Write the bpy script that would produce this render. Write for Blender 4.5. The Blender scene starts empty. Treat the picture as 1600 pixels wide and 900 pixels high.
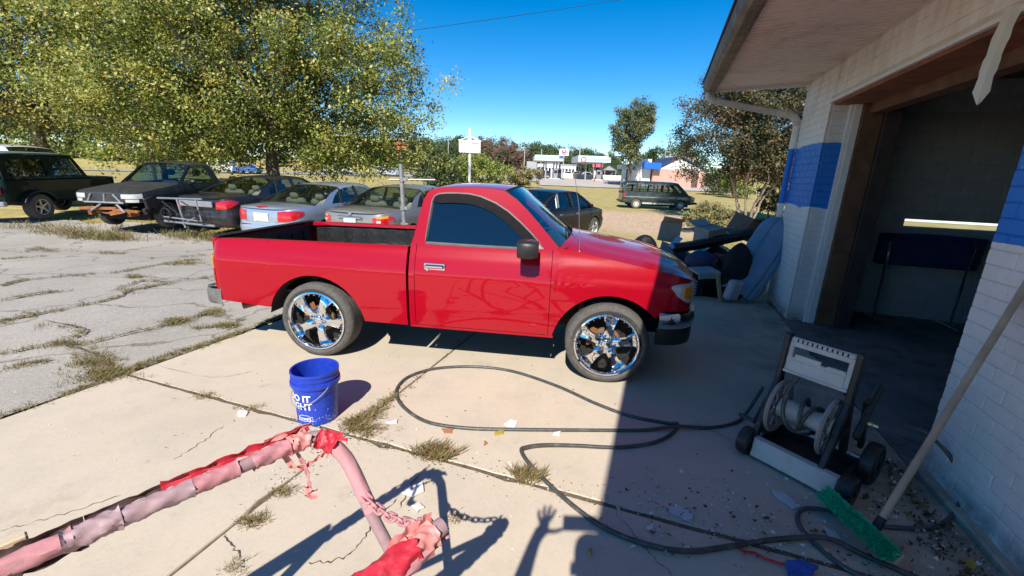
import bpy, bmesh, math, random
import numpy as np
from mathutils import Matrix, Vector, Euler
R = math.radians
PI = math.pi
rng = random.Random(7)
scn = bpy.context.scene
col = scn.collection

# ------------------------------------------------------------------ camera
FPX, PITCH, ROLL, EYE = 664.5, R(14.695), R(2.17), 1.666
sp, cp, sr, cr = math.sin(PITCH), math.cos(PITCH), math.sin(ROLL), math.cos(ROLL)
FW = Vector((0, cp, -sp)); UP0 = Vector((0, sp, cp)); RT0 = Vector((1, 0, 0))
RTc = RT0 * cr + UP0 * sr
UPc = UP0 * cr - RT0 * sr
cam_data = bpy.data.cameras.new('camera')
cam = bpy.data.objects.new('camera', cam_data); col.objects.link(cam)
m3 = Matrix((RTc, UPc, -FW)).transposed()
cam.matrix_world = Matrix.Translation((0, 0, EYE)) @ m3.to_4x4()
cam_data.sensor_fit = 'HORIZONTAL'; cam_data.sensor_width = 36.0
cam_data.lens = 36.0 * FPX / 1600.0
cam_data.clip_start = 0.02; cam_data.clip_end = 2000
scn.camera = cam

# ------------------------------------------------------------------ sun and sky
SX, SY = 0.20, 1.08                      # ground shift of a shadow per metre of height
SUN_EL = math.atan(1 / math.hypot(SX, SY))
sun_dir = Vector((-SX, -SY, 1)).normalized()          # towards the sun
sd = bpy.data.lights.new('sun', 'SUN'); sd.energy = 4.6; sd.angle = R(0.53); sd.color = (1.0, 0.93, 0.83)
sun = bpy.data.objects.new('sun', sd); col.objects.link(sun)
sun.rotation_euler = sun_dir.to_track_quat('Z', 'Y').to_euler()
w = bpy.data.worlds.new('World'); scn.world = w; w.use_nodes = True
wn = w.node_tree.nodes; wl = w.node_tree.links
bg = wn['Background']; sky = wn.new('ShaderNodeTexSky')
sky.sky_type = 'NISHITA'; sky.sun_disc = False
sky.sun_elevation = SUN_EL; sky.sun_rotation = math.atan2(sun_dir.x, sun_dir.y)
sky.air_density = 1.0; sky.dust_density = 0.0; sky.ozone_density = 2.0; sky.altitude = 1500
hs = wn.new('ShaderNodeHueSaturation'); hs.inputs['Saturation'].default_value = 1.5
wl.new(sky.outputs[0], hs.inputs['Color']); wl.new(hs.outputs[0], bg.inputs['Color'])
bg.inputs['Strength'].default_value = 0.108
scn.view_settings.view_transform = 'Standard'; scn.view_settings.look = 'None'
scn.view_settings.exposure = 0.62; scn.view_settings.gamma = 1.0
scn.cycles.max_bounces = 6; scn.cycles.diffuse_bounces = 4; scn.cycles.glossy_bounces = 4
scn.cycles.transmission_bounces = 4; scn.cycles.transparent_max_bounces = 8
scn.cycles.caustics_reflective = False; scn.cycles.caustics_refractive = False
scn.cycles.use_denoising = True
scn.cycles.sample_clamp_indirect = 8

# ------------------------------------------------------------------ geometry helpers
class MB:
    """collects vertices and faces; build() links them as one mesh object"""
    def __init__(self): self.v = []; self.f = []; self.mi = []; self.cur = 0
    def add(self, vs, fs, M=None):
        o = len(self.v)
        self.v += [tuple(M @ Vector(p)) for p in vs] if M is not None else [tuple(p) for p in vs]
        for f in fs:
            self.f.append(tuple(i + o for i in f)); self.mi.append(self.cur)
        return self
    def box(self, c, s, rot=None, b=0.0, M=None):
        hx, hy, hz = s[0] / 2, s[1] / 2, s[2] / 2
        T = Matrix.Translation(c)
        if rot is not None: T = T @ (rot if isinstance(rot, Matrix) else Euler(rot).to_matrix().to_4x4())
        if M is not None: T = M @ T
        if b <= 0:
            vs = [(x, y, z) for x in (-hx, hx) for y in (-hy, hy) for z in (-hz, hz)]
            return self.add(vs, [(0, 1, 3, 2), (4, 6, 7, 5), (0, 4, 5, 1), (2, 3, 7, 6), (0, 2, 6, 4), (1, 5, 7, 3)], T)
        b = min(b, hx * .99, hy * .99, hz * .99)
        vs = []; ix = {}
        for x in (-1, 1):
            for y in (-1, 1):
                for z in (-1, 1):
                    for a in range(3):
                        ix[x, y, z, a] = len(vs)
                        vs.append((x * (hx - (0 if a == 0 else b)), y * (hy - (0 if a == 1 else b)), z * (hz - (0 if a == 2 else b))))
        fs = []
        for s1 in (-1, 1):
            q = [(-1, -1), (1, -1), (1, 1), (-1, 1)]
            fs.append(tuple(ix[s1, p, r, 0] for p, r in q)); fs.append(tuple(ix[p, s1, r, 1] for p, r in q)); fs.append(tuple(ix[p, r, s1, 2] for p, r in q))
        for s1 in (-1, 1):
            for s2 in (-1, 1):
                fs.append((ix[s1, s2, -1, 0], ix[s1, s2, 1, 0], ix[s1, s2, 1, 1], ix[s1, s2, -1, 1]))
                fs.append((ix[s1, -1, s2, 0], ix[s1, 1, s2, 0], ix[s1, 1, s2, 2], ix[s1, -1, s2, 2]))
                fs.append((ix[-1, s1, s2, 1], ix[1, s1, s2, 1], ix[1, s1, s2, 2], ix[-1, s1, s2, 2]))
                for s3 in (-1, 1): fs.append((ix[s1, s2, s3, 0], ix[s1, s2, s3, 1], ix[s1, s2, s3, 2]))
        return self.add(vs, fs, T)
    def loft(self, rings, closed=True, caps=(True, True), M=None):
        n = len(rings[0]); vs = [p for r in rings for p in r]; fs = []
        for i in range(len(rings) - 1):
            for j in range(n if closed else n - 1):
                k = (j + 1) % n
                fs.append((i * n + j, i * n + k, (i + 1) * n + k, (i + 1) * n + j))
        if closed and caps[0]: fs.append(tuple(range(n - 1, -1, -1)))
        if closed and caps[1]: fs.append(tuple((len(rings) - 1) * n + j for j in range(n)))
        return self.add(vs, fs, M)
    def grid(self, rows, M=None): return self.loft(rows, closed=False, M=M)
    def tube(self, pts, r, n=8, caps=(True, True), M=None, flat=1.0):
        pts = [Vector(p) for p in pts]; rings = []; N = None
        for i, p in enumerate(pts):
            a = pts[max(i - 1, 0)]; c = pts[min(i + 1, len(pts) - 1)]
            t = (c - a); t = t.normalized() if t.length > 1e-9 else Vector((0, 0, 1))
            if N is None:
                N = t.cross(Vector((0, 0, 1)))
                if N.length < 1e-3: N = t.cross(Vector((1, 0, 0)))
            N = (N - t * N.dot(t)).normalized(); B = t.cross(N)
            rr = r[i] if isinstance(r, (list, tuple)) else r
            rings.append([p + N * (rr * math.cos(2 * PI * k / n)) + B * (rr * flat * math.sin(2 * PI * k / n)) for k in range(n)])
        return self.loft(rings, True, caps, M)
    def lathe(self, prof, n=24, M=None, caps=(False, False), a0=0, a1=2 * PI):
        """profile of (radius, height) turned about the local z axis"""
        full = abs(a1 - a0 - 2 * PI) < 1e-6; k = n if full else n + 1
        rings = [[(r * math.cos(a0 + (a1 - a0) * j / n), r * math.sin(a0 + (a1 - a0) * j / n), z) for j in range(k)] for r, z in prof]
        return self.loft(rings, full, caps, M)
    def prism(self, poly, d, M=None, off=0.0):
        """polygon in local xz, thickness d along local y from off"""
        n = len(poly)
        vs = [(x, off, z) for x, z in poly] + [(x, off + d, z) for x, z in poly]
        fs = [tuple(range(n)), tuple(range(2 * n - 1, n - 1, -1))] + [(i, (i + 1) % n, n + (i + 1) % n, n + i) for i in range(n)]
        return self.add(vs, fs, M)
    def build(self, name, mat, parent=None, smooth=35, fix=True, loc=None, rot=None, solid=0.0):
        me = bpy.data.meshes.new(name)
        me.from_pydata(self.v, [], self.f)
        if fix:
            bm = bmesh.new(); bm.from_mesh(me)
            bmesh.ops.remove_doubles(bm, verts=bm.verts, dist=1e-5)
            bmesh.ops.recalc_face_normals(bm, faces=bm.faces)
            bm.to_mesh(me); bm.free()
        mats = mat if isinstance(mat, (list, tuple)) else [mat]
        for q in mats: me.materials.append(q)
        if len(mats) > 1 and len(me.polygons) == len(self.mi): me.polygons.foreach_set('material_index', self.mi)
        if smooth:
            me.polygons.foreach_set('use_smooth', [True] * len(me.polygons))
            if smooth < 180: me.set_sharp_from_angle(angle=R(smooth))
        me.update()
        o = bpy.data.objects.new(name, me); col.objects.link(o)
        if parent is not None: o.parent = parent
        if loc is not None: o.location = loc
        if rot is not None: o.rotation_euler = rot
        if solid:
            md = o.modifiers.new('thick', 'SOLIDIFY'); md.thickness = solid; md.offset = -1
            if smooth: es = o.modifiers.new('edges', 'EDGE_SPLIT'); es.split_angle = R(40)
        return o

def tag(o, label=None, cat=None, group=None, kind=None):
    if label: o['label'] = label
    if cat: o['category'] = cat
    if group: o['group'] = group
    if kind: o['kind'] = kind
    return o
def thing(name, label, cat, loc=(0, 0, 0), rz=0.0, group=None, rot=None):
    o = bpy.data.objects.new(name, None); col.objects.link(o)
    o.empty_display_size = .2
    o.location = loc; o.rotation_euler = rot if rot is not None else (0, 0, rz)
    return tag(o, label, cat, group)
def inst(src, parent, loc=None, rot=None, scale=None, mat=None):
    """a further object sharing the mesh of src"""
    o = src.copy(); col.objects.link(o); o.parent = parent
    if loc is not None: o.location = loc
    if rot is not None: o.rotation_euler = rot
    if scale is not None: o.scale = scale
    return o
def copy_tree(o, parent=None):
    c = o.copy(); col.objects.link(c)
    if parent is not None: c.parent = parent
    for ch in list(o.children): copy_tree(ch, c)
    return c
def lerp(a, b, t): return a + (b - a) * t
def interp(x, pts): return float(np.interp(x, [p[0] for p in pts], [p[1] for p in pts]))
def sstep(a, b, x):
    t = min(1, max(0, (x - a) / (b - a))) if a != b else float(x > a)
    return t * t * (3 - 2 * t)
def spline(pts, n):
    """Catmull-Rom through pts, n samples per span"""
    P = [np.array(p, float) for p in pts]; P = [2 * P[0] - P[1]] + P + [2 * P[-1] - P[-2]]; out = []
    for i in range(1, len(P) - 2):
        for k in range(n):
            t = k / n
            out.append(.5 * ((2 * P[i]) + (-P[i - 1] + P[i + 1]) * t + (2 * P[i - 1] - 5 * P[i] + 4 * P[i + 1] - P[i + 2]) * t * t + (-P[i - 1] + 3 * P[i] - 3 * P[i + 1] + P[i + 2]) * t ** 3))
    out.append(P[-2]); return [tuple(q) for q in out]
def Mx(loc=(0, 0, 0), rot=(0, 0, 0), s=(1, 1, 1)):
    return Matrix.LocRotScale(Vector(loc), Euler(rot), Vector(s))
def frame_to(d, up=(0, 0, 1)):
    """rotation matrix whose z axis points along d"""
    return Vector(d).to_track_quat('Z', 'Y').to_matrix().to_4x4()

# building axes: p runs away from the lot into the building, u runs along its front
BA = R(18.6); CA, SA = math.cos(BA), math.sin(BA)
def PU(p, u, z=0.0): return Vector((p * CA + u * SA, -p * SA + u * CA, z))
MPU = Matrix(((CA, SA, 0, 0), (-SA, CA, 0, 0), (0, 0, 1, 0), (0, 0, 0, 1)))    # (p,u,z) -> world
def terr(x, y):
    """height of the open ground: level yard, a shallow dip beyond it, a rise towards the roads"""
    lf = sstep(4, .5, x); d = lerp(-.28 * sstep(5.5, 10, y), -.15 * sstep(5.5, 9.5, y) + .20 * sstep(9.5, 15, y) - .28 * sstep(20, 34, y), lf)
    d *= 1 - .3 * sstep(-9.6, -11.5, x) * sstep(60, 25, y)
    rise = interp(y, [(35, 0), (70, .62), (90, 1.75), (120, 2.3), (200, 4), (420, 12)])
    side = lerp(.05, 1, sstep(-88, -15, x))
    bank = sstep(93, 130, y) * 4.5 * sstep(-20, -70, x)
    return d + rise * side + bank
def at(u, v, Y):
    """the point at depth Y seen through photo pixel (u, v)"""
    X = (u - 800) / FPX; V = (v - 450) / FPX
    x = cr * X + sr * V; y = -sr * X + cr * V
    d = Vector((x, cp - y * sp, -(sp + y * cp)))
    return Vector((0, 0, EYE)) + d * (Y / d.y)

# ------------------------------------------------------------------ materials
def new_mat(name):
    m = bpy.data.materials.new(name); m.use_nodes = True
    nt = m.node_tree; return m, nt, nt.nodes, nt.links, nt.nodes['Principled BSDF']
def coords(nt, kind='Object', scale=1.0):
    tc = nt.nodes.new('ShaderNodeTexCoord')
    if kind == 'World':
        g = nt.nodes.new('ShaderNodeNewGeometry'); out = g.outputs['Position']
    else: out = tc.outputs[kind]
    mp = nt.nodes.new('ShaderNodeMapping'); mp.inputs['Scale'].default_value = (scale,) * 3 if not isinstance(scale, tuple) else scale
    nt.links.new(out, mp.inputs[0]); return mp.outputs[0]
def noise(nt, vec, scale, detail=5, rough=.6):
    n = nt.nodes.new('ShaderNodeTexNoise'); n.inputs['Scale'].default_value = scale; n.inputs['Detail'].default_value = detail
    n.inputs['Roughness'].default_value = rough; nt.links.new(vec, n.inputs['Vector']); return n.outputs[0]
def ramp(nt, fac, stops):
    r = nt.nodes.new('ShaderNodeValToRGB'); e = r.color_ramp.elements
    while len(e) < len(stops): e.new(.5)
    for el, (p, c) in zip(e, stops): el.position = p; el.color = (*c, 1) if len(c) == 3 else c
    nt.links.new(fac, r.inputs[0]); return r.outputs[0]
def mixc(nt, fac, a, b, mode='MIX'):
    m = nt.nodes.new('ShaderNodeMix'); m.data_type = 'RGBA'; m.blend_type = mode
    for s, v in ((m.inputs[0], fac), (m.inputs[6], a), (m.inputs[7], b)):
        if isinstance(v, (int, float)): s.default_value = v
        elif isinstance(v, (tuple, list)): s.default_value = (*v, 1) if len(v) == 3 else v
        else: nt.links.new(v, s)
    return m.outputs[2]
def bump(nt, bsdf, h, strength=.3, dist=.01):
    b = nt.nodes.new('ShaderNodeBump'); b.inputs['Strength'].default_value = strength; b.inputs['Distance'].default_value = dist
    nt.links.new(h, b.inputs['Height']); nt.links.new(b.outputs[0], bsdf.inputs['Normal'])
def mat(name, c, rough=.6, metal=0.0, var=.12, vs=6.0, bmp=0.0, bs=60.0, dirt=None, dirt_amt=.4, coat=0.0, spec=.5, space='Object', coat_rough=.05):
    m, nt, N, L, B = new_mat(name)
    B.inputs['Roughness'].default_value = rough; B.inputs['Metallic'].default_value = metal
    B.inputs['Specular IOR Level'].default_value = spec
    if coat: B.inputs['Coat Weight'].default_value = coat; B.inputs['Coat Roughness'].default_value = coat_rough
    v = coords(nt, space)
    n1 = noise(nt, v, vs)
    lo = tuple(max(0, x * (1 - var)) for x in c); hi = tuple(min(1, x * (1 + var)) for x in c)
    out = ramp(nt, n1, [(.3, lo), (.7, hi)])
    if dirt is not None:
        n2 = noise(nt, v, vs * 2.7, 8, .7)
        f = ramp(nt, n2, [(.5, (0, 0, 0)), (.75, (dirt_amt,) * 3)])
        out = mixc(nt, f, out, dirt)
    L.new(out, B.inputs['Base Color'])
    if bmp: bump(nt, B, noise(nt, v, bs, 6, .65), bmp, .004)
    return m
def paint(name, c, flake=.25, rough=.32, dust=.0, coat=1.0, spec=.3):
    m, nt, N, L, B = new_mat(name)
    v = coords(nt, 'Object')
    d = ramp(nt, noise(nt, v, 3.0, 8, .7), [(.42, (0, 0, 0)), (.8, (dust,) * 3)])
    out = mixc(nt, d, c, (.35, .30, .24)); L.new(out, B.inputs['Base Color'])
    B.inputs['Metallic'].default_value = flake; B.inputs['Roughness'].default_value = rough; B.inputs['Specular IOR Level'].default_value = spec
    B.inputs['Coat Weight'].default_value = coat; B.inputs['Coat Roughness'].default_value = .03
    r = ramp(nt, noise(nt, v, 40, 6, .7), [(.35, (.02,) * 3), (.8, (.05 + dust * .5,) * 3)]); L.new(r, B.inputs['Coat Roughness'])
    w_ = noise(nt, v, 4.0, 2, .4)
    b = N.new('ShaderNodeBump'); b.inputs['Strength'].default_value = .035; b.inputs['Distance'].default_value = .02
    L.new(w_, b.inputs['Height']); L.new(b.outputs[0], B.inputs['Coat Normal'])
    return m
def glass(name, tint, dark=.0, clear=.5):
    """car glass: a mirror-like skin over a tinted see-through body"""
    m, nt, N, L, B = new_mat(name); N.remove(B)
    tr = N.new('ShaderNodeBsdfTransparent'); tr.inputs[0].default_value = (*tint, 1)
    gl = N.new('ShaderNodeBsdfGlossy'); gl.inputs['Roughness'].default_value = .02; gl.inputs[0].default_value = (1, 1, 1, 1)
    fr = N.new('ShaderNodeFresnel'); ge = N.new('ShaderNodeNewGeometry'); mi_ = N.new('ShaderNodeMath'); mi_.operation = 'MULTIPLY_ADD'; L.new(ge.outputs['Backfacing'], mi_.inputs[0]); mi_.inputs[1].default_value = 1 / 1.85 - 1.85; mi_.inputs[2].default_value = 1.85; L.new(mi_.outputs[0], fr.inputs[0])
    mx = N.new('ShaderNodeMixShader'); L.new(fr.outputs[0], mx.inputs[0]); L.new(tr.outputs[0], mx.inputs[1]); L.new(gl.outputs[0], mx.inputs[2])
    L.new(mx.outputs[0], N['Material Output'].inputs['Surface']); return m
def leaf_mat(name, cols, trans=.35, rough=.55):
    """each leaf takes its own colour from a per-face random number"""
    m, nt, N, L, B = new_mat(name)
    a = N.new('ShaderNodeAttribute'); a.attribute_name = 'rnd'
    c = ramp(nt, a.outputs['Fac'], [(i / max(1, len(cols) - 1), q) for i, q in enumerate(cols)])
    L.new(c, B.inputs['Base Color']); B.inputs['Roughness'].default_value = rough
    B.inputs['Specular IOR Level'].default_value = .35
    t = N.new('ShaderNodeBsdfTranslucent'); L.new(c, t.inputs[0])
    mx = N.new('ShaderNodeMixShader'); mx.inputs[0].default_value = trans
    L.new(B.outputs[0], mx.inputs[1]); L.new(t.outputs[0], mx.inputs[2]); L.new(mx.outputs[0], N['Material Output'].inputs['Surface'])
    return m
def quads_obj(name, P, Q, rnd, material, parent=None):
    """many small faces at once: P (n,4,3) corners, rnd (n,) per-face value"""
    n = len(P); me = bpy.data.meshes.new(name)
    me.vertices.add(n * Q); me.vertices.foreach_set('co', np.asarray(P, np.float32).reshape(-1))
    me.loops.add(n * Q); me.loops.foreach_set('vertex_index', np.arange(n * Q, dtype=np.int32))
    me.polygons.add(n); me.polygons.foreach_set('loop_start', np.arange(n, dtype=np.int32) * Q)
    a = me.attributes.new('rnd', 'FLOAT', 'FACE'); a.data.foreach_set('value', np.asarray(rnd, np.float32))
    me.materials.append(material); me.update(calc_edges=True); me.validate()
    o = bpy.data.objects.new(name, me); col.objects.link(o)
    if parent is not None: o.parent = parent
    return o
nr = np.random.RandomState(11)

CHROME = mat('chrome', (.82, .83, .85), .06, 1.0, .03, 3)
STEEL = mat('worn_steel', (.45, .45, .45), .38, .9, .15, 9, dirt=(.2, .12, .07), dirt_amt=.5)
BLACKP = mat('black_plastic', (.018, .018, .019), .42, 0, .2, 10, bmp=.1, bs=200)
BLACKM = mat('matte_black', (.012, .012, .012), .75, 0, .2, 10)
RUBBER = mat('tyre_rubber', (.055, .053, .05), .75, 0, .25, 12, dirt=(.16, .14, .115), dirt_amt=.5, bmp=.15, bs=90)
RUST = mat('rusty_iron', (.22, .09, .035), .85, .1, .4, 18, dirt=(.06, .03, .02), bmp=.5, bs=60)
WHITEP = mat('white_paint', (.78, .77, .74), .55, 0, .05, 4, dirt=(.4, .36, .3), dirt_amt=.25)
GREYP = mat('grey_metal', (.33, .34, .35), .5, .4, .12, 8)
BEIGE = mat('beige_cloth', (.42, .36, .27), .85, 0, .1, 14)
# ------------------------------------------------------------------ ground
def gp(u, v, z=0.0):
    """the ground point under photo pixel (u, v)"""
    X = (u - 800) / FPX; V = (v - 450) / FPX
    x = cr * X + sr * V; y = -sr * X + cr * V
    d = Vector((x, cp - y * sp, -(sp + y * cp)))
    P = Vector((0, 0, EYE)) + d * ((z - EYE) / d.z)
    return P
def field_mat():
    m, nt, N, L, B = new_mat('dry_grass_ground')
    v = coords(nt, 'World')
    big = noise(nt, v, .11, 5, .6); fine = noise(nt, v, 3.0, 8, .75); mid = noise(nt, v, .7, 6, .65)
    g = ramp(nt, fine, [(.25, (.26, .21, .085)), (.5, (.44, .35, .15)), (.75, (.60, .48, .24))])
    gr = ramp(nt, fine, [(.25, (.17, .16, .045)), (.55, (.33, .29, .09)), (.8, (.50, .42, .16))])
    c = mixc(nt, ramp(nt, mid, [(.42, (0,) * 3), (.62, (.8,) * 3)]), g, gr)
    di = ramp(nt, noise(nt, v, 5.5, 8, .8), [(.2, (.22, .14, .085)), (.5, (.52, .37, .25)), (.72, (.78, .61, .47))])
    # bare, leaf strewn earth in front of the van
    sx_ = N.new('ShaderNodeSeparateXYZ'); L.new(v, sx_.inputs[0])
    def band(o, a, b, c_, d_):
        mr = N.new('ShaderNodeMapRange'); mr.inputs[1].default_value = a; mr.inputs[2].default_value = b; L.new(o, mr.inputs[0])
        m2 = N.new('ShaderNodeMapRange'); m2.inputs[1].default_value = d_; m2.inputs[2].default_value = c_; L.new(o, m2.inputs[0])
        q = N.new('ShaderNodeMath'); q.operation = 'MULTIPLY'; L.new(mr.outputs[0], q.inputs[0]); L.new(m2.outputs[0], q.inputs[1]); return q.outputs[0]
    bx_ = band(sx_.outputs[0], 0.5, 5, 12, 17); by_ = band(sx_.outputs[1], 14.5, 18, 27, 31)
    q = N.new('ShaderNodeMath'); q.operation = 'MULTIPLY'; L.new(bx_, q.inputs[0]); L.new(by_, q.inputs[1])
    q2 = N.new('ShaderNodeMath'); q2.operation = 'MULTIPLY_ADD'; L.new(mid, q2.inputs[0]); q2.inputs[1].default_value = 1.6; q2.inputs[2].default_value = -.45
    q3 = N.new('ShaderNodeMath'); q3.operation = 'ADD'; q3.use_clamp = True; L.new(q.outputs[0], q3.inputs[0]); L.new(q2.outputs[0], q3.inputs[1])
    q4 = N.new('ShaderNodeMath'); q4.operation = 'MULTIPLY'; L.new(q3.outputs[0], q4.inputs[0]); L.new(q.outputs[0], q4.inputs[1])
    c = mixc(nt, q4.outputs[0], c, di)
    # trodden soil close to the yard
    near = N.new('ShaderNodeMapRange'); near.inputs[1].default_value = 9.5; near.inputs[2].default_value = 6.5; L.new(sx_.outputs[1], near.inputs[0])
    soil = ramp(nt, fine, [(.3, (.07, .05, .03)), (.7, (.17, .13, .085))])
    c = mixc(nt, near.outputs[0], c, soil)
    L.new(c, B.inputs['Base Color']); B.inputs['Roughness'].default_value = .95; B.inputs['Specular IOR Level'].default_value = .1
    bump(nt, B, fine, .8, .06)
    return m
def concrete_mat():
    m, nt, N, L, B = new_mat('old_concrete')
    v = coords(nt, 'World')
    big = noise(nt, v, .55, 4, .55); mid = noise(nt, v, 2.6, 8, .7); fine = noise(nt, v, 38, 6, .75); spk = noise(nt, v, 120, 3, .6)
    c = ramp(nt, big, [(.3, (.52, .455, .35)), (.5, (.57, .49, .385)), (.72, (.60, .50, .37))])
    c = mixc(nt, ramp(nt, mid, [(.45, (0,) * 3), (.72, (.55,) * 3)]), c, (.43, .39, .315))
    c = mixc(nt, ramp(nt, fine, [(.5, (0,) * 3), (.8, (.4,) * 3)]), c, (.36, .31, .24))
    c = mixc(nt, ramp(nt, spk, [(.66, (0,) * 3), (.74, (.55,) * 3)]), c, (.25, .21, .16))
    c = mixc(nt, ramp(nt, noise(nt, v, 1.1, 7, .75), [(.62, (0,) * 3), (.78, (.5,) * 3)]), c, (.66, .60, .50))
    c = mixc(nt, ramp(nt, noise(nt, v, 1.9, 8, .68), [(.60, (0,) * 3), (.74, (.55,) * 3)]), c, (.33, .27, .20))
    c = mixc(nt, ramp(nt, noise(nt, v, 6.5, 5, .6), [(.66, (0,) * 3), (.76, (.5,) * 3)]), c, (.27, .22, .17))
    # old oil and dirt in front of and inside the bay
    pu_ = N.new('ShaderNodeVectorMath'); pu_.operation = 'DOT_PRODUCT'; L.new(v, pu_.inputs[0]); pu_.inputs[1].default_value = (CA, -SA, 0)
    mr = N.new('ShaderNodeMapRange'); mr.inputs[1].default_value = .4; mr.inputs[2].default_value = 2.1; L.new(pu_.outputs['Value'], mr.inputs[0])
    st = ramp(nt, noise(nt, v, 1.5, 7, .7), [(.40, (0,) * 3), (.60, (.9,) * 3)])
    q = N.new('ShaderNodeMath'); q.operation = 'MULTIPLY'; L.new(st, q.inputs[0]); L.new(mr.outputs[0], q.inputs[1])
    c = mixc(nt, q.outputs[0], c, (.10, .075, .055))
    L.new(c, B.inputs['Base Color']); B.inputs['Roughness'].default_value = .9; B.inputs['Specular IOR Level'].default_value = .25
    bump(nt, B, mixc(nt, .5, fine, mid), .35, .006)
    return m
def asphalt_mat():
    m, nt, N, L, B = new_mat('bleached_asphalt')
    v = coords(nt, 'World')
    big = noise(nt, v, .5, 6, .65); fine = noise(nt, v, 45, 5, .8); mid = noise(nt, v, 3.5, 8, .7)
    c = ramp(nt, big, [(.3, (.35, .325, .28)), (.5, (.43, .395, .345)), (.7, (.52, .475, .405))])
    c = mixc(nt, ramp(nt, fine, [(.42, (0,) * 3), (.7, (.65,) * 3)]), c, (.17, .155, .135))
    c = mixc(nt, ramp(nt, mid, [(.55, (0,) * 3), (.75, (.6,) * 3)]), c, (.48, .45, .385))
    vo = N.new('ShaderNodeTexVoronoi'); vo.feature = 'DISTANCE_TO_EDGE'; vo.inputs['Scale'].default_value = .62
    wv = N.new('ShaderNodeVectorMath'); wv.operation = 'ADD'
    nz = N.new('ShaderNodeTexNoise'); nz.inputs['Scale'].default_value = 1.3; nz.inputs['Detail'].default_value = 5; L.new(v, nz.inputs['Vector'])
    L.new(v, wv.inputs[0]); L.new(nz.outputs[1], wv.inputs[1]); L.new(wv.outputs[0], vo.inputs['Vector'])
    cr_ = ramp(nt, vo.outputs['Distance'], [(0, (.75,) * 3), (.016, (0,) * 3)])
    c = mixc(nt, cr_, c, (.12, .095, .06))
    c = mixc(nt, ramp(nt, noise(nt, v, 90, 2, .5), [(.68, (0,) * 3), (.74, (.7,) * 3)]), c, (.6, .57, .5))
    L.new(c, B.inputs['Base Color']); B.inputs['Roughness'].default_value = .95; B.inputs['Specular IOR Level'].default_value = .2
    bump(nt, B, fine, .6, .012)
    return m
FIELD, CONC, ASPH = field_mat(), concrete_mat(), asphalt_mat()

def axis_vals(a, b, n, k):
    return [math.copysign(abs(t) ** k, t) for t in np.linspace(-1, 1, n)]
mb = MB(); xs = sorted(set([round(300 * math.copysign(abs(t) ** 2.2, t), 3) for t in np.linspace(-1, 1, 81)]))
ys = [-40, -20, -10, -5, 0, 3, 5.5, 6, 6.5, 7, 7.5, 8, 8.5, 9, 9.5, 10, 11, 12, 14, 16, 18, 20, 23, 26, 30, 35, 40, 46, 52, 58, 64, 70, 75, 80, 85, 90, 96, 102, 108, 114, 120, 130, 145, 165, 190, 220, 270, 330, 420]
mb.grid([[(x, y, terr(x, y) - .05 - .075 * sstep(13.4, 12.7, y)) for x in xs] for y in ys])
field = tag(mb.build('ground', FIELD, fix=False, smooth=180), kind='structure')

# asphalt yard, its edge running along the concrete
mb = MB(); rows = []
yy = [-6, -3, -1, 0] + [round(.5 + .25 * i, 2) for i in range(39)]
def lot_far(x): return lerp(10.5, 12.3, sstep(-7.5, -9.5, x)) + .25 * math.sin(x * 1.7) + .2 * math.sin(x * 3.9 + 1)
for y in yy:
    xe = (-3.965 + y * SA) / CA + .02 * math.sin(y * 9) + .012 * math.sin(y * 23 + 2)
    if y > 6.6: xe = lerp(xe, 2.2, sstep(6.6, 7.6, y))
    row = []
    for t in np.linspace(0, 1, 40):
        x = lerp(-30, xe, t ** .7)
        Y = y if y < 9.3 else lerp(9.25, lot_far(x), (y - 9.25) / .75)
        row.append((x, Y, terr(x, Y) - .006 + .006 * math.sin(x * 2.1 + Y) * math.sin(Y * 2.7)))
    rows.append(row)
mb.grid(rows)
tag(mb.build('asphalt_yard', ASPH, fix=False, smooth=180), kind='structure')

# concrete apron: separate slabs with open joints
apron = tag(bpy.data.objects.new('concrete_apron', None), kind='structure'); col.objects.link(apron)
def slab(p0, p1, u0, u1, z=0.0, seed=0):
    r_ = random.Random(seed); pts = []
    def edge(a, b):
        n = max(2, int((Vector(a) - Vector(b)).length / .09))
        d = (Vector(b) - Vector(a)).normalized(); nn = Vector((d.y, -d.x))
        for i in range(n):
            q = Vector(a) + (Vector(b) - Vector(a)) * (i / n)
            j = 0 if i == 0 else r_.uniform(0, .007) + (r_.uniform(.008, .028) if r_.random() < .07 else 0)
            pts.append(q - nn * j)
    edge((p0, u0), (p1, u0)); edge((p1, u0), (p1, u1)); edge((p1, u1), (p0, u1)); edge((p0, u1), (p0, u0))
    m_ = MB(); n = len(pts)
    c = sum(pts, Vector((0, 0))) / n
    ins = [q + (c - q).normalized() * .008 for q in pts]
    vs = [PU(q.x, q.y, z) for q in ins] + [PU(q.x, q.y, z - .007) for q in pts] + [PU(q.x, q.y, z - .12) for q in pts]
    fs = [tuple(range(n))]
    for k in (0, 1):
        for i in range(n): fs.append((k * n + i, k * n + (i + 1) % n, (k + 1) * n + (i + 1) % n, (k + 1) * n + i))
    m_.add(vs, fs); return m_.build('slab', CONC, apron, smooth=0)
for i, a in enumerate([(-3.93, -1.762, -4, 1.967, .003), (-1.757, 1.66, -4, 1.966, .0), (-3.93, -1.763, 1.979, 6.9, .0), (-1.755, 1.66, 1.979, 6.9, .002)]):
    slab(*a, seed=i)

SOILJ = mat('joint_soil', (.13, .10, .065), .95, 0, .4, 30)
m_ = MB(); m_.grid([[PU(p, u, -.0028) for p in (-4.2, -2, 0, 1.7)] for u in (1.945, 2.0)]); m_.grid([[PU(p, u, -.0035) for u in (-4, 0, 3, 6.9)] for p in (-1.785, -1.735)])
m_.build('joint_soil', SOILJ, apron, fix=False, smooth=0)
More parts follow.
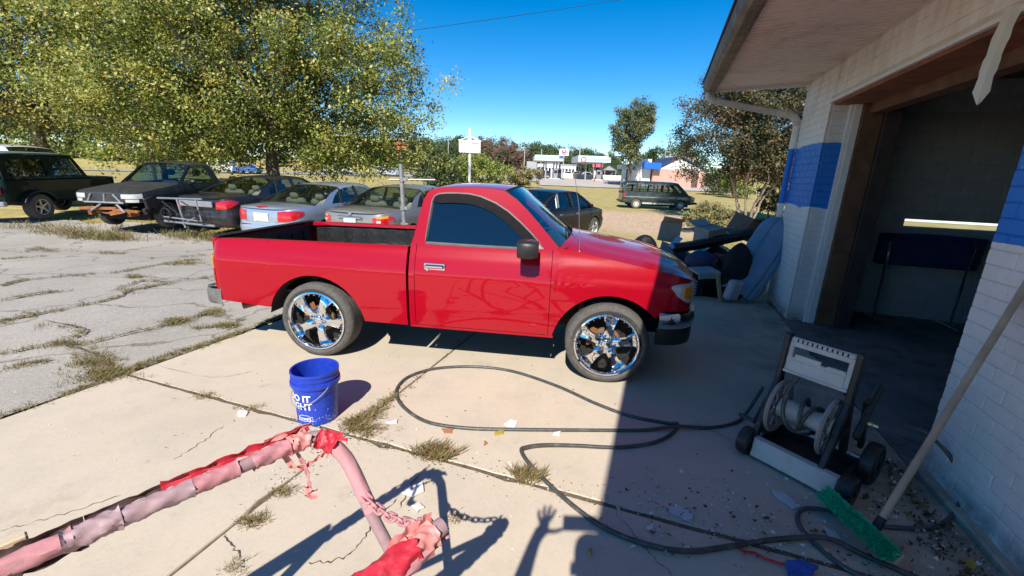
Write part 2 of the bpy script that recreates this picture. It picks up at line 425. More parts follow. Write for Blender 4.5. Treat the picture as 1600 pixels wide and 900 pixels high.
# crack lines in slabs and asphalt: thin dark gaps laid as a narrow strip just above the surface
CRK = mat('crack_soil', (.10, .075, .05), .95, 0, .4, 30)
def crack(name, pix, wdt, z=.004, parent=None, seed=1, terrain=False):
    r_ = random.Random(seed); P = [gp(*q) for q in pix]; Q = spline([(p.x, p.y) for p in P], 10)
    rows = []
    for i, q in enumerate(Q):
        a = Q[max(0, i - 1)]; b = Q[min(len(Q) - 1, i + 1)]
        d = Vector((b[0] - a[0], b[1] - a[1])).normalized(); nn = Vector((-d.y, d.x))
        w_ = wdt * r_.uniform(.15, 1.0) * (1 if 0 < i < len(Q) - 1 else .1); c_ = Vector(q) + nn * r_.uniform(-.011, .011)
        zz = z + (terr(q[0], q[1]) if terrain else 0)
        rows.append([(*(c_ - nn * w_ / 2), zz), (*(c_ + nn * w_ / 2), zz)])
    m_ = MB(); m_.grid(rows); return tag(m_.build(name, CRK, parent, fix=False, smooth=0), kind='stuff')
SLAB_CR = [[(350, 835), (372, 870), (380, 890)],
           [(480, 882), (540, 870), (580, 825), (620, 780)], [(620, 800), (655, 740)], [(270, 720), (318, 690), (350, 665)],
           [(0, 830), (80, 810), (190, 775)], [(1080, 660), (1180, 700), (1300, 720)], [(960, 800), (1010, 860), (1050, 900)], [(690, 562), (720, 530)],
           [(240, 570), (330, 590), (400, 580)]]
m_all = None
for i, q in enumerate(SLAB_CR): crack('crack', q, (.007 if i < 3 else .005), .0055, apron, i)
crackset = tag(bpy.data.objects.new('asphalt_cracks', None), kind='structure'); col.objects.link(crackset)
def cp4(L): return [(x / 2.648, 340 + y / 2.648) for x, y in L]
ASPH_CR = [cp4(q) for q in ([(0, 430), (140, 405), (480, 335), (560, 300), (868, 240)], [(385, 515), (560, 475), (730, 435), (880, 395)],
           [(470, 225), (600, 195), (760, 160), (815, 155)], [(45, 560), (240, 520), (330, 530)], [(180, 430), (350, 465), (300, 500)],
           [(0, 285), (100, 260), (370, 230)], [(30, 620), (220, 590)], [(320, 540), (430, 590), (480, 660)], [(0, 160), (170, 142)],
           [(600, 150), (850, 130)], [(0, 345), (160, 315), (270, 305)], [(480, 300), (600, 260), (690, 270)], [(800, 460), (930, 450), (1010, 420)])]
for i, q in enumerate(ASPH_CR): crack('crack', q, .05 if i in (0, 5, 10) else .03, .016, crackset, 20 + i, True)

# ------------------------------------------------------------------ grass and weeds growing out of the joints
BLADE = leaf_mat('weed_blades', [(.09, .11, .03), (.17, .17, .05), (.27, .22, .085), (.40, .30, .15), (.30, .17, .10)], .3, .7)
def blades(C, h, spread, lean, wd, seed):
    """C (n,3) root points; returns triangles as thin 3-corner blades"""
    r_ = np.random.RandomState(seed); n = len(C); a = r_.uniform(0, 2 * PI, n); ln = r_.uniform(.1, 1, n) * lean
    H = h * r_.uniform(.35, 1.1, n)
    root = C + np.stack([r_.normal(0, spread, n), r_.normal(0, spread, n), np.zeros(n)], 1)
    tip = root + np.stack([np.cos(a) * ln * H, np.sin(a) * ln * H, H], 1)
    s = np.stack([-np.sin(a), np.cos(a), np.zeros(n)], 1) * (wd * r_.uniform(.5, 1.2, n))[:, None]
    mid = root * .45 + tip * .55 + np.array([0, 0, .12]) * H[:, None]
    return np.stack([root - s, root + s, mid + s * .7, tip], 1)
def tuft(name, centres, h, spread, n, lean=.8, wd=.0028, seed=1, parent=None, mat_=None, dens=1.0, flat=False):
    r_ = np.random.RandomState(seed); C = np.array([[c[0], c[1], c[2]] for c in centres])
    idx = r_.randint(0, len(C), n); Q = blades(C[idx], h, spread, lean, wd, seed + 1)
    return quads_obj(name, Q, 4, np.clip(r_.normal(.45, .28, n), 0, 1), mat_ or BLADE, parent)
C = []
for i in range(900):
    u_ = .2 + 4.6 * rng.random(); p_ = -3.95 + rng.gauss(0, .03) + .05 * math.sin(u_ * 5) * rng.random() - .03
    if math.sin(u_ * 3.1) + .8 * math.sin(u_ * 7.3 + 1) + .9 < 0 and rng.random() < .75: continue
    q = PU(p_, u_); C.append((q.x, q.y, -.01))
g1 = tag(tuft('joint_grass', C, .036, .014, 9000, 1.3, .0022, 3), kind='stuff')
C = []
def along(L, k, jit=.02, z=0.0, prob=1.0):
    P = [gp(*q) for q in L]
    Q = spline([(p.x, p.y) for p in P], 12)
    for x, y in Q:
        for _ in range(k):
            if rng.random() < prob: C.append((x + rng.gauss(0, jit), y + rng.gauss(0, jit), terr(x, y) + z))
for i, q in enumerate(ASPH_CR):
    C2 = len(C); along(q, 3, .05 if i in (0, 2, 4, 7) else .03, -.005, .45 if i in (0, 2, 6, 7, 3) else .2)
for (a, b, r_, n) in ((735 / 2.648, 340 + 430 / 2.648, .07, 40), (760 / 2.648, 340 + 175 / 2.648, .14, 60), (165 / 2.648, 340 + 110 / 2.648, .22, 50), (450 / 2.648, 340 + 122 / 2.648, .15, 30), (560 / 2.648, 340 + 242 / 2.648, .08, 30), (385 / 2.648, 340 + 600 / 2.648, .09, 50), (425 / 2.648, 340 + 650 / 2.648, .12, 60), (940 / 2.648, 340 + 450 / 2.648, .06, 30), (880 / 2.648, 340 + 395 / 2.648, .08, 40)):
    g = gp(a, b)
    for _ in range(n): C.append((g.x + rng.gauss(0, r_), g.y + rng.gauss(0, r_ * .6), terr(g.x, g.y) - .005))
tag(tuft('asphalt_weeds', C, .045, .03, 10000, 1.4, .0024, 5), kind='stuff')
# tall dry grass in front of the parked cars
C = []
for a, b, r_, n in ((50, 352, .5, 60), (110, 358, .55, 160), (150, 362, .40, 260), (172, 365, .3, 160), (290, 362, .35, 120), (340, 366, .4, 200), (225, 354, .6, 70)):
    g = gp(a, b)
    for _ in range(n): x, y = g.x + rng.gauss(0, r_), g.y + rng.gauss(0, r_ * .45); C.append((x, y, terr(x, y) - .02))
tag(tuft('verge_grass', C, .20, .05, 3000, .9, .004, 8), kind='stuff')
C = []
for i in range(2600):
    x = rng.uniform(-14, 16); y = rng.uniform(10.6, 30) if x > -2 else rng.uniform(10.8, 16)
    if 2 < x < 13 and 15 < y < 30 and rng.random() < .85: continue
    C.append((x, y, terr(x, y) - .06))
tag(tuft('field_grass', C, .085, .25, 26000, 1.0, .006, 9), kind='stuff')
# slab joints
C = []
for (p0, u0, p1, u1, n) in ((-1.76, 1.3, -1.76, 4.6, 90), (-3.9, 1.973, 1.0, 1.973, 130)):
    for i in range(n):
        t = rng.random(); q = PU(lerp(p0, p1, t) + rng.gauss(0, .012), lerp(u0, u1, t) + rng.gauss(0, .012)); C.append((q.x, q.y, -.02))
tag(tuft('slab_joint_weeds', C, .03, .012, 2600, 1.2, .002, 12), kind='stuff')
WEED = leaf_mat('seeding_weeds', [(.10, .12, .03), (.20, .20, .06), (.34, .27, .11), (.45, .30, .19), (.38, .20, .15)], .3, .7)
clumps = [((640, 660), .13, .085, 2200, 'weed strip in the slab joint to the right of the blue bucket'),
          ((575, 672), .10, .06, 1500, 'low green weeds in the joint corner just below the blue bucket'),
          ((548, 662), .06, .05, 700, 'thin brown weeds at the foot of the blue bucket'),
          ((680, 710), .07, .10, 1500, 'round pinkish seeding weed clump in the slab joint near the hose'),
          ((826, 745), .065, .085, 1300, 'weed clump right beside the sharp kink of the black hose'),
          ((441, 770), .035, .05, 500, 'small dry weed tuft below the pink hanging strip'),
          ((396, 815), .045, .055, 650, 'dry brown weed tuft farther along the same crack towards the camera'),
          ((368, 888), .04, .04, 350, 'faded flat weed tuft at the bottom edge of the photo'),
          ((385, 640), .05, .05, 500, 'reddish weed tuft in the joint to the left of the bucket'),
          ((320, 620), .06, .05, 500, 'brown weed patch in the joint beside the asphalt edge'),
          ((710, 810), .035, .04, 420, 'green weeds in the shadow of the pink sawhorse chain')]
for i, ((a, b), r_, h, n, lab) in enumerate(clumps):
    g = gp(a, b); cs = [(g.x + rng.gauss(0, r_ * .8), g.y + rng.gauss(0, r_ * .45), -.01) for _ in range(60)]
    if i == 0: cs = [(*(PU(-1.765 + rng.gauss(0, .03), 2.02 + abs(rng.gauss(0, .22))).xy), -.01) for _ in range(90)]
    o = tuft('weed_clump', cs, h * .72, .012, int(n * .62), 1.2, .0016, 40 + i, None, WEED)
    tag(o, lab, 'weed', 'weeds growing from the concrete joints')

# ------------------------------------------------------------------ litter: paint flakes, leaves, crumbs
FLK = leaf_mat('white_paint_flakes', [(.75, .73, .69), (.62, .60, .56), (.8, .78, .74)], 0, .8)
def scatter(name, n, mat_, place, smin, smax, seed, thick=.0, zz=.006, sides=5):
    r_ = random.Random(seed); P = []; rr = []
    for _ in range(n):
        x, y = place(r_); s = r_.uniform(smin, smax) * (r_.random() ** 1.2 + .25); a = r_.uniform(0, 6.28); ex = r_.uniform(.4, 1)
        pts = []
        for k in range(4):
            b = a + k * PI / 2 + r_.uniform(-.5, .5); rad = s * r_.uniform(.5, 1)
            pts.append((x + rad * math.cos(b), y + rad * math.sin(b) * ex, zz + r_.uniform(0, thick)))
        P.append(pts); rr.append(r_.random())
    return tag(quads_obj(name, np.array(P), 4, rr, mat_), kind='stuff')
def pl_any(r_):
    p_ = r_.uniform(-3.8, 1.6); u_ = r_.uniform(1.2, 4.2) ** 1; return PU(p_, u_).xy
def pl_shade(r_):
    c = r_.choice([(1.0, 2.0), (.7, 2.1), (1.2, 1.8), (.5, 2.2), (1.35, 1.6), (1.1, 2.6), (1.45, 2.4), (.2, 2.0)]); return PU(c[0] + r_.gauss(0, .14), c[1] + r_.gauss(0, .14)).xy
def pl_wall(r_): return PU(1.6 - abs(r_.gauss(0, .16)), r_.uniform(1.2, 3.0)).xy
def pl_joint(r_):
    if r_.random() < .6: return PU(r_.uniform(-2.2, 1.2), 1.98 + r_.gauss(0, .07)).xy
    return PU(-1.76 + r_.gauss(0, .07), r_.uniform(1.4, 2.8)).xy
scatter('paint_flakes', 500, FLK, pl_any, .003, .010, 1, .004)
scatter('joint_flakes', 420, FLK, pl_joint, .003, .011, 2, .006, .008)
scatter('shade_flakes', 330, FLK, pl_shade, .004, .026, 3, .012, .008)
BRN = leaf_mat('dead_leaf_litter', [(.08, .05, .03), (.16, .09, .045), (.05, .035, .025), (.26, .15, .07)], .1, .9)
scatter('leaf_litter', 380, BRN, pl_shade, .005, .02, 4, .016, .008)
scatter('wall_litter', 560, BRN, pl_wall, .006, .03, 5, .03, .008)
scatter('wall_flakes', 120, FLK, pl_wall, .004, .02, 6, .02, .012)
scatter('joint_crumbs', 700, BRN, pl_joint, .003, .010, 17, .005)
scatter('brown_crumbs', 260, BRN, pl_any, .003, .011, 7, .004)
def pl_asph(r_):
    y = r_.uniform(2.2, 9.5); xe = (-4.0 + y * SA) / CA; return (xe - abs(r_.gauss(0, 2.6)) - .05, y)
m_ = scatter('asphalt_flakes', 700, FLK, pl_asph, .004, .016, 8, .004, .012)
me = m_.data
for v_ in me.vertices: v_.co.z += terr(v_.co.x, v_.co.y)
def patch(name, pix, mat_, label, z=.0085, thick=.006):
    """a single flat scrap lying on the concrete, outline from its corner points"""
    P = [gp(*q) for q in pix]; c = sum(P, Vector()) / len(P); m_ = MB(); n = len(P)
    r_ = random.Random(hash(label) % 999); Q = []
    for i in range(n):
        Q.append(P[i]); e = (P[i] + P[(i + 1) % n]) / 2; Q.append(e + (e - c) * r_.uniform(-.25, .15))
    n = len(Q)
    vs = [(q.x, q.y, z + thick * r_.uniform(.4, 1.3)) for q in Q] + [(q.x, q.y, z - .003) for q in Q] + [(c.x, c.y, z + thick)]
    fs = [(i, (i + 1) % n, 2 * n) for i in range(n)] + [(i, n + i, n + (i + 1) % n, (i + 1) % n) for i in range(n)]
    m_.add(vs, fs); return tag(m_.build(name, mat_, None, smooth=0), label, 'scrap', 'scraps on the concrete')
FL1 = mat('paint_chip', (.74, .73, .69), .7, 0, .08, 20)
FL2 = mat('grey_chip', (.50, .52, .54), .7, 0, .1, 20)
LF = mat('yellow_leaf', (.42, .33, .06), .7, 0, .2, 20); LFB = mat('brown_leaf', (.36, .16, .08), .8, 0, .2, 20)
BLUEFILM = mat('blue_film', (.02, .10, .42), .45, 0, .2, 14)
for pix, m_, lab in (([(643, 792), (655, 788), (663, 795), (652, 803)], FL1, 'round white paint chip between the legs of the sawhorse shadow'),
        ([(628, 772), (640, 762), (660, 756), (662, 770), (645, 778)], FL1, 'largest white paint chip below the shadow of the sawhorse bend'),
        ([(787, 664), (797, 657), (808, 660), (805, 670), (792, 670)], FL1, 'white chip touching the straight run of black hose'),
        ([(866, 677), (876, 676), (874, 682), (864, 681)], FL1, 'thin white chip just below the straight hose run'),
        ([(603, 662), (622, 657), (620, 663), (606, 665)], FL1, 'white sliver inside the left end of the hose loop'),
        ([(1040, 795), (1060, 793), (1083, 808), (1080, 820), (1052, 806)], FL2, 'grey flat scrap in the shade by the hose arc'),
        ([(1205, 768), (1222, 770), (1250, 792), (1240, 797), (1214, 780)], FL2, 'grey paint scrap under the front of the hose cart'),
        ([(1254, 715), (1280, 722), (1284, 731), (1262, 728)], FL2, 'pale scrap lying on the platform edge of the hose cart'),
        ([(1285, 825), (1303, 832), (1312, 845), (1295, 850)], FL2, 'pale paper scrap beneath the green broom bristles'),
        ([(772, 678), (783, 672), (792, 671), (786, 680), (774, 682)], LF, 'yellow leaf resting under the hose'),
        ([(690, 672), (708, 672), (706, 678), (694, 678)], LFB, 'brown leaf under the near run of the hose loop'),
        ([(757, 690), (762, 694), (756, 698)], LFB, 'small brown leaf between the two hose runs'),
        ([(918, 862), (925, 858), (922, 872)], LF, 'small tan leaf in the shade near the hand shadow'),
        ([(1505, 878), (1518, 874), (1526, 888), (1512, 900), (1505, 893)], LF, 'yellow green leaf among litter at the wall foot'),
        ([(1228, 880), (1250, 876), (1278, 890), (1270, 902), (1232, 902)], BLUEFILM, 'crumpled blue plastic film beside the green broom'),
        ([(370, 645), (380, 640), (388, 645), (384, 652), (372, 652)], FL1, 'cream paint chip on the slab left of the bucket')):
    z = .0085
    patch('scrap', pix, m_, lab, z, .012 if m_ is BLUEFILM else .006)
m_ = MB(); P = [gp(*q) for q in [(1150, 861), (1165, 866), (1180, 868), (1195, 876), (1210, 880), (1222, 886)]]
m_.tube([(p.x + rng.gauss(0, .004), p.y + rng.gauss(0, .004), .012 + .006 * rng.random()) for p in P], .006, 6)
tag(m_.build('red_strip', mat('red_tape', (.55, .01, .01), .5)), 'twisted red strip on the shaded concrete left of the broom', 'strip')
# ------------------------------------------------------------------ the garage building
def brick_paint(nm='painted_brick', dk=1.0):
    m, nt, N, L, B = new_mat(nm)
    v = coords(nt, 'World'); s_ = N.new('ShaderNodeSeparateXYZ'); L.new(v, s_.inputs[0])
    wob = noise(nt, v, 2.2, 3, .5); fine = noise(nt, v, 30, 6, .7); big = noise(nt, v, 1.3, 6, .65)
    zz = N.new('ShaderNodeMath'); zz.operation = 'MULTIPLY_ADD'; L.new(wob, zz.inputs[0]); zz.inputs[1].default_value = .10; L.new(s_.outputs[2], zz.inputs[2])
    lo = ramp(nt, zz.outputs[0], [(0, (0,) * 3), (1, (1,) * 3)])
    def step(a, b):
        q = N.new('ShaderNodeMath'); q.operation = 'GREATER_THAN'; L.new(zz.outputs[0], q.inputs[0]); q.inputs[1].default_value = a
        q2 = N.new('ShaderNodeMath'); q2.operation = 'LESS_THAN'; L.new(zz.outputs[0], q2.inputs[0]); q2.inputs[1].default_value = b
        q3 = N.new('ShaderNodeMath'); q3.operation = 'MULTIPLY'; L.new(q.outputs[0], q3.inputs[0]); L.new(q2.outputs[0], q3.inputs[1]); return q3.outputs[0]
    white = ramp(nt, big, [(.3, (.72, .70, .67)), (.6, (.82, .80, .77)), (.8, (.76, .72, .65))])
    white = mixc(nt, ramp(nt, fine, [(.55, (0,) * 3), (.8, (.5,) * 3)]), white, (.42, .38, .33))
    blue = ramp(nt, big, [(.3, (.008, .165, .62)), (.7, (.012, .22, .74))])
    chip = ramp(nt, noise(nt, v, 14, 7, .75), [(.64, (0,) * 3), (.66, (1,) * 3)])
    blue = mixc(nt, chip, blue, (.62, .62, .62))
    c = mixc(nt, step(1.475, 2.235), white, blue)
    # brown water stains under the eaves
    hi = N.new('ShaderNodeMapRange'); hi.inputs[1].default_value = 2.45; hi.inputs[2].default_value = 3.0; L.new(s_.outputs[2], hi.inputs[0])
    v2 = coords(nt, 'World', (4, 4, .5)); st = ramp(nt, noise(nt, v2, 1.6, 5, .6), [(.45, (0,) * 3), (.7, (.75,) * 3)])
    q = N.new('ShaderNodeMath'); q.operation = 'MULTIPLY'; L.new(st, q.inputs[0]); L.new(hi.outputs[0], q.inputs[1])
    c = mixc(nt, q.outputs[0], c, (.46, .36, .22))
    lw = N.new('ShaderNodeMapRange'); lw.inputs[1].default_value = .22; lw.inputs[2].default_value = .0; L.new(s_.outputs[2], lw.inputs[0])
    q = N.new('ShaderNodeMath'); q.operation = 'MULTIPLY'; L.new(ramp(nt, noise(nt, v, 7, 7, .7), [(.35, (0,) * 3), (.6, (1,) * 3)]), q.inputs[0]); L.new(lw.outputs[0], q.inputs[1])
    c = mixc(nt, q.outputs[0], c, (.16, .13, .10))
    if dk < 1: c = mixc(nt, 1.0, c, (dk, dk * .97, dk * .92), 'MULTIPLY')
    L.new(c, B.inputs['Base Color']); B.inputs['Roughness'].default_value = .6
    bump(nt, B, fine, .45, .004); return m
BRK = brick_paint(); MORT = brick_paint('mortar_shade_grime', .80)  # mortar paint darkened for shade in the joints as well as grime
SOF = mat('soffit_paint', (.80, .70, .64), .65, 0, .1, 1.2, dirt=(.30, .22, .17), dirt_amt=.45)
GUT = mat('grimy_gutter', (.17, .15, .13), .7, 0, .5, 4, dirt=(.03, .024, .02), dirt_amt=1.0, bmp=.2, bs=25)
OLDW = mat('old_brown_wood', (.15, .075, .04), .8, 0, .35, 5, dirt=(.05, .03, .02), bmp=.4, bs=40)
RUSTW = mat('bare_red_lintel', (.26, .10, .05), .85, 0, .35, 6, dirt=(.1, .05, .03), bmp=.4, bs=40)
DARKW = mat('dark_block_paint', (.46, .48, .48), .75, 0, .2, 1.5, dirt=(.05, .05, .05), dirt_amt=.5, bmp=.3, bs=50)
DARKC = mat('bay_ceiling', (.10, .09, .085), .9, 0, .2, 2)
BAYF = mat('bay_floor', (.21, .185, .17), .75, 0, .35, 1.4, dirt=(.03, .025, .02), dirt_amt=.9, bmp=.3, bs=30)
ROOFM = mat('roof_shingle', (.10, .09, .085), .95, 0, .2, 8, bmp=.4)

gar = thing('garage_building', 'white painted brick garage with a blue band, brown wooden door frame and open dark bay', 'garage', (0, 0, 0), -BA)
PW, U0, U1, UE, HB, SZ = 1.70, 3.0, 6.15, 7.25, 2.645, 3.05
def bbox(p0, p1, u0, u1, z0, z1, mb=None, b=0.0):
    m_ = mb or MB(); return m_.box(((p0 + p1) / 2, (u0 + u1) / 2, (z0 + z1) / 2), (p1 - p0, u1 - u0, z1 - z0), b=b)
m_ = MB()
bbox(PW + .006, PW + .22, -5, U0, 0, SZ, m_); bbox(PW + .006, PW + .22, U1, UE - .006, 0, SZ, m_); bbox(PW + .006, PW + .22, U0, U1, HB, SZ, m_)
m_.build('wall', MORT, gar, smooth=0)
# bricks standing a little proud of the mortar
m_ = MB(); m_.box((0, 0, 0), (.024, .200, .0768), b=.0045)
b0 = m_.build('brick', BRK, gar, smooth=0, loc=(PW + .012, U0 - .10, .045)); nb = 1
CO, LN = .0813, .206
spots = []; extra = MB()
rb = random.Random(5)
def brick_at(c, rot=0.0, ln=1.0):
    global nb
    j = (rb.uniform(-.0016, .0016), rb.uniform(-.0012, .0012), rb.uniform(-.001, .001))
    c = (c[0] + j[0], c[1] + j[1], c[2] + j[2])
    spots.append((c, rot + rb.uniform(-.004, .004), ln))
def course(u0, u1, z, k, face):
    off = (.5 if k % 2 else 0) * LN
    u = u1 - off if False else u1
    first = LN * (.5 if k % 2 else 1)
    while u > u0 + .03:
        l = min(first, u - u0); first = LN
        brick_at((face + .012, u - l / 2, z), 0, (l - .006) / .200); u -= l
vis = []
for k in range(37):
    z = .045 + k * CO
    n0 = len(spots); course(1.35, U0, z, k, PW)
    keep = []
    for s_ in spots[n0:]:
        # the face of the wall leaves the picture towards the camera: those bricks are joined
        ulim = interp(z, [(0, 2.0), (1.0, 2.35), (1.5, 2.6), (2.2, 3.05), (2.5, 9)])
        (keep if s_[0][1] > ulim - .12 else vis.append(s_) or []).append(s_) if s_[0][1] > ulim - .12 else None
    del spots[n0:]; spots += keep
for k in range(33, 37): pass
hk = [k for k in range(37) if .045 + k * CO - .04 > HB - .01]
for k in hk: course(U0 + .002, U1 - .002, .045 + k * CO, k, PW)
pil = []
n0 = len(spots)
for k in range(37): course(U1, UE, .045 + k * CO, k, PW)
for k in range(37):
    brick_at((PW + .012 + .018 + .09, U1 - .006 + .012, .045 + k * CO), PI / 2, .90)
spots_sorted = spots
single = spots_sorted[:299]; joined = spots_sorted[299:] + vis
c0 = None
for i, (c, rt, ln) in enumerate(single):
    if i == 0: b0.location = c; b0.rotation_euler = (0, 0, rt); b0.scale = (1, ln, 1)
    else: inst(b0, gar, c, (0, 0, rt), (1, ln, 1))
m_ = MB()
for c, rt, ln in joined: m_.box((0, 0, 0), (.024, .200, .0768), M=Mx(c, (0, 0, rt), (1, ln, 1)), b=.004)
tag(m_.build('brick_course', BRK, gar, smooth=0), kind='stuff')
# footing, jambs, lintel, trims
m_ = MB(); bbox(PW - .05, PW + .1, -5, U0 + .01, -.1, .045, m_, .01); m_.build('footing', CONC, gar, smooth=0)
m_ = MB(); bbox(PW + .225, PW + .30, U1 - .055, U1 - .004, 0, HB - .02, m_, .004); bbox(PW + .19, PW + .222, U1 - .03, U1 - .004, 0, HB - .02, m_, .004)
m_.build('door_trim', WHITEP, gar, smooth=0)
m_ = MB(); bbox(PW + .303, PW + .50, U1 - .085, U1 - .005, 0, HB - .06, m_, .006); m_.build('door_jamb', OLDW, gar, smooth=0)
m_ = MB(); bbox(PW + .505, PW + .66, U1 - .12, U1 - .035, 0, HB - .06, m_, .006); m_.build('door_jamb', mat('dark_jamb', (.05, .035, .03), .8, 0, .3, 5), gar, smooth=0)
m_ = MB(); bbox(PW + .03, PW + .36, U0 + .004, U1 - .003, HB - .055, HB - .004, m_, .004); m_.build('lintel', RUSTW, gar, smooth=0)
m_ = MB(); bbox(PW + .362, PW + .50, U0 + .004, U1 - .003, HB - .16, HB + .05, m_, .004); m_.build('lintel', OLDW, gar, smooth=0)
m_ = MB(); bbox(PW - .012, PW + .028, U0 - .02, U1 + .02, HB - .028, HB + .004, m_, .004); m_.build('header_trim', WHITEP, gar, smooth=0)
# bay interior
BP = 7.2
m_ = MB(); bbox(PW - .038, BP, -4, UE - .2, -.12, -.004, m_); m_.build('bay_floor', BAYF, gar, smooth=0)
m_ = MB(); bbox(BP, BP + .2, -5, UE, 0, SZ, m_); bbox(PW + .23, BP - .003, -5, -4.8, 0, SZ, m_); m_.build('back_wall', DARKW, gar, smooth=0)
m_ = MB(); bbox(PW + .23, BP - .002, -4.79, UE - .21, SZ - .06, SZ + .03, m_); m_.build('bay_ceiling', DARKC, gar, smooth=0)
SL0, SL1, SZ0, SZ1 = 3.06, 4.75, 1.215, 1.315
m_ = MB(); bbox(PW + .224, BP - .003, UE - .194, UE - .002, 0, SZ0, m_); bbox(PW + .224, BP - .003, UE - .194, UE - .002, SZ1, SZ - .002, m_)
bbox(PW + .224, SL0, UE - .193, UE - .003, SZ0, SZ1, m_); bbox(SL1, BP - .003, UE - .193, UE - .003, SZ0, SZ1, m_)
m_.build('end_wall', DARKW, gar, smooth=0)
m_ = MB(); m_.box((0, 0, 0), (.392, .012, .192), b=.004); bl0 = None
for k in range(15):
    z = .115 + .2 * k - .0
    p = 1.95 + (.2 if k % 2 else 0) + .2
    while p < 5.4:
        cut = (z - .1 < SZ1 and z + .1 > SZ0)
        if not (cut and p + .2 > SL0 and p - .2 < SL1):
            if bl0 is None: bl0 = m_.build('block', DARKW, gar, smooth=0, loc=(p, UE - .197, z)); bl0.rotation_euler = (0, 0, 0)
            else: inst(bl0, gar, (p, UE - .197 + rb.uniform(-.002, .002), z + rb.uniform(-.002, .002)))
        p += .4
# soffit boards
m_ = MB(); rows = []
u = -5.0; prof = []
while u < UE + .02:
    prof += [(u, 0), (u + .064, 0), (u + .068, .018), (u + .080, .018), (u + .084, 0)]; u += .085
rows = [[(p, uu, z - hz if False else z + hz) for uu, hz in prof] for p, z in ((.54, 2.985), (.9, 3.004), (1.3, 3.026), (1.71, 3.046))]
m_.grid(rows); m_.build('soffit', SOF, gar, fix=False, smooth=0)
m_ = MB(); bbox(.505, .54, -5, UE + .05, 2.93, 3.10, m_, .004); m_.build('fascia', GUT, gar, smooth=0)
# gutter: an open trough with a rolled lip, ends closed
gp_ = [(.503, 3.055), (.503, 2.935), (.44, 2.925), (.405, 2.955), (.388, 3.0), (.392, 3.045), (.372, 3.05), (.370, 3.035), (.376, 2.995), (.395, 2.945), (.436, 2.912), (.512, 2.920)]
m_ = MB(); rr_ = []
for i in range(31):
    u = lerp(-5, UE - .02, i / 30); sag = .012 * math.sin(u * 1.3) + .006 * math.sin(u * 3.7)
    rr_.append([(p, u, z + sag) for p, z in gp_])
m_.loft(rr_, True); m_.build('gutter', GUT, gar, smooth=30)
m_ = MB(); m_.prism([(.36, 3.075), (.36, 3.1), (4.4, 4.1), (8.4, 3.1), (8.4, 3.075), (4.4, 4.07)], UE + .12 + 5, M=Matrix.Translation((0, -5, 0))); m_.build('roof', ROOFM, gar, smooth=0)
m_ = MB(); m_.prism([(.545, 2.955), (.545, 3.09), (1.71, 3.38), (4.4, 4.06), (7.2, 3.36), (7.2, 3.05), (1.72, 3.05), (1.69, 3.0)], .03, M=Matrix.Translation((0, UE + .012, 0))); m_.build('rake_board', WHITEP, gar, smooth=0)
# downspout with corrugated elbows
def corr(pts, r, n=14, amp=.004):
    Q = spline(pts, 10); m2 = MB(); rad = []
    for i, q in enumerate(Q): rad.append(r)
    m2.tube(Q, rad, n); return m2
DSP = BRK
A_ = (.455, 7.12, 2.93); Bq = (.50, 7.14, 2.84); Cq = (1.40, 7.33, 2.665); Dq = (1.65, 7.305, 2.60); Eq = (1.60, 7.335, 2.48)
dsp = MB(); dsp.tube([(1.662, 7.302, 2.50), (1.662, 7.302, .06)], .042, 14)
d1 = dsp.build('downspout', DSP, gar, smooth=40)
m2 = MB(); Q = spline([A_, (.462, 7.125, 2.87), (.53, 7.145, 2.815)], 8); m2.tube(Q, [.045 + (.004 if i % 2 else 0) for i in range(len(Q))], 14)
Q = spline([(1.40, 7.325, 2.672), (1.57, 7.31, 2.635), (1.65, 7.303, 2.56), (1.662, 7.302, 2.49)], 7); m2.tube(Q, [.045 + (.004 if i % 2 else 0) for i in range(len(Q))], 14)
m2.tube([(.52, 7.143, 2.818), (1.42, 7.328, 2.668)], .042, 14)
m2.build('elbow', mat('white_downspout', (.62, .58, .54), .5, 0, .08, 5, dirt=(.3, .25, .2), dirt_amt=.5), d1, smooth=40)

# strip of trim peeling off the header
m_ = MB(); rows = []
for i in range(13):
    t = i / 12; z = lerp(2.66, 2.16 + .02 * (i % 2), t); a = .95 - .2 * t; wd = (.060 + .006 * math.sin(i * 1.9)) * (1 if i < 12 else .25)
    cx = PW - .03 - .05 * math.sin(t * 1.5); cu = 3.33 - .03 * t
    rows.append([PU(cx - wd * .47, cu + wd * .24, z), PU(cx - .004, cu - .004, z - .010), PU(cx + wd * .47, cu - wd * .24, z)])
m_.grid(rows); o = m_.build('trim_strip', mat('peeling_trim', (.66, .62, .53), .6, 0, .08, 6), None, fix=False, smooth=0, solid=.003)
tag(o, 'loose off white trim strip hanging down from the garage door header', 'trim strip')

# padded panel on a chrome stand inside the bay
NAVY = mat('navy_vinyl', (.012, .03, .11), .5, 0, .2, 5, bmp=.1)
st = thing('padded_stand', 'dark blue padded panel on a chrome tube stand inside the bay', 'stand', PU(3.25, 6.78, -.004), -BA)
m_ = MB(); m_.box((0, 0, .93), (1.06, .06, .38), b=.025); m_.build('padded_panel', NAVY, st)
m_ = MB(); m_.tube(spline([(-.53, -.03, 1.10), (0, -.035, 1.12), (.53, -.03, 1.10)], 6), .045, 10); m_.build('top_roll', NAVY, st)
for s_ in (-1, 1):
    m_ = MB(); m_.tube(spline([(s_ * .30, -.05, 1.1), (s_ * .42, -.06, 1.05), (s_ * .415, -.07, .8), (s_ * .40, -.08, .0)], 6), .016, 10); m_.build('leg', CHROME, st)
    m_ = MB(); m_.tube([(s_ * .40, -.28, .016), (s_ * .40, .2, .016)], .015, 8); m_.build('foot', CHROME, st)
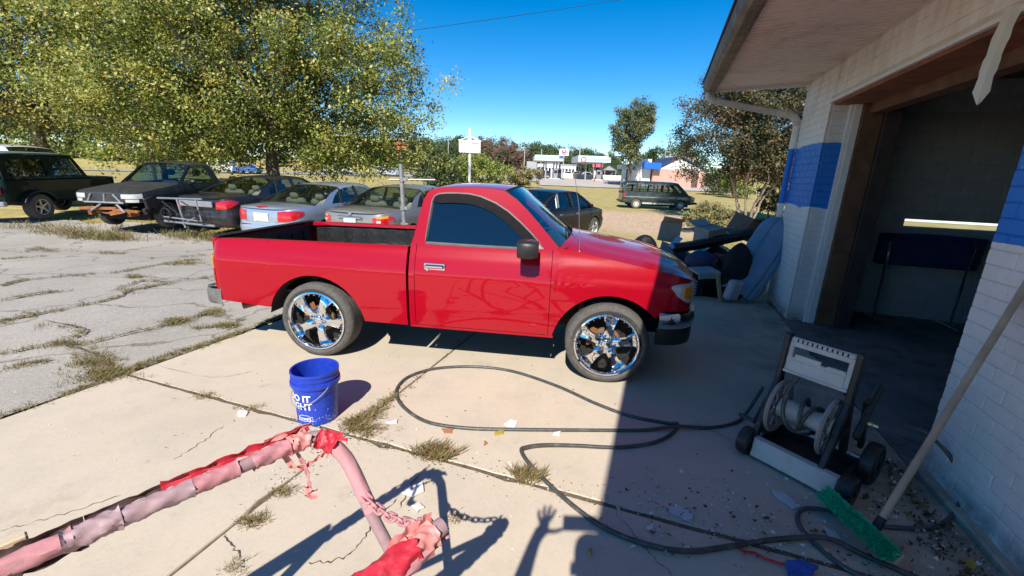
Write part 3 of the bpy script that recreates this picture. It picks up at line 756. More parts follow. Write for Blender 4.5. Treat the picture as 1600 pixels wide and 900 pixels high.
for i, (p, u, tp, lab) in enumerate(((2.36, 6.55, .92, 'long thin pipe leaning behind the brown door jamb inside the bay'), (2.50, 6.72, .7, 'shorter bar leaning beside the pipe inside the bay'))):
    m_ = MB(); m_.tube([PU(p, u, 0.01), PU(p - .08, UE - .23, tp)], .014, 8); tag(m_.build('pipe', STEEL), lab, 'pipe')
# ------------------------------------------------------------------ vehicles: shared pieces
RED = paint('red_paint', (.34, .0012, .011), .0, .35, coat=.85, spec=.10)
LINER = mat('bed_liner', (.014, .014, .015), .4, 0, .25, 8, bmp=.3, bs=70, dirt=(.09, .085, .08), dirt_amt=.4)
TINT = mat('dark_tinted_glass', (.004, .005, .009), .03, 0, .05, 3, coat=1.0, spec=.6, coat_rough=.01)
WSG = glass('windshield_glass', (.55, .72, .74)); CARG = glass('car_glass', (.48, .55, .53)); GREEN_G = glass('green_glass', (.42, .56, .52))
AMBER = mat('amber_lens', (.75, .28, .02), .15, 0, .08, 20, coat=1.0); REDL = mat('red_lens', (.50, .008, .012), .15, 0, .1, 20, coat=1.0)
CLEARL = mat('clear_lens', (.62, .62, .58), .12, .2, .12, 25, coat=1.0, dirt=(.35, .33, .28), dirt_amt=.4)
INTER = mat('car_interior', (.05, .048, .045), .8, 0, .2, 6)
UNDER = mat('underbody', (.016, .015, .014), .9, 0, .3, 8)
DISC = mat('brake_disc', (.30, .20, .13), .5, .6, .25, 12)
GLUE = mat('window_trim', (.20, .185, .175), .4, .3, .15, 10)
SEAT = mat('tan_seat', (.40, .36, .29), .8, 0, .1, 6)
PLATE = mat('licence_plate', (.62, .64, .66), .5, .1, .1, 20)
TREAD = mat('tyre_tread', (.085, .08, .073), .85, 0, .3, 30, dirt=(.15, .13, .11), dirt_amt=.5)

def plan_pt(plan, t):
    """point and outward normal at fraction t along the half plan (rear centre -> side -> front centre)"""
    n = len(plan); s_ = t * (n - 1); i = min(int(s_), n - 2); f = s_ - i
    a, b = plan[i], plan[i + 1]; p = (a[0] + (b[0] - a[0]) * f, a[1] + (b[1] - a[1]) * f)
    a2 = plan[max(i - 1, 0)]; b2 = plan[min(i + 2, n - 1)]
    d = Vector((b2[0] - a2[0], b2[1] - a2[1])).normalized()
    return p, Vector((-d.y, d.x))
def wall_grid(mb, plan, sel, zb, zt, prof, side, rows=9, off=0.0):
    """side wall of a body: columns follow the plan curve, rows climb from zb(x) to zt(x)"""
    cols = []
    for i in sel:
        a = plan[max(i - 1, 0)]; b = plan[min(i + 1, len(plan) - 1)]
        d = Vector((b[0] - a[0], b[1] - a[1])); d = d.normalized() if d.length > 1e-9 else Vector((1, 0))
        nn = Vector((-d.y, d.x))            # outward for +y half running rear->front
        x, y = plan[i]; z0, z1 = zb(x), zt(x); c = []
        for k in range(rows):
            z = lerp(z0, z1, k / (rows - 1)); o_ = prof(z, x) + off
            c.append((x + nn.x * o_, side * max(0, y + nn.y * o_), z))
        cols.append(c)
    mb.grid(cols)
def arch(x, arches):
    z = -9
    for cx, cz, r in arches:
        if abs(x - cx) < r: z = max(z, cz + math.sqrt(r * r - (x - cx) ** 2))
    return z
def dense_x(pts, arches, step=.08):
    """resample the plan curve, with extra columns where wheel arches cut it"""
    P = spline(pts, 12); out = []
    L = [0]
    for a, b in zip(P, P[1:]): L.append(L[-1] + math.dist(a, b))
    n = max(40, int(L[-1] / step))
    ds = [L[-1] * i / n for i in range(n + 1)]
    xs_ = [p[0] for p in P]; ys_ = [p[1] for p in P]
    for cx, cz, r in arches:
        for a in np.linspace(-PI / 2, PI / 2, 25):
            xx = cx + r * math.sin(a)
            for j in range(len(P) - 1):
                if (P[j][0] - xx) * (P[j + 1][0] - xx) <= 0 and P[j][1] > max(ys_) * .8:
                    f = (xx - P[j][0]) / (P[j + 1][0] - P[j][0] + 1e-9); ds.append(L[j] + f * (L[j + 1] - L[j])); break
    ds = sorted(ds); dd = [ds[0]]
    for d in ds[1:]:
        if d - dd[-1] > .004: dd.append(d)
    dd[-1] = L[-1]
    return [(float(np.interp(d, L, xs_)), float(np.interp(d, L, ys_))) for d in dd]
def strip_arch(mb, cx, cz, r, y, dpt, a0=-80, a1=80, zmin=-9, ro=.0):
    """inner lining of a wheel arch"""
    rows = []
    for a in np.linspace(R(a0), R(a1), 25):
        x, z = cx + r * math.sin(a), cz + r * math.cos(a)
        if z < zmin: z = zmin
        rows.append([(x, y, z), (x, y - math.copysign(dpt, y), z)])
    mb.grid(rows)

def tyre_mesh(r, wdt, rim):
    """tyre turned about y: outer face at y=-wdt/2"""
    m_ = MB(); h = wdt / 2; T = Matrix.Rotation(PI / 2, 4, 'X')
    prof = [(rim, -h * .80), (rim + .012, -h * .92), (rim + (r - rim) * .45, -h * 1.0), (r - .035, -h * .97), (r - .014, -h * .88), (r - .004, -h * .74)]
    gz = []
    for f in (-.62, -.3, .0, .3, .62):
        gz += [(r, (f - .085) * h), (r - .007, (f - .07) * h), (r - .007, (f - .03) * h), (r, (f - .015) * h)]
    prof = prof + gz + [(r - .004, h * .74), (r - .014, h * .88), (r - .035, h * .97), (rim + (r - rim) * .45, h), (rim, h * .8)]
    m_.lathe(prof, 56, T); return m_
def wheel(parent, x, y, z, r, wdt, rim, style, side, steer=0.0, base=None):
    """wheel part with tyre, rim and brake disc as sub-parts; side -1 means its face looks towards -y"""
    wobj = bpy.data.objects.new('wheel', None); col.objects.link(wobj); wobj.parent = parent
    wobj.location = (x, y, z); wobj.rotation_euler = (0, rng.uniform(0, 6.2) if style != 'hero' else (.10 if x > 1 else .42), (0 if side < 0 else PI) + steer)
    if base is not None:
        for ch in base.children: inst(ch, wobj)
        return wobj
    tyre_mesh(r, wdt, rim).build('tyre', TREAD, wobj, smooth=40)
    T = Matrix.Rotation(PI / 2, 4, 'X'); h = wdt / 2
    if style == 'hero':
        m_ = MB()
        m_.lathe([(rim + .006, h * .90), (rim + .008, h * .99), (rim - .004, h * 1.02), (rim - .012, h * .97), (rim - .018, h * .80), (rim - .022, h * .55), (rim - .026, h * .1), (rim - .03, -h * .75)], 64, T)
        for k in range(5):
            a = 2 * PI * k / 5
            rr_ = []
            for t in np.linspace(0, 1, 9):
                rad = lerp(.055, rim - .014, t); wd = lerp(.044, .039, sstep(0, .4, t)) + .027 * sstep(.45, 1, t); yy_ = -h * (.52 + .26 * math.sin(PI * t * .9)) + .02 * t
                ring = []
                for q in range(10):
                    b = 2 * PI * q / 10; lx = wd * math.cos(b); ly = (.020 if math.sin(b) < 0 else .024) * math.sin(b)
                    if math.sin(b) < -.3 and t > .25: ly *= (.35 if abs(lx) < wd * .4 else 1.0)
                    ring.append((rad * math.sin(a) + lx * math.cos(a), yy_ + ly, rad * math.cos(a) - lx * math.sin(a)))
                rr_.append(ring)
            m_.loft(rr_, True)
        # hub with lug nuts
        m_.lathe([(.095, h * .28), (.096, h * .50), (.085, h * .60), (.045, h * .62), (.04, h * .70), (.032, h * .76), (.0, h * .78)], 32, T)
        for k in range(6):
            a = 2 * PI * (k + .5) / 6
            m_.lathe([(.012, h * .58), (.012, h * .82), (.008, h * .88), (0, h * .88)], 6, Mx((.063 * math.sin(a), 0, .063 * math.cos(a))) @ T)
        for k in range(30):
            a = 2 * PI * k / 30
            m_.lathe([(.0055, h * .9), (.0045, h * 1.0), (0, h * 1.03)], 6, Mx(((rim - .02) * math.sin(a), 0, (rim - .02) * math.cos(a))) @ T)
        m_.build('rim', CHROME, wobj, smooth=50)
        m_ = MB(); m_.lathe([(.05, h * .10), (.118, h * .10), (.12, h * .04), (.12, -h * .12), (.05, -h * .12)], 36, T); m_.build('brake_disc', DISC, wobj, smooth=35)
        m_ = MB(); m_.lathe([(.10, h * .2), (.165, h * .2), (.17, h * .1), (.17, -h * .3), (.1, -h * .3), (.1, h * .2)], 10, T, a0=2.4, a1=3.5, caps=(True, True)); m_.build('caliper', RUST, wobj, smooth=35)
        m_ = MB(); m_.lathe([(0, -h * .35), (rim - .03, -h * .35)], 32, T); m_.build('back_plate', UNDER, wobj, smooth=0)
    else:
        m_ = MB(); ns = {'five': 5, 'steel': 8, 'multi': 9}.get(style, 5)
        m_.lathe([(rim + .004, h * .84), (rim + .006, h * .95), (rim - .008, h * .93), (rim - .02, h * .6), (rim - .03, -h * .5)], 36, T)
        for k in range(ns):
            a = 2 * PI * k / ns; rr_ = []
            for t in np.linspace(0, 1, 4):
                rad = lerp(.03, rim - .012, t); wd = (rim * 1.9 / ns) * lerp(.42, .30, t) * (1.35 if style == 'steel' else 1); yy_ = -h * (.62 + .12 * t)
                rr_.append([(rad * math.sin(a) + lx * math.cos(a), yy_ + ly, rad * math.cos(a) - lx * math.sin(a)) for lx, ly in ((-wd, .012), (-wd * .8, -.012), (wd * .8, -.012), (wd, .012))])
            m_.loft(rr_, True)
        m_.lathe([(.07, h * .5), (.068, h * .72), (.04, h * .8), (0, h * .8)], 18, T)
        m_.build('rim', {'steel': WHITEP}.get(style, ALLOY), wobj, smooth=45)
        m_ = MB(); m_.lathe([(0, h * .05), (rim - .03, h * .05)], 24, T); m_.build('brake_disc', UNDER, wobj, smooth=0)
    return wobj
ALLOY = mat('alloy_wheel', (.50, .50, .50), .35, .7, .12, 10, dirt=(.15, .12, .1), dirt_amt=.5)
# ------------------------------------------------------------------ the red pickup
TA = math.atan2(3.278 - 3.606, .841 + 1.758)
tn = Vector((-math.sin(TA), math.cos(TA)))
HW = .845
t0 = Vector((-1.758, 3.606)) + tn * HW
truck = thing('pickup_truck', 'shiny red single cab pickup with chrome five spoke wheels on the sunny concrete', 'pickup truck', (t0.x, t0.y, 0), TA)
AR = [(.01, .305, .458), (2.578, .305, .462)]
def pf(z, x=0):
    """how far the body side leans in or out from its widest line"""
    return interp(z, [(.33, -.030), (.42, -.016), (.55, -.004), (.70, 0), (.82, .0), (.865, -.002), (.877, -.012), (.95, -.028), (1.0, -.044), (1.04, -.066), (1.09, -.080), (1.2, -.10)])
def sillz(x): return interp(x, [(-1.0, .475), (-.46, .44), (.42, .375), (.9, .372), (2.1, .374), (3.0, .42), (3.4, .45)])
def zb(x): return max(sillz(x), arch(x, AR))
# bed sides
def bed_top(x): return interp(x, [(-.96, 1.022), (-.7, 1.034), (.2, 1.044), (.86, 1.052)])
planB = dense_x([(-.985, .80), (-.955, .825), (-.90, .838), (-.6, .845), (0, .845), (.5, .845), (.862, .845)], [AR[0]], .06)
for s_ in (-1, 1):
    m_ = MB(); sel = range(len(planB))
    wall_grid(m_, planB, sel, zb, bed_top, pf, s_, 15)
    rows = []
    for x, y in planB:
        zt_ = bed_top(x); yy_ = y + pf(zt_)
        rows.append([(x, s_ * yy_, zt_), (x, s_ * (yy_ - .012), zt_ + .007), (x, s_ * (yy_ - .06), zt_ + .007), (x, s_ * (yy_ - .072), zt_ - .004), (x, s_ * (yy_ - .075), zt_ - .03)])
    m_.grid(rows)
    rows = []                                   # rolled lip along the lower edge and wheel arch
    for x, y in planB: z0 = zb(x); rows.append([(x, s_ * (y + pf(z0)), z0), (x, s_ * (y + pf(z0) - .028), z0 + .004)])
    m_.grid(rows)
    m_.grid([[(.862, s_ * (.845 + pf(z)), z) for z in np.linspace(.375, 1.05, 8)], [(.862, s_ * .76, z) for z in np.linspace(.375, 1.05, 8)]])
    bs_ = m_.build('bed_side', RED, truck, smooth=40)
    m_ = MB(); strip_arch(m_, *AR[0][:2], AR[0][2] - .004, s_ * .83, .30); m_.build('arch_liner', UNDER, bs_, smooth=180)
    # plastic liner inside the bed: ribs, and a hump over the wheel
    m_ = MB(); n = 60; rows = []
    for i in range(n + 1):
        x = lerp(-.90, .84, i / n); rib = .010 if math.sin(x * 24) > .2 else 0
        yi = .772 - .005
        c = [(x, s_ * .775, bed_top(x) - .012), (x, s_ * (.755), bed_top(x) - .03), (x, s_ * (.735 - rib), bed_top(x) - .06), (x, s_ * (.725 - rib), .78)]
        hump = math.sqrt(max(0, .50 ** 2 - (x - .03) ** 2)); top = .325 + hump
        if top > .60: c += [(x, s_ * .72, max(.60, top + .02)), (x, s_ * .56, max(.6, top + .015)), (x, s_ * .53, max(.6, top - .03)), (x, s_ * .53, .585)]
        else: c += [(x, s_ * .72, .66), (x, s_ * .71, .62), (x, s_ * .70, .60), (x, s_ * .69, .585)]
        rows.append(c)
    m_.grid(rows); m_.build('bed_liner', LINER, truck, smooth=30)
    # tail lamp on the rear corner: amber over red
    sel = [i for i, (x, y) in enumerate(planB) if x < -.925]
    for (a, b, ml, nm) in ((.765, .885, AMBER, 'amber_lens'), (.60, .762, REDL, 'red_lens')):
        m_ = MB(); wall_grid(m_, planB, sel, lambda x: a, lambda x: b, pf, s_, 5, .006)
        m_.grid([[(-.985, s_ * (.80 + .004), a), (-.985, s_ * (.80 + .004), b)], [(-1.0, s_ * .77, a), (-1.0, s_ * .77, b)], [(-1.0, s_ * .70, a), (-1.0, s_ * .70, b)]])
        m_.build('tail_light', ml, truck, smooth=40, solid=.006)
m_ = MB(); m_.box((0, 0, .575), (1.74, 1.45, .02), M=Mx((-.03, 0, 0)))
for k in range(13): m_.box((-.03, -.5 + k * .083, .592), (1.70, .035, .014), b=.004)
m_.build('bed_floor', LINER, truck, smooth=0)
m_ = MB(); m_.box((.845, 0, .82), (.03, 1.50, .47), b=.006)
for k in range(5): m_.box((.824, -.5 + .25 * k, .80), (.02, .12, .36), b=.008)
m_.build('bed_front', LINER, truck, smooth=0)
m_ = MB(); m_.box((-.975, 0, .755), (.05, 1.535, .555), b=.012); m_.box((-1.001, 0, .76), (.006, 1.2, .22), b=.002); m_.box((-1.004, 0, .94), (.01, .18, .06), b=.004)
tg = m_.build('tailgate', RED, truck, smooth=40)
m_ = MB(); m_.box((-.944, 0, .80), (.012, 1.42, .40), b=.004)
for k in range(6): m_.box((-.936, -.55 + .22 * k, .80), (.016, .10, .30), b=.006)
m_.build('tailgate_liner', LINER, tg, smooth=0)
m_ = MB(); m_.box((-.965, 0, 1.044), (.075, 1.50, .016), b=.006); m_.build('tailgate_cap', LINER, tg)
m_ = MB(); P = spline([(-.90, -.835), (-1.03, -.825), (-1.095, -.74), (-1.11, -.4), (-1.11, 0)], 6); P = P + [(x, -y) for x, y in P[-2::-1]]
rows = [[(x + dx, y * (1 - .0), z) for dx, z in ((.03, .575), (0, .575), (-.012, .555), (-.012, .455), (0, .432), (.03, .43))] for x, y in P]
m_.grid(rows); m_.box((-1.03, 0, .582), (.13, 1.56, .014), b=.004); m_.build('rear_bumper', mat('dull_chrome', (.42, .42, .42), .28, .9, .2, 9, dirt=(.1, .1, .1), dirt_amt=.5), truck, smooth=40)
m_ = MB(); T = frame_to((-.8, -.55, -.18)); m_.lathe([(.030, 0), (.034, .16), (.031, .16), (.028, .02)], 16, Matrix.Translation((-.72, -.58, .40)) @ T); m_.build('tail_pipe', RUST, truck)

# cab, doors, fenders: the near-vertical skin
def cab_top(x): return interp(x, [(.88, 1.082), (1.9, 1.088), (2.09, 1.118), (2.15, 1.12), (2.58, 1.045), (2.95, .985), (3.1, .950), (3.17, .928), (3.235, .905), (3.32, .885)])
planF = dense_x([(.885, .845), (1.5, .845), (2.1, .845), (2.6, .845), (2.92, .840), (3.06, .820), (3.165, .770), (3.235, .680), (3.280, .52), (3.305, .28), (3.312, .02), (3.312, 0)], [AR[1]], .05)
planF = [(x, max(0, y)) for x, y in planF]
def seg(x0, x1): return [i for i, (x, y) in enumerate(planF) if x0 <= x <= x1]
def seam_panel(name, x0, x1, s_, zb_, zt_, mat_, rows=15, parent=None, lip=True):
    sel = seg(x0, x1); m_ = MB()
    pl = [(x0, .845)] + [planF[i] for i in sel if planF[i][0] > x0 + .004 and planF[i][0] < x1 - .004] + ([(x1, .845)] if x1 < 3 else [planF[i] for i in range(len(planF)) if planF[i][0] >= x1 - .004])
    wall_grid(m_, pl, range(len(pl)), zb_, zt_, pf, s_, rows)
    if lip:
        r2 = [[(x, s_ * (y + pf(zb_(x))), zb_(x)), (x, s_ * (y + pf(zb_(x)) - .03), zb_(x) + .004)] for x, y in pl]; m_.grid(r2)
        for xe in (x0, x1):
            if xe < 3:
                zz_ = np.linspace(zb_(xe), zt_(xe), rows); m_.grid([[(xe, s_ * (.845 + pf(z)), z) for z in zz_], [(xe, s_ * (.845 + pf(z) - .02), z) for z in zz_]])
    return m_.build(name, mat_, parent or truck, smooth=40), pl
def nose_bottom(x): return max(arch(x, [AR[1]]), interp(x, [(2.1, .374), (2.9, .56), (3.0, .665), (3.4, .665)])) if x > 2.5 else zb(x)
GAP = .0045
for s_ in (-1, 1):
    seam_panel('cab_corner', .885, .935, s_, lambda x: .374, cab_top, RED)
    dr, _ = seam_panel('door', .935 + GAP, 2.088 - GAP, s_, lambda x: .388, cab_top, RED, 17)
    m_ = MB(); m_.box((1.11, s_ * (.845 + pf(.905) + .002), .905), (.185, .012, .075), b=.005); m_.box((1.11, s_ * (.845 + pf(.905) + .014), .912), (.165, .022, .032), b=.010)
    m_.lathe([(.011, 0), (.011, .02), (0, .02)], 12, Mx((1.05, s_ * (.845 + pf(.9) - .004), .886), (PI / 2 if s_ < 0 else -PI / 2, 0, 0)))
    m_.build('door_handle', CHROME, dr)
    fd, fpl = seam_panel('front_fender', 2.088, 3.17, s_, nose_bottom, cab_top, RED, 15)
    m_ = MB(); strip_arch(m_, *AR[1][:2], AR[1][2] - .004, s_ * .83, .32); m_.build('arch_liner', UNDER, fd, smooth=180)
    # rocker below the door
    m_ = MB(); m_.grid([[(x, s_ * (.845 + pf(.384) + o_), z) for o_, z in ((.0, .384), (-.004, .362), (-.06, .352))] for x in np.linspace(.885, 2.13, 12)]); m_.build('rocker_panel', RED, truck, smooth=40)
    # headlight wrapping the corner, amber marker inside it
    pl = [p for p in planF if 3.03 <= p[0] and p[1] > .40]
    def hb(x): return interp(x, [(3.03, .865), (3.08, .80), (3.17, .735), (3.3, .725)])
    def ht(x): return interp(x, [(3.03, .875), (3.10, .893), (3.2, .893), (3.3, .880)])
    m_ = MB(); wall_grid(m_, pl, range(len(pl)), hb, ht, pf, s_, 6, .010); hl = m_.build('headlight', CLEARL, truck, smooth=60, solid=.012)
    pl2 = [p for p in planF if 3.10 <= p[0] and p[1] > .715]
    m_ = MB(); wall_grid(m_, pl2, range(len(pl2)), lambda x: interp(x, [(3.1, .815), (3.15, .772), (3.25, .765)]), lambda x: interp(x, [(3.1, .862), (3.2, .868)]), pf, s_, 5, .0135); m_.build('marker_lens', AMBER, hl, smooth=60, solid=.004)
# nose between the lamps: grille and lower panel
pl = [p for p in planF if p[1] <= .52 or p[0] > 3.29]
for s_ in (-1, 1):
    m_ = MB(); wall_grid(m_, [p for p in planF if p[0] >= 3.165], range(len([p for p in planF if p[0] >= 3.165])), lambda x: .665, lambda x: .73, pf, s_, 4); m_.build('nose_panel', RED, truck, smooth=40)
m_ = MB(); m_.box((3.292, 0, .80), (.03, 1.0, .16), b=.01)
for k in range(5): m_.box((3.315, 0, .745 + k * .027), (.02, .98, .009), b=.002)
m_.box((3.318, 0, .80), (.03, .03, .15), b=.004); m_.build('grille', GREYP, truck)
# bumper: chrome bar over a dark valance
plb = [(x + .02, y) for x, y in planF if x >= 2.925]
for (nm, z0, z1, of, mt_) in (('front_bumper', .525, .655, .022, CHROME), ('valance', .385, .523, .006, BLACKP)):
    m_ = MB(); 
    for s_ in (-1, 1):
        cols = []
        for i, (x, y) in enumerate(plb):
            a = plb[max(0, i - 1)]; b = plb[min(len(plb) - 1, i + 1)]; d = Vector((b[0] - a[0], b[1] - a[1])).normalized(); nn = Vector((-d.y, d.x))
            c = []
            for o_, z in ((-.04, z1), (of * .6, z1), (of, z1 - .018), (of * 1.15, (z0 + z1) / 2), (of, z0 + .02), (of * .4, z0), (-.04, z0)):
                c.append((x + nn.x * o_, s_ * max(0, y + nn.y * o_), z))
            cols.append(c)
        m_.grid(cols); m_.add(cols[0], [tuple(range(len(cols[0])))])
    m_.build(nm, mt_, truck, smooth=50)
# hood
m_ = MB(); rows = []
hx = [p for p in planF if p[0] >= 2.12]
hx = [(2.14, .845)] + [p for p in hx if p[0] > 2.16]
for x, y in hx:
    zt_ = cab_top(x); yo = max(.0, y + pf(zt_) - .004); cow = .10 * sstep(2.5, 2.14, x); k_ = yo / .77
    crown = lerp(.052, .062, sstep(2.1, 2.8, x)) * k_
    row = []
    for t in np.linspace(-1, 1, 25):
        a = abs(t); z = zt_ + crown * (1 - a ** 2.2) + (.010 * sstep(.95, .86, a) if k_ > .6 else 0) + (.012 * sstep(.70, .55, a) * sstep(2.2, 2.5, x) if k_ > .6 else 0)
        row.append((x + cow * (1 - a * a) , t * yo, z))
    rows.append(row)
m_.grid(rows); hood = m_.build('hood', RED, truck, smooth=60)
# greenhouse: pillars and roof rails as one ring with the door window cut out
def gy(z): return .845 + pf(1.085) - .004 - (z - 1.085) * .245 - .10 * max(0, z - 1.40) ** 1.5
outer = [(.885, 1.082), (.905, 1.15), (.94, 1.32), (.972, 1.45), (1.0, 1.51), (1.04, 1.538), (1.12, 1.553), (1.25, 1.562), (1.40, 1.566), (1.55, 1.560), (1.66, 1.545), (1.76, 1.487), (1.86, 1.40), (1.96, 1.30), (2.06, 1.195), (2.135, 1.115), (2.088, 1.1), (1.7, 1.083), (1.3, 1.08)]
inner = [(1.012, 1.098), (1.016, 1.15), (1.036, 1.32), (1.050, 1.44), (1.066, 1.478), (1.10, 1.498), (1.16, 1.506), (1.25, 1.510), (1.36, 1.508), (1.46, 1.490), (1.585, 1.445), (1.695, 1.383), (1.80, 1.303), (1.895, 1.22), (1.965, 1.15), (2.005, 1.102), (1.90, 1.096), (1.6, 1.094), (1.3, 1.095)]
for s_ in (-1, 1):
    m_ = MB(); n = len(outer); vs = []
    for (x, z) in outer: vs.append((x, s_ * gy(z), z))
    for (x, z) in inner: vs.append((x, s_ * gy(z), z))
    for (x, z) in inner: vs.append((x, s_ * (gy(z) - .03), z))
    fs = [(i, (i + 1) % n, n + (i + 1) % n, n + i) for i in range(n)] + [(n + i, n + (i + 1) % n, 2 * n + (i + 1) % n, 2 * n + i) for i in range(n)]
    m_.add(vs, fs); pil = m_.build('cab_pillar', RED, truck, smooth=30)
    # grey rubber surround
    m_ = MB(); c = Vector((sum(p[0] for p in inner) / n, sum(p[1] for p in inner) / n))
    def sc(p, d):
        i = inner.index(p); a = inner[i - 1]; b = inner[(i + 1) % n]; dd = Vector((b[0] - a[0], b[1] - a[1])).normalized(); nn = Vector((dd.y, -dd.x))
        q = Vector(p)
        if (q + nn * .01 - c).length < (q - c).length: nn = -nn
        return (q.x + nn.x * d, q.y + nn.y * d)
    A1 = [sc(p, .011) for p in inner]; A2 = [sc(p, -.010) for p in inner]
    vs = [(x, s_ * (gy(z) + .001), z) for x, z in A1] + [(x, s_ * (gy(z) + .007), z) for x, z in inner] + [(x, s_ * (gy(z) - .012), z) for x, z in A2]
    m_.add(vs, [(k * n + i, k * n + (i + 1) % n, (k + 1) * n + (i + 1) % n, (k + 1) * n + i) for k in (0, 1) for i in range(n)]); m_.build('window_seal', GLUE, truck, smooth=30)
    m_ = MB(); vs = [(x, s_ * (gy(z) - .012), z) for x, z in A2]; m_.add(vs, [tuple(range(n))]); m_.build('door_window', TINT, truck, smooth=0)
    # rain visor along the top of the window
    top = inner[3:15]; m_ = MB(); rows = []
    for (x, z) in top:
        q = sc((x, z), -.075); q0 = sc((x, z), -.004); rows.append([(q0[0], s_ * (gy(q0[1]) + .004), q0[1]), ((q0[0] + q[0]) / 2, s_ * (gy((q0[1] + q[1]) / 2) + .0045), (q0[1] + q[1]) / 2), (q[0], s_ * (gy(q[1]) + .004), q[1])])
    m_.grid(rows); m_.build('rain_visor', mat('smoked_visor', (.006, .004, .006), .6, 0, .3, 20, spec=.12), truck, smooth=60, solid=.0015)
    # mirror sail and mirror
    m_ = MB(); m_.add([(1.90, s_ * (gy(1.21) + .002), 1.20), (2.02, s_ * (gy(1.1) + .004), 1.098), (1.86, s_ * (gy(1.1) + .004), 1.098)], [(0, 1, 2)]); m_.build('mirror_sail', GLUE, truck, smooth=0, solid=.012)
    m_ = MB(); rr_ = []
    for t, sc_ in ((0, .80), (.25, .97), (.6, 1.0), (.9, .93), (1.0, .84)):
        ring = []
        for q in range(20):
            a = 2 * PI * q / 20; ex = .5
            cx_, sx_ = math.copysign(abs(math.cos(a)) ** ex, math.cos(a)), math.copysign(abs(math.sin(a)) ** ex, math.sin(a))
            ring.append((1.865 + .07 * (1 - t) - .10 * t * 0 + .085 * (.5 - t), s_ * (.96 + .105 * sc_ * cx_), 1.128 + .073 * sc_ * sx_))
        rr_.append(ring)
    m_.loft(rr_); m_.box((1.92, s_ * .83, 1.085), (.10, .12, .022), b=.008); mi_ = m_.build('wing_mirror', BLACKP, truck, smooth=40)
    m_ = MB(); m_.box((1.8255, s_ * .96, 1.128), (.003, .17, .115), b=.001); m_.build('mirror_glass', CHROME, mi_)
# roof
m_ = MB(); rows = []
tops = outer[4:11]; tops = spline(tops, 4)
for x, z in tops:
    yo = gy(z); row = []
    k_ = sstep(.99, 1.2, x)
    for t in np.linspace(-1, 1, 25):
        a = abs(t); row.append((x + (.05 * sstep(1.45, 1.66, x) - .03 * (1 - k_)) * (1 - a * a), t * yo, z + .032 * (1 - a ** 2.4) * (.55 + .45 * k_) - .004 * sstep(.92, 1, a)))
    rows.append(row)
m_.grid(rows); m_.build('roof', RED, truck, smooth=60)
# windshield and rear wall with glass
def ws_row(t):
    x, z = lerp(1.665, 2.135, t), interp(t, [(0, 1.548), (1, 1.118)]); yo = gy(z) - .004
    return x, z, yo
rows = []
for t in np.linspace(0, 1, 9):
    x, z, yo = ws_row(t); row = []
    for q in np.linspace(-1, 1, 17):
        a = abs(q); row.append((x + lerp(.05, .115, t) * (1 - a ** 2.2), q * yo * .985, z + lerp(.030, .028, t) * (1 - a ** 2.4) - .002))
    rows.append(row)
m_ = MB(); m_.grid(rows); m_.build('windshield', WSG, truck, smooth=180, fix=False)
m_ = MB()
for q in (rows[0], rows[-1]): m_.tube(q, .010, 6)
for s_ in (0, -1): m_.tube([r_[s_] for r_ in rows], .010, 6)
m_.build('windshield_seal', BLACKM, truck)
m_ = MB(); rows = [[(.886, y, z) for y in np.linspace(-.76, .76, 9)] for z in np.linspace(.38, 1.09, 4)]; rows += [[(lerp(.886, .985, (z - 1.09) / .42), y * gy(z), z + .02 * (1 - abs(y) ** 2.4) * sstep(1.4, 1.51, z)) for y in np.linspace(-1, 1, 9)] for z in (1.12, 1.3, 1.45, 1.515)]
m_.grid(rows); m_.build('cab_back', RED, truck, smooth=40)
m_ = MB(); m_.add([(lerp(.886, .985, (z - 1.09) / .42) - .008, y, z) for y, z in ((-.58, 1.14), (.58, 1.14), (.54, 1.44), (-.54, 1.44))], [(0, 1, 2, 3)]); m_.build('rear_window', TINT, truck, smooth=0, solid=.01)
# cowl, wipers, antenna
m_ = MB(); rows = []
for t in np.linspace(0, 1, 5):
    rows.append([(2.118 + .075 * t + .125 * (1 - abs(q) ** 2.2), q * .76, 1.108 + .03 * (1 - abs(q) ** 2.2) + .012 * t) for q in np.linspace(-1, 1, 15)])
m_.grid(rows); m_.build('cowl', BLACKP, truck, smooth=60)
for y0, y1 in ((-.42, .12), (.12, .60)):
    m_ = MB(); m_.tube([(2.26, y0 - .02, 1.150), (2.215, (y0 + y1) / 2, 1.185), (2.12, y1, 1.225)], .009, 6); m_.tube([(2.22, y0 + .05, 1.183), (2.10, y1 + .12, 1.24)], .006, 5); m_.build('wiper', BLACKM, truck)
m_ = MB(); m_.tube([(2.30, -.735, 1.085), (2.27, -.74, 1.45), (2.18, -.75, 1.86)], [.0035, .003, .002], 6); m_.lathe([(.017, 0), (.016, .010), (.006, .026), (0, .026)], 12, Mx((2.30, -.735, 1.075)), (False, False)); m_.build('antenna', STEEL, truck)
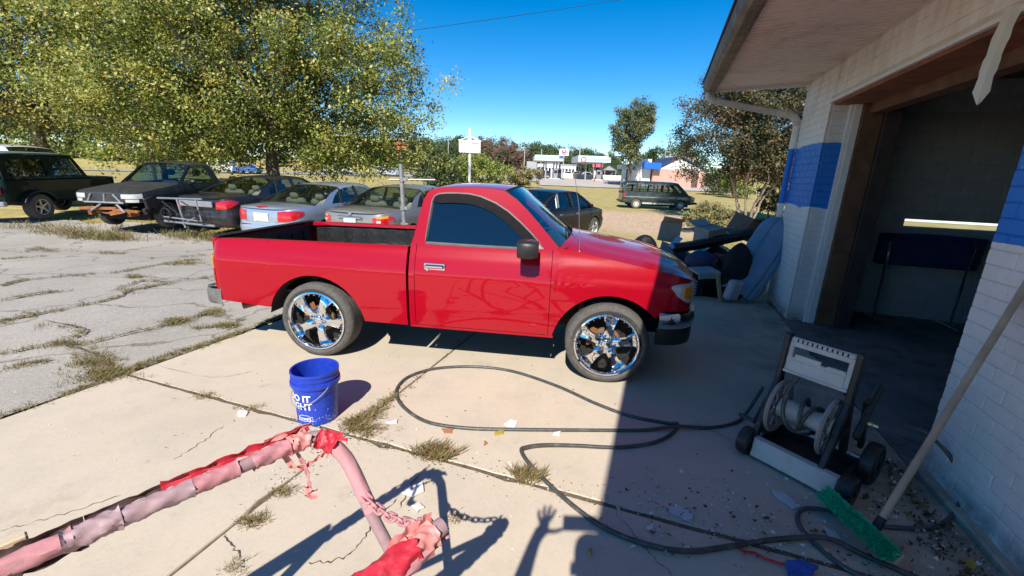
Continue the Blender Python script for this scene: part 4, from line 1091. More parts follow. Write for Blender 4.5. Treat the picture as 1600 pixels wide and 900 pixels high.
# inside of the cab
m_ = MB(); m_.box((1.5, 0, .42), (1.2, 1.5, .04)); m_.box((2.08, 0, 1.0), (.30, 1.45, .20), b=.06); m_.build('dashboard', INTER, truck)
m_ = MB(); m_.box((1.30, 0, .72), (.50, 1.35, .18), b=.05); m_.box((1.05, 0, 1.02), (.16, 1.35, .55), (0, -.18, 0), b=.05); m_.build('bench_seat', INTER, truck)
m_ = MB(); m_.lathe([(.18 + .014 * math.cos(a), .014 * math.sin(a)) for a in np.linspace(0, 2 * PI, 9)], 24, Mx((1.82, .37, 1.08), (0, -1.0, 0))); m_.build('steering_wheel', BLACKM, truck)
m_ = MB(); m_.box((1.1, 0, .40), (4.0, .75, .14)); m_.box((2.5, 0, .60), (1.2, 1.0, .4)); m_.box((0.0, 0, .305), (.14, 1.35, .14), b=.05); m_.box((2.578, 0, .305), (.10, 1.35, .10), b=.03); m_.box((2.35, 0, .55), (.04, 1.5, .5)); m_.box((.6, -.45, .36), (.5, .25, .16), b=.05)
m_.build('chassis', UNDER, truck, smooth=0)
WR, WW, RIM = .345, .235, .262
w1 = wheel(truck, .01, -(HW - WW / 2 + .006), WR, WR, WW, RIM, 'hero', -1)
wheel(truck, 2.578, -(HW - WW / 2 + .006), WR, WR, WW, RIM, 'hero', -1, 0, w1)
for x in (.01, 2.578): wheel(truck, x, HW - WW / 2 + .006, WR, WR, WW, RIM, 'hero', 1, 0, w1)
# ------------------------------------------------------------------ parked cars
def offset_ring(P, d):
    n = len(P); out = []
    ar = sum(P[i][0] * P[(i + 1) % n][1] - P[(i + 1) % n][0] * P[i][1] for i in range(n))
    for i in range(n):
        a, b, c = Vector(P[i - 1]), Vector(P[i]), Vector(P[(i + 1) % n])
        n1 = (b - a).normalized(); n2 = (c - b).normalized()
        n1 = Vector((-n1.y, n1.x)); n2 = Vector((-n2.y, n2.x)); nn = (n1 + n2).normalized() * (1 if ar > 0 else -1)
        out.append(tuple(b + nn * d / max(.5, nn.dot(n1 * (1 if ar > 0 else -1)))))
    return out
def build_car(t, S, body, trimmat=None, glassm=None, seatm=None, wheelstyle='five'):
    """a car on thing t from the measurements in S (x from the rear bumper forwards)"""
    glassm = glassm or CARG; seatm = seatm or SEAT
    AR_ = [(S['ax'][0], S['wr'] * .98, S['wr'] + .055), (S['ax'][1], S['wr'] * .98, S['wr'] + .055)]
    plan = [(x, max(0, y)) for x, y in dense_x(S['plan'], AR_, .09)]; L = S['L']; yb = max(y for x, y in plan)
    def pf_(z, x=0):
        v = interp(z, S['prof'])
        e = max(sstep(.55, .25, x), sstep(L - .55, L - .25, x))
        return v + e * S.get('bump', .035) * sstep(.26, .34, z) * sstep(.64, .60, z)
    def zb_(x): return max(interp(x, S['sill']), arch(x, AR_))
    def zt_(x): return interp(x, S['belt'])
    m_ = MB()
    for s_ in (-1, 1):
        wall_grid(m_, plan, range(len(plan)), zb_, zt_, pf_, s_, 14)
        m_.grid([[(x, s_ * (y + pf_(zb_(x), x)), zb_(x)), (x, s_ * max(0, y + pf_(zb_(x), x) - .04), zb_(x) + .004)] for x, y in plan])
    for lo, hi in ((-9, S['deck'][0]), (S['deck'][1], 99)):
        rows = []
        for x, y in plan:
            if lo <= x <= hi:
                z = zt_(x); yo = max(0, y + pf_(z, x)); cw = S.get('crown', .045) * min(1, yo / (yb * .9))
                rows.append([(x, q * yo, z + cw * (1 - abs(q) ** 2.6)) for q in np.linspace(-1, 1, 15)])
        if len(rows) > 1: m_.grid(rows)
    bd = m_.build('body', body, t, smooth=38)
    m_ = MB()
    for a in AR_:
        for s_ in (-1, 1): strip_arch(m_, a[0], a[1], a[2] - .004, s_ * (yb - .02), .30)
    m_.box((L / 2, 0, .30), (L * .8, yb * 1.5, .16)); m_.build('underbody', UNDER, t, smooth=0)
    # greenhouse
    out_, inn = S['outer'], S.get('inner') or offset_ring(S['outer'], S.get('frame', .05))
    zb0 = S['gz']; kk = S.get('tumble', .36); yg = yb + interp(zb0, S['prof']) - .012
    def gy_(z): return yg - max(0, z - zb0) * kk - .22 * max(0, z - S['roofz'] + .10) ** 1.5
    m_ = MB(); n = len(out_)
    for s_ in (-1, 1):
        vs = [(x, s_ * gy_(z), z) for x, z in out_] + [(x, s_ * gy_(z), z) for x, z in inn] + [(x, s_ * (gy_(z) - .03), z) for x, z in inn]
        m_.add(vs, [(k * n + i, k * n + (i + 1) % n, (k + 1) * n + (i + 1) % n, (k + 1) * n + i) for k in (0, 1) for i in range(n)])
    i0, i1 = S['roof_i']; tops = spline(out_[i0:i1 + 1], 5); rows = []
    for j, (x, z) in enumerate(tops):
        yo = gy_(z); rows.append([(x + S.get('bow', .05) * (sstep(.6, 1, j / (len(tops) - 1)) - sstep(.4, 0, j / (len(tops) - 1))) * (1 - q * q), q * yo, z + .04 * (1 - abs(q) ** 2.4)) for q in np.linspace(-1, 1, 17)])
    m_.grid(rows); m_.build('roof', body, t, smooth=40)
    rr_, rf_ = rows[0], rows[-1]
    def screen(name, top, xb, zb__, bow, margin):
        yo = gy_(zb__) - .006
        bot = [(xb + bow * (1 - q * q), q * yo * margin, zb__ + .02 * (1 - abs(q) ** 2.4)) for q in np.linspace(-1, 1, 17)]
        g_ = [[tuple(lerp(a[k], b[k], f) for k in range(3)) for a, b in zip(top, bot)] for f in np.linspace(0, 1, 7)]
        m2 = MB(); m2.grid(g_); sc_ = m2.build(name, glassm, t, smooth=180, fix=False)
        m2 = MB(); m2.tube(g_[-1], .014, 5); m2.tube([(p[0], p[1], p[2] + .003) for p in g_[0]], .010, 5)
        for k in (0, -1): m2.tube([r_[k] for r_ in g_], .012, 5)
        m2.build('seal', BLACKM, sc_, smooth=60)
    screen('rear_window', rr_, S['rw'][0], S['rw'][1], S['rw'][2], .99); screen('windshield', rf_, S['ws'][0], S['ws'][1], S['ws'][2], .99)
    for s_ in (-1, 1):
        m_ = MB(); m_.add([(x, s_ * (gy_(z) - .012), z) for x, z in inn], [tuple(range(n))]); m_.build('side_window', glassm, t, smooth=0)
        for (xb, xt, wd, mt_) in S.get('pillars', []):
            zlo = min(z for x, z in inn); zlo = interp((xb + xt) / 2, S['belt']) + .02; zhi = interp(xt, sorted([p for p in out_[i0:i1 + 1]])) - .02
            m_ = MB(); m_.add([(xb - wd, s_ * (gy_(zlo) + .002), zlo), (xb + wd, s_ * (gy_(zlo) + .002), zlo), (xt + wd, s_ * (gy_(zhi) + .002), zhi), (xt - wd, s_ * (gy_(zhi) + .002), zhi)], [(0, 1, 2, 3)])
            m_.build('door_pillar', mt_ or BLACKM, t, smooth=0, solid=.03)
        if S.get('mirror'):
            mx_, mz_ = S['mirror']; m_ = MB(); m_.box((mx_, s_ * (yb + .06), mz_), (.11, .18, .12), (0, 0, s_ * .2), b=.035); m_.box((mx_ + .02, s_ * (yb - .03), mz_ - .04), (.06, .10, .04)); m_.build('wing_mirror', S.get('mirror_mat', body), t, smooth=50)
        # door seams and handles
        m_ = MB()
        for xs_ in S.get('seams', []):
            zz = np.linspace(interp(xs_, S['sill']) + .06, zt_(xs_) - .005, 9); m_.grid([[(xs_ - .006, s_ * (yb + pf_(z, xs_) + .0015), z) for z in zz], [(xs_ + .006, s_ * (yb + pf_(z, xs_) + .0015), z) for z in zz]])
        if S.get('seams'): m_.build('door_seam', BLACKM, bd, smooth=0)
        for hx_ in S.get('handles', []):
            z = S.get('hz', .84); m_ = MB(); m_.box((hx_, s_ * (yb + pf_(z, hx_) + .014), z), (.17, .025, .03), b=.010); m_.build('door_handle', trimmat or body, t)
    def lamp(name, x0, x1, ymin, zlo, zhi, m__, off=.012, rows_=5, ymax=9):
        for s_ in (-1, 1):
            pl = [p for p in plan if x0 <= p[0] <= x1 and ymin <= p[1] <= ymax]
            if len(pl) < 2: continue
            m2 = MB(); wall_grid(m2, pl, range(len(pl)), lambda x: interp(x, zlo), lambda x: interp(x, zhi), pf_, s_, rows_, off); m2.build(name, m__, t, smooth=60, solid=.01)
    for a in S.get('lamps', []): lamp(*a)
    # interior
    m_ = MB(); m_.box((lerp(S['rw'][0], S['ws'][0], .5), 0, .42), (S['ws'][0] - S['rw'][0], yb * 1.8, .05)); m_.box((S['ws'][0] - .32, 0, .86), (.35, yb * 1.75, .2), b=.05); m_.box((S['rw'][0] + .15, 0, S['rw'][1] - .06), (.45, yb * 1.5, .05)); m_.build('cabin_floor', INTER, t, smooth=0)
    for (sx_, ys_, wd) in S.get('seats', []):
        for y in ys_:
            m_ = MB(); m_.box((sx_ + .25, y, .60), (.52, wd, .16), b=.05); m_.box((sx_, y, .83), (.16, wd, .56), (0, -.2, 0), b=.06); m_.box((sx_ - .09, y, S['roofz'] - .30), (.10, min(.27, wd), .17), (0, -.15, 0), b=.05)
            m_.build('seat', seatm, t, smooth=50)
    base = None
    for i, ax in enumerate(S['ax']):
        for s_ in (-1, 1):
            base2 = wheel(t, ax, s_ * (yb - S.get('ww', .21) / 2 - .015), S['wr'], S['wr'], S.get('ww', .21), S['wr'] * S.get('rimr', .66), wheelstyle, s_, 0, base); base = base or base2
    return bd, pf_, gy_, plan
SED = dict(L=4.67, wr=.325, ax=(1.02, 3.75), roofz=1.45, gz=.99, tumble=.40,
    plan=[(0, 0), (.015, .40), (.06, .66), (.17, .80), (.40, .865), (1.0, .90), (2.3, .912), (3.6, .90), (4.2, .86), (4.48, .74), (4.62, .48), (4.67, .15), (4.67, 0)],
    prof=[(.18, -.07), (.30, -.03), (.50, -.006), (.68, 0), (.85, -.012), (.95, -.035), (1.05, -.07), (1.2, -.1)],
    sill=[(0, .30), (.5, .25), (4.2, .20), (4.67, .25)],
    belt=[(0, 1.0), (.2, 1.015), (.9, 1.02), (1.4, 1.005), (3.4, .975), (3.7, .97), (4.2, .88), (4.5, .80), (4.67, .72)], deck=(1.05, 3.55),
    outer=[(.98, .985), (1.05, 1.03), (1.30, 1.18), (1.55, 1.31), (1.80, 1.385), (2.05, 1.415), (2.4, 1.425), (2.7, 1.415), (2.95, 1.375), (3.2, 1.26), (3.45, 1.12), (3.68, .975), (3.0, .965), (2.2, .975), (1.5, .985)],
    inner=[(1.36, 1.02), (1.42, 1.06), (1.53, 1.16), (1.66, 1.25), (1.83, 1.325), (2.05, 1.365), (2.4, 1.377), (2.68, 1.368), (2.88, 1.335), (3.08, 1.24), (3.28, 1.12), (3.46, 1.01), (3.0, 1.0), (2.2, 1.005), (1.6, 1.015)],
    roof_i=(4, 8), rw=(.80, 1.045, -.10), ws=(3.52, 1.00, .14), mirror=(3.25, 1.02), pillars=[(1.70, 1.80, .012, None), (2.45, 2.42, .045, None)],
    seams=[1.55, 2.46, 3.45], handles=[1.75, 2.62], seats=[(1.55, (-.40, .40), .62), (2.5, (-.38, .38), .48)])
def place(name, label, cat, x, y, deg, group=None, dz=0.0):
    c, s_ = math.cos(R(deg)), math.sin(R(deg))
    z0 = terr(x + 1.02 * c, y + 1.02 * s_); z1 = terr(x + 3.75 * c, y + 3.75 * s_); pt = math.atan2(z1 - z0, 2.73)
    return thing(name, label, cat, (x, y, z0 - 1.02 * math.sin(pt) + dz - .02), 0, group, (0, -pt, R(deg)))
GRP = 'cars parked in a row behind the red truck'
SILV = paint('silver_paint', (.44, .49, .58), .55, .35, .15)
t = place('sedan', 'silver sedan with red triangular tail lights parked between a dark sedan and a beige one', 'car', -5.76, 9.75, 73, GRP, -.05)
S = dict(SED); S['lamps'] = [('tail_light', .0, .46, .44, [(0, .72), (.06, .72), (.46, .905)], [(0, .93), (.05, .965), (.2, .965), (.46, .925)], REDL)]
bd, pfn, gyn, pln = build_car(t, S, SILV)
m_ = MB(); m_.box((.005, 0, .80), (.03, .42, .20), b=.008); m_.box((-.004, 0, .80), (.03, .31, .15), b=.003); m_.build('licence_plate', PLATE, t)
m_ = MB(); m_.tube([(.05 + .06 * (1 - abs(q)) * -1, q * .16, 1.055) for q in np.linspace(-1, 1, 7)], .018, 8); m_.build('brake_light', REDL, t)
m_ = MB(); m_.box((.006, 0, .63), (.012, 1.3, .012)); m_.box((.02, 0, .70), (.010, .9, .008)); m_.build('trunk_seam', BLACKM, t, smooth=0)
# folding rack carried by the dark car
DARKG = paint('dark_grey_paint', (.026, .022, .026), .3, .35, .10, .8)
t = place('sedan', 'dark grey sedan with a folded metal rack strapped behind its trunk', 'car', -7.85, 10.65, 76, GRP, .02)
S = dict(SED); S['lamps'] = [('tail_light', .0, .42, .46, [(0, .74), (.1, .74), (.42, .87)], [(0, .90), (.1, .955), (.25, .96), (.42, .90)], REDL)]
bd, pfn, gyn, pln = build_car(t, S, DARKG)
m_ = MB(); m_.box((-.02, 0, .86), (.05, 1.0, .14), b=.01); m_.build('licence_panel', GREYP, t)
t = thing('hitch_rack', 'folded grey metal rack of bars hanging off the back of the dark grey sedan', 'rack', (t.location.x, t.location.y, t.location.z), 0, None, tuple(t.rotation_euler))
GALV = mat('galvanised', (.42, .43, .44), .4, .7, .15, 9)
for (a, b, r_, nm) in (((-.28, .85, .98), (-.30, -.55, 1.02), .022, 'top_bar'), ((-.26, .80, .42), (-.3, -.80, .40), .028, 'lower_bar'), ((-.28, .25, 1.0), (-.30, .12, .30), .024, 'upright'), ((-.30, -.35, 1.02), (-.32, -.45, .40), .018, 'upright'), ((-.36, .7, .55), (-.36, -.5, .50), .018, 'cross_bar'), ((-.34, .05, .95), (-.36, -.6, .62), .014, 'brace'), ((-.34, .65, .92), (-.36, .15, .6), .014, 'brace'), ((-.02, .12, .5), (-.34, .12, .40), .03, 'hitch_arm')):
    m_ = MB(); m_.tube([a, b], r_, 8); m_.build(nm, GALV if r_ > .015 else BLACKM, t)
for y in (-.5, .55):
    m_ = MB(); m_.lathe([(.14 + .018 * math.cos(a), .018 * math.sin(a)) for a in np.linspace(0, 2 * PI, 7)], 16, Mx((-.38, y, .62), (0, PI / 2, 0))); m_.build('small_wheel', BLACKM, t)
BEIGEP = paint('pewter_paint', (.33, .30, .27), .5, .35, .2)
t = place('sedan', 'pewter beige sedan with a chrome trunk bar parked right behind the truck bed', 'car', -3.52, 9.2, 72, GRP)
S = dict(SED); S['lamps'] = [('tail_light', .0, .44, .50, [(0, .78), (.12, .78), (.44, .86)], [(0, .90), (.2, .95), (.44, .91)], REDL), ('lamp_lens', .02, .30, .62, [(0, .885), (.4, .915)], [(0, .925), (.3, .965)], AMBER, .016), ('reverse_lamp', .0, .13, .60, [(0, .80), (.2, .80)], [(0, .85), (.2, .86)], CLEARL, .017)]
build_car(t, S, BEIGEP)
m_ = MB(); m_.box((-.012, 0, .90), (.03, .62, .05), b=.012); m_.build('chrome_bar', CHROME, t)
m_ = MB(); m_.box((-.006, 0, .80), (.02, .31, .15), b=.003); m_.build('licence_plate', PLATE, t)
m_ = MB(); m_.lathe([(.045, 0), (.04, .012), (0, .014)], 16, Mx((.02, 0, .985), (0, -PI / 2, 0))); m_.build('round_emblem', CHROME, t)
PLUM = paint('black_plum_paint', (.010, .006, .009), .2, .3, .0, .4, .1)
t = place('sedan', 'black sedan seen beyond the red truck windshield at the edge of the dry field', 'car', -.56, 10.55, 52.5, GRP)
S = dict(SED); S['pillars'] = [(1.70, 1.80, .014, ALLOY), (2.45, 2.42, .04, None)]
build_car(t, S, PLUM, CHROME, glass('smoked_glass', (.10, .12, .13)))

# black pickup with its grille gone
PRIMER = mat('black_primer', (.030, .030, .032), .5, 0, .25, 3, dirt=(.14, .11, .08), dirt_amt=.35)
t = place('pickup_truck', 'dusty matte black pickup with missing grille and bare rusty bumper beam', 'pickup truck', -9.72, 15.12, 267.5, GRP, .16)
S = dict(L=4.75, wr=.33, ax=(1.05, 3.85), roofz=1.60, gz=1.03, tumble=.30,
    plan=[(0, 0), (0, .5), (.02, .80), (.25, .85), (1.5, .86), (3.0, .865), (4.2, .85), (4.55, .80), (4.69, .66), (4.72, .3), (4.73, 0)],
    prof=[(.2, -.05), (.35, -.02), (.6, 0), (.85, 0), (.95, -.02), (1.05, -.05), (1.2, -.08)], sill=[(0, .42), (1.6, .36), (3.3, .36), (4.2, .5), (4.4, .70), (4.75, .70)],
    belt=[(0, .98), (1.8, 1.0), (3.2, 1.05), (3.5, 1.06), (4.1, 1.0), (4.5, .95), (4.73, .90)], deck=(1.85, 3.42), bump=0,
    outer=[(1.80, 1.0), (1.84, 1.2), (1.90, 1.40), (1.97, 1.52), (2.08, 1.565), (2.3, 1.575), (2.55, 1.57), (2.72, 1.55), (2.85, 1.49), (3.05, 1.33), (3.25, 1.18), (3.42, 1.045), (2.9, 1.03), (2.3, 1.01)],
    inner=[(2.06, 1.07), (2.08, 1.2), (2.12, 1.38), (2.17, 1.47), (2.24, 1.505), (2.35, 1.52), (2.5, 1.518), (2.64, 1.50), (2.75, 1.45), (2.90, 1.33), (3.06, 1.20), (3.18, 1.09), (2.9, 1.075), (2.4, 1.065)],
    roof_i=(3, 7), rw=(1.88, 1.08, -.02), ws=(3.30, 1.075, .14), mirror=(3.0, 1.12), mirror_mat=BLACKP, seams=[2.0, 3.2], handles=[2.15], seats=[(2.25, (-.38, .38), .5)],
    lamps=[('headlight', 4.50, 4.76, .40, [(4.5, .80), (4.8, .80)], [(4.5, .92), (4.8, .90)], CLEARL, .012), ('park_lamp', 4.55, 4.76, .46, [(4.5, .715), (4.8, .715)], [(4.5, .785), (4.8, .785)], CLEARL, .01)])
build_car(t, S, PRIMER, BLACKP, GREEN_G, INTER, 'multi')
m_ = MB(); m_.box((4.62, 0, .76), (.05, 1.0, .26), b=.01); m_.build('radiator', BLACKM, t)
for a, b in (((4.72, -.42, .70), (4.74, -.28, .90)), ((4.72, .42, .70), (4.74, .28, .90)), ((4.72, 0, .68), (4.74, .06, .90)), ((4.73, -.5, .70), (4.73, .5, .70)), ((4.72, -.1, .66), (4.75, -.35, .5)), ((4.72, .3, .66), (4.76, .5, .48))):
    m_ = MB(); m_.tube([a, b], .022, 7); m_.build('support_bar', GREYP, t)
OR = mat('orange_rust_beam', (.30, .11, .035), .85, 0, .5, 8, dirt=(.1, .05, .03))
m_ = MB(); m_.box((4.66, -.25, .54), (.08, .95, .07), (.03, 0, 0), b=.01); m_.box((4.63, .42, .50), (.09, .60, .06), (-.08, 0, .1), b=.01); m_.box((4.55, -.5, .44), (.25, .09, .14), b=.01); m_.box((4.55, .5, .42), (.25, .09, .12), b=.01); m_.box((4.67, .2, .46), (.05, .3, .10), (.2, 0, .2)); m_.box((4.60, -.15, .44), (.05, .45, .05), (-.1, 0, 0)); m_.build('bumper_beam', OR, t)
m_ = MB(); m_.box((4.25, .82, .72), (.60, .06, .28), (0, .2, .12), b=.02); m_.box((4.45, .78, .52), (.25, .08, .12), (.2, .4, .3)); m_.build('torn_fender', PRIMER, t)

# dark green jeep
JG = paint('dark_green_paint', (.003, .013, .011), .0, .35, .02, .3, .1); JEEPG = glass('jeep_glass', (.06, .075, .07)); JT = mat('hardtop_green', (.10, .15, .14), .55, 0, .12, 3, dirt=(.2, .2, .17), dirt_amt=.3)
t = place('jeep', 'boxy dark green jeep with a faded green hardtop at the far left of the row', 'jeep', -14.15, 12.0, 97.3, GRP, .03)
m_ = MB(); m_.box((.55, 0, .80), (2.75, 1.44, .66), b=.05); m_.box((2.35, 0, .93), (1.25, 1.22, .42), b=.07); m_.box((2.05, 0, .60), (1.5, 1.0, .3)); m_.build('body', JG, t, smooth=40)
m_ = MB(); m_.box((2.99, 0, .90), (.07, 1.25, .46), b=.02); m_.build('grille', JG, t)
for x in (0, 2.40):
    for s_ in (-1, 1):
        m_ = MB(); rows = []
        for a in np.linspace(-1.25, 1.25, 15):
            rows.append([(x + .50 * math.sin(a) * 1.05, s_ * .70, .36 + .46 * math.cos(a) + .02), (x + .50 * math.sin(a) * 1.05, s_ * .84, .36 + .45 * math.cos(a) + .01), (x + .5 * math.sin(a) * 1.05, s_ * .85, .36 + .45 * math.cos(a) - .04)])
        m_.grid(rows); m_.build('fender_flare', BLACKP, t, smooth=50)
# hardtop: side walls with windows cut out
Rg = [(-.78, 1.12), (-.76, 1.60), (-.70, 1.76), (-.4, 1.80), (.4, 1.82), (1.2, 1.81), (1.50, 1.775), (1.62, 1.6), (1.88, 1.15), (1.2, 1.12), (.4, 1.12)]
for s_ in (-1, 1):
    holes = ([(-.60, 1.20), (-.60, 1.62), (.48, 1.66), (.48, 1.20)], [(.68, 1.20), (.68, 1.67), (1.40, 1.67), (1.66, 1.20)])
    m_ = MB(); yq = lambda z: s_ * (.71 - .10 * (z - 1.12))
    def panel_(poly): m_.add([(x, yq(z), z) for x, z in poly], [tuple(range(len(poly)))])
    panel_([(-.78, 1.12), (-.78, 1.20), (1.86, 1.20), (1.88, 1.12)]); panel_([(-.78, 1.2), (-.76, 1.62), (-.60, 1.62), (-.60, 1.20)]); panel_([(.48, 1.20), (.48, 1.66), (.68, 1.67), (.68, 1.20)]); panel_([(1.66, 1.20), (1.40, 1.67), (1.50, 1.67), (1.80, 1.20)])
    panel_([(-.76, 1.62), (-.70, 1.76), (1.46, 1.775), (1.50, 1.67), (.48, 1.66), (-.60, 1.62)])
    m_.build('hardtop_side', JG if s_ else JT, t, smooth=0, solid=.03)
    for h_ in holes:
        m_ = MB(); m_.add([(x, yq(z) - s_ * .012, z) for x, z in h_], [(0, 1, 2, 3)]); m_.build('side_window', JEEPG, t, smooth=0)
m_ = MB(); rows = [[(x, q * (.71 - .10 * (z - 1.12)) * 1.0, z + .03 * (1 - abs(q) ** 3)) for q in np.linspace(-1, 1, 13)] for x, z in ((-.82, 1.66), (-.78, 1.745), (-.70, 1.775), (-.4, 1.80), (.4, 1.815), (1.2, 1.81), (1.48, 1.775))]
m_.grid(rows); m_.build('hardtop', JT, t, smooth=50, solid=.03)
m_ = MB(); m_.add([(-.785, -.6, 1.15), (-.785, .6, 1.15), (-.77, .56, 1.64), (-.77, -.56, 1.64)], [(0, 1, 2, 3)]); m_.build('rear_window', CARG, t, smooth=0)
m_ = MB(); m_.add([(1.86, -.62, 1.18), (1.86, .62, 1.18), (1.50, .58, 1.74), (1.50, -.58, 1.74)], [(0, 1, 2, 3)]); m_.build('windshield', CARG, t, smooth=0)
m_ = MB(); m_.box((-.90, -.62, .86), (.05, .12, .2), b=.01); m_.build('tail_light', REDL, t); m_ = MB(); m_.box((-.90, .62, .86), (.05, .12, .2), b=.01); m_.build('tail_light', REDL, t)
m_ = MB(); m_.box((-.93, 0, .50), (.12, 1.5, .12), b=.02); m_.build('rear_bumper', GREYP, t); m_ = MB(); m_.box((3.10, 0, .55), (.14, 1.4, .14), b=.02); m_.build('front_bumper', BLACKP, t)
m_ = MB(); m_.box((.55, 0, .52), (2.9, 1.0, .16)); m_.build('underbody', UNDER, t, smooth=0)
m_ = MB(); m_.box((.75, 0, .95), (.16, 1.1, .75), (0, -.2, 0), b=.05); m_.box((-.1, 0, .9), (.16, 1.0, .6), (0, -.2, 0), b=.05); m_.build('seat', INTER, t)
bw = None
for x in (0, 2.40):
    for s_ in (-1, 1): w_ = wheel(t, x, s_ * .70, .36, .365, .24, .21, 'five', s_, 0, bw); bw = bw or w_
w_ = wheel(t, -1.02, .1, .98, .36, .22, .21, 'five', -1, 0, bw); w_.rotation_euler = (0, 0, -PI / 2)
# white wagon behind the jeep
WV = paint('white_paint_car', (.62, .64, .64), .0, .4, .25)
VAN = dict(L=5.45, wr=.36, ax=(1.05, 4.28), roofz=2.0, gz=1.16, tumble=.17, ww=.22, rimr=.56,
    plan=[(0, 0), (.0, .6), (.02, .88), (.20, .97), (1.5, 1.0), (3.5, 1.0), (4.7, .97), (5.15, .88), (5.38, .66), (5.45, .3), (5.45, 0)],
    prof=[(.25, -.06), (.4, -.02), (.7, 0), (.95, -.004), (1.10, -.02), (1.2, -.035), (2, -.1)], sill=[(0, .50), (.6, .42), (4.6, .36), (5.4, .45)], bump=.02,
    belt=[(0, 1.16), (1, 1.17), (4.2, 1.15), (4.75, 1.12), (5.1, 1.02), (5.45, .92)], deck=(.04, 4.55), crown=.04,
    outer=[(.02, 1.15), (.04, 1.5), (.09, 1.80), (.16, 1.92), (.32, 1.965), (1.2, 1.985), (2.4, 1.99), (3.5, 1.975), (3.85, 1.945), (4.0, 1.90), (4.3, 1.62), (4.6, 1.32), (4.80, 1.115), (3.5, 1.14), (1.5, 1.16)],
    inner=[(.22, 1.25), (.23, 1.5), (.25, 1.68), (.28, 1.73), (.36, 1.755), (1.2, 1.765), (2.4, 1.765), (3.4, 1.76), (3.7, 1.75), (3.80, 1.73), (4.02, 1.56), (4.22, 1.37), (4.34, 1.25), (3.5, 1.25), (1.5, 1.25)],
    roof_i=(2, 9), rw=(.02, 1.2, -.02), ws=(4.68, 1.17, .16), mirror=(4.25, 1.28), mirror_mat=BLACKP, pillars=[(1.02, 1.02, .06, None), (1.62, 1.62, .03, None), (2.25, 2.25, .06, None), (2.95, 2.95, .03, None), (3.32, 3.28, .07, None)],
    seams=[2.25, 3.30, 4.25], handles=[3.45], hz=1.02, seats=[(1.3, (0,), 1.4), (2.3, (0,), 1.4), (3.35, (-.5, .5), .5)])
VG = paint('van_green_paint', (.022, .042, .045), .2, .4, .25)
t = thing('passenger_van', 'faded dark green passenger van with dark roof parked alone in the dry field', 'van', (*at(968, 318, 33.5).xy, 0), R(-3.5)); t.location.z = terr(t.location.x, t.location.y) - .045
S = dict(VAN); S['lamps'] = [('tail_light', 0, .22, .84, [(0, .88)], [(0, 1.12)], REDL), ('marker_lens', 5.0, 5.42, .60, [(5, .80)], [(5, .95)], AMBER, .014), ('headlight', 5.36, 5.46, .3, [(5, .78)], [(5, .95)], CLEARL, .012, 5, .72)]
build_car(t, S, [VG][0], BLACKP, glass('van_glass', (.5, .58, .56)), INTER, 'steel')
m_ = MB()
for s_ in (-1, 1): m_.box((2.65, s_ * 1.0, .42), (2.35, .03, .12), b=.01); m_.box((2.65, s_ * 1.004, .86), (5.0, .016, .03), b=.005)
m_.build('side_trim', mat('pale_side_trim', (.48, .47, .45), .5, 0, .1, 6), t)
m_ = MB(); m_.box((5.46, 0, .52), (.12, 1.85, .16), b=.04); m_.build('front_bumper', GREYP, t); m_ = MB(); m_.box((-.06, 0, .52), (.12, 1.9, .12), b=.03); m_.build('rear_bumper', BLACKP, t)
q = at(30, 262, 17.5); t = thing('wagon', 'white wagon of which only the roof and side windows show above the jeep', 'car', (-16.35 - 4.6, 15.9, terr(-18, 15.9) + .06), R(0))
S = dict(VAN); S['lamps'] = []; S['seats'] = []; build_car(t, S, WV, None, CARG, INTER, 'steel')
t.scale = (.86, .9, 1.0)
# ------------------------------------------------------------------ bucket
def text_mesh(body, size, bold=.0):
    cu = bpy.data.curves.new('lettering', 'FONT'); cu.body = body; cu.size = size; cu.offset = bold; cu.resolution_u = 3
    o = bpy.data.objects.new('lettering', cu); col.objects.link(o)
    me = bpy.data.meshes.new_from_object(o.evaluated_get(bpy.context.evaluated_depsgraph_get()))
    bpy.data.objects.remove(o); bpy.data.curves.remove(cu); return me
BLUEB = mat('blue_bucket_plastic', (.012, .045, .42), .38, 0, .08, 8, dirt=(.10, .14, .40), dirt_amt=.3, bmp=.06, bs=60)
PRINT = mat('white_print', (.74, .77, .82), .5, 0, .05, 20)
bk = thing('bucket', 'blue plastic bucket with white lettering standing on the concrete beside the rear wheel', 'bucket', (-1.314, 2.632, 0))
BH = .372
def br(z): return lerp(.131, .147, z / BH)
m_ = MB(); prof = [(0, .006), (.124, .006), (.127, 0), (.131, .004)] + [(br(z), z) for z in np.linspace(.02, .268, 8)] + [(.1455, .27), (.1575, .272), (.1585, .276), (.1575, .30), (.1455, .303), (.1458, .318), (.152, .320), (.152, .328), (.1462, .330), (.1465, .345), (.1475, .350), (.1535, .352), (.1545, .362), (.153, .371), (.148, .372), (.1425, .368), (.141, .34)] + [(br(z) - .004, z) for z in (.30, .2, .1, .02)] + [(.12, .012), (0, .012)]
m_.lathe(prof, 64); m_.build('bucket_body', BLUEB, bk, smooth=40)
def wrap_text(body, size, z, a_right, bold):
    me = text_mesh(body, size, bold)
    b_ = bmesh.new(); b_.from_mesh(me); bmesh.ops.triangulate(b_, faces=b_.faces)
    for _ in range(3):
        L_ = [e for e in b_.edges if e.calc_length() > size * .12]
        if L_: bmesh.ops.subdivide_edges(b_, edges=L_, cuts=1); bmesh.ops.triangulate(b_, faces=[f for f in b_.faces if len(f.verts) > 3])
    b_.to_mesh(me); b_.free()
    xs_ = [v.co.x for v in me.vertices]; xm = max(xs_)
    for v in me.vertices:
        zz = z + v.co.y; r_ = br(zz) + .0014; a = a_right + (v.co.x - xm) / r_
        v.co = Vector((r_ * math.cos(a), r_ * math.sin(a), zz))
    me.materials.append(PRINT); o = bpy.data.objects.new('lettering', me); col.objects.link(o); o.parent = bk; return o
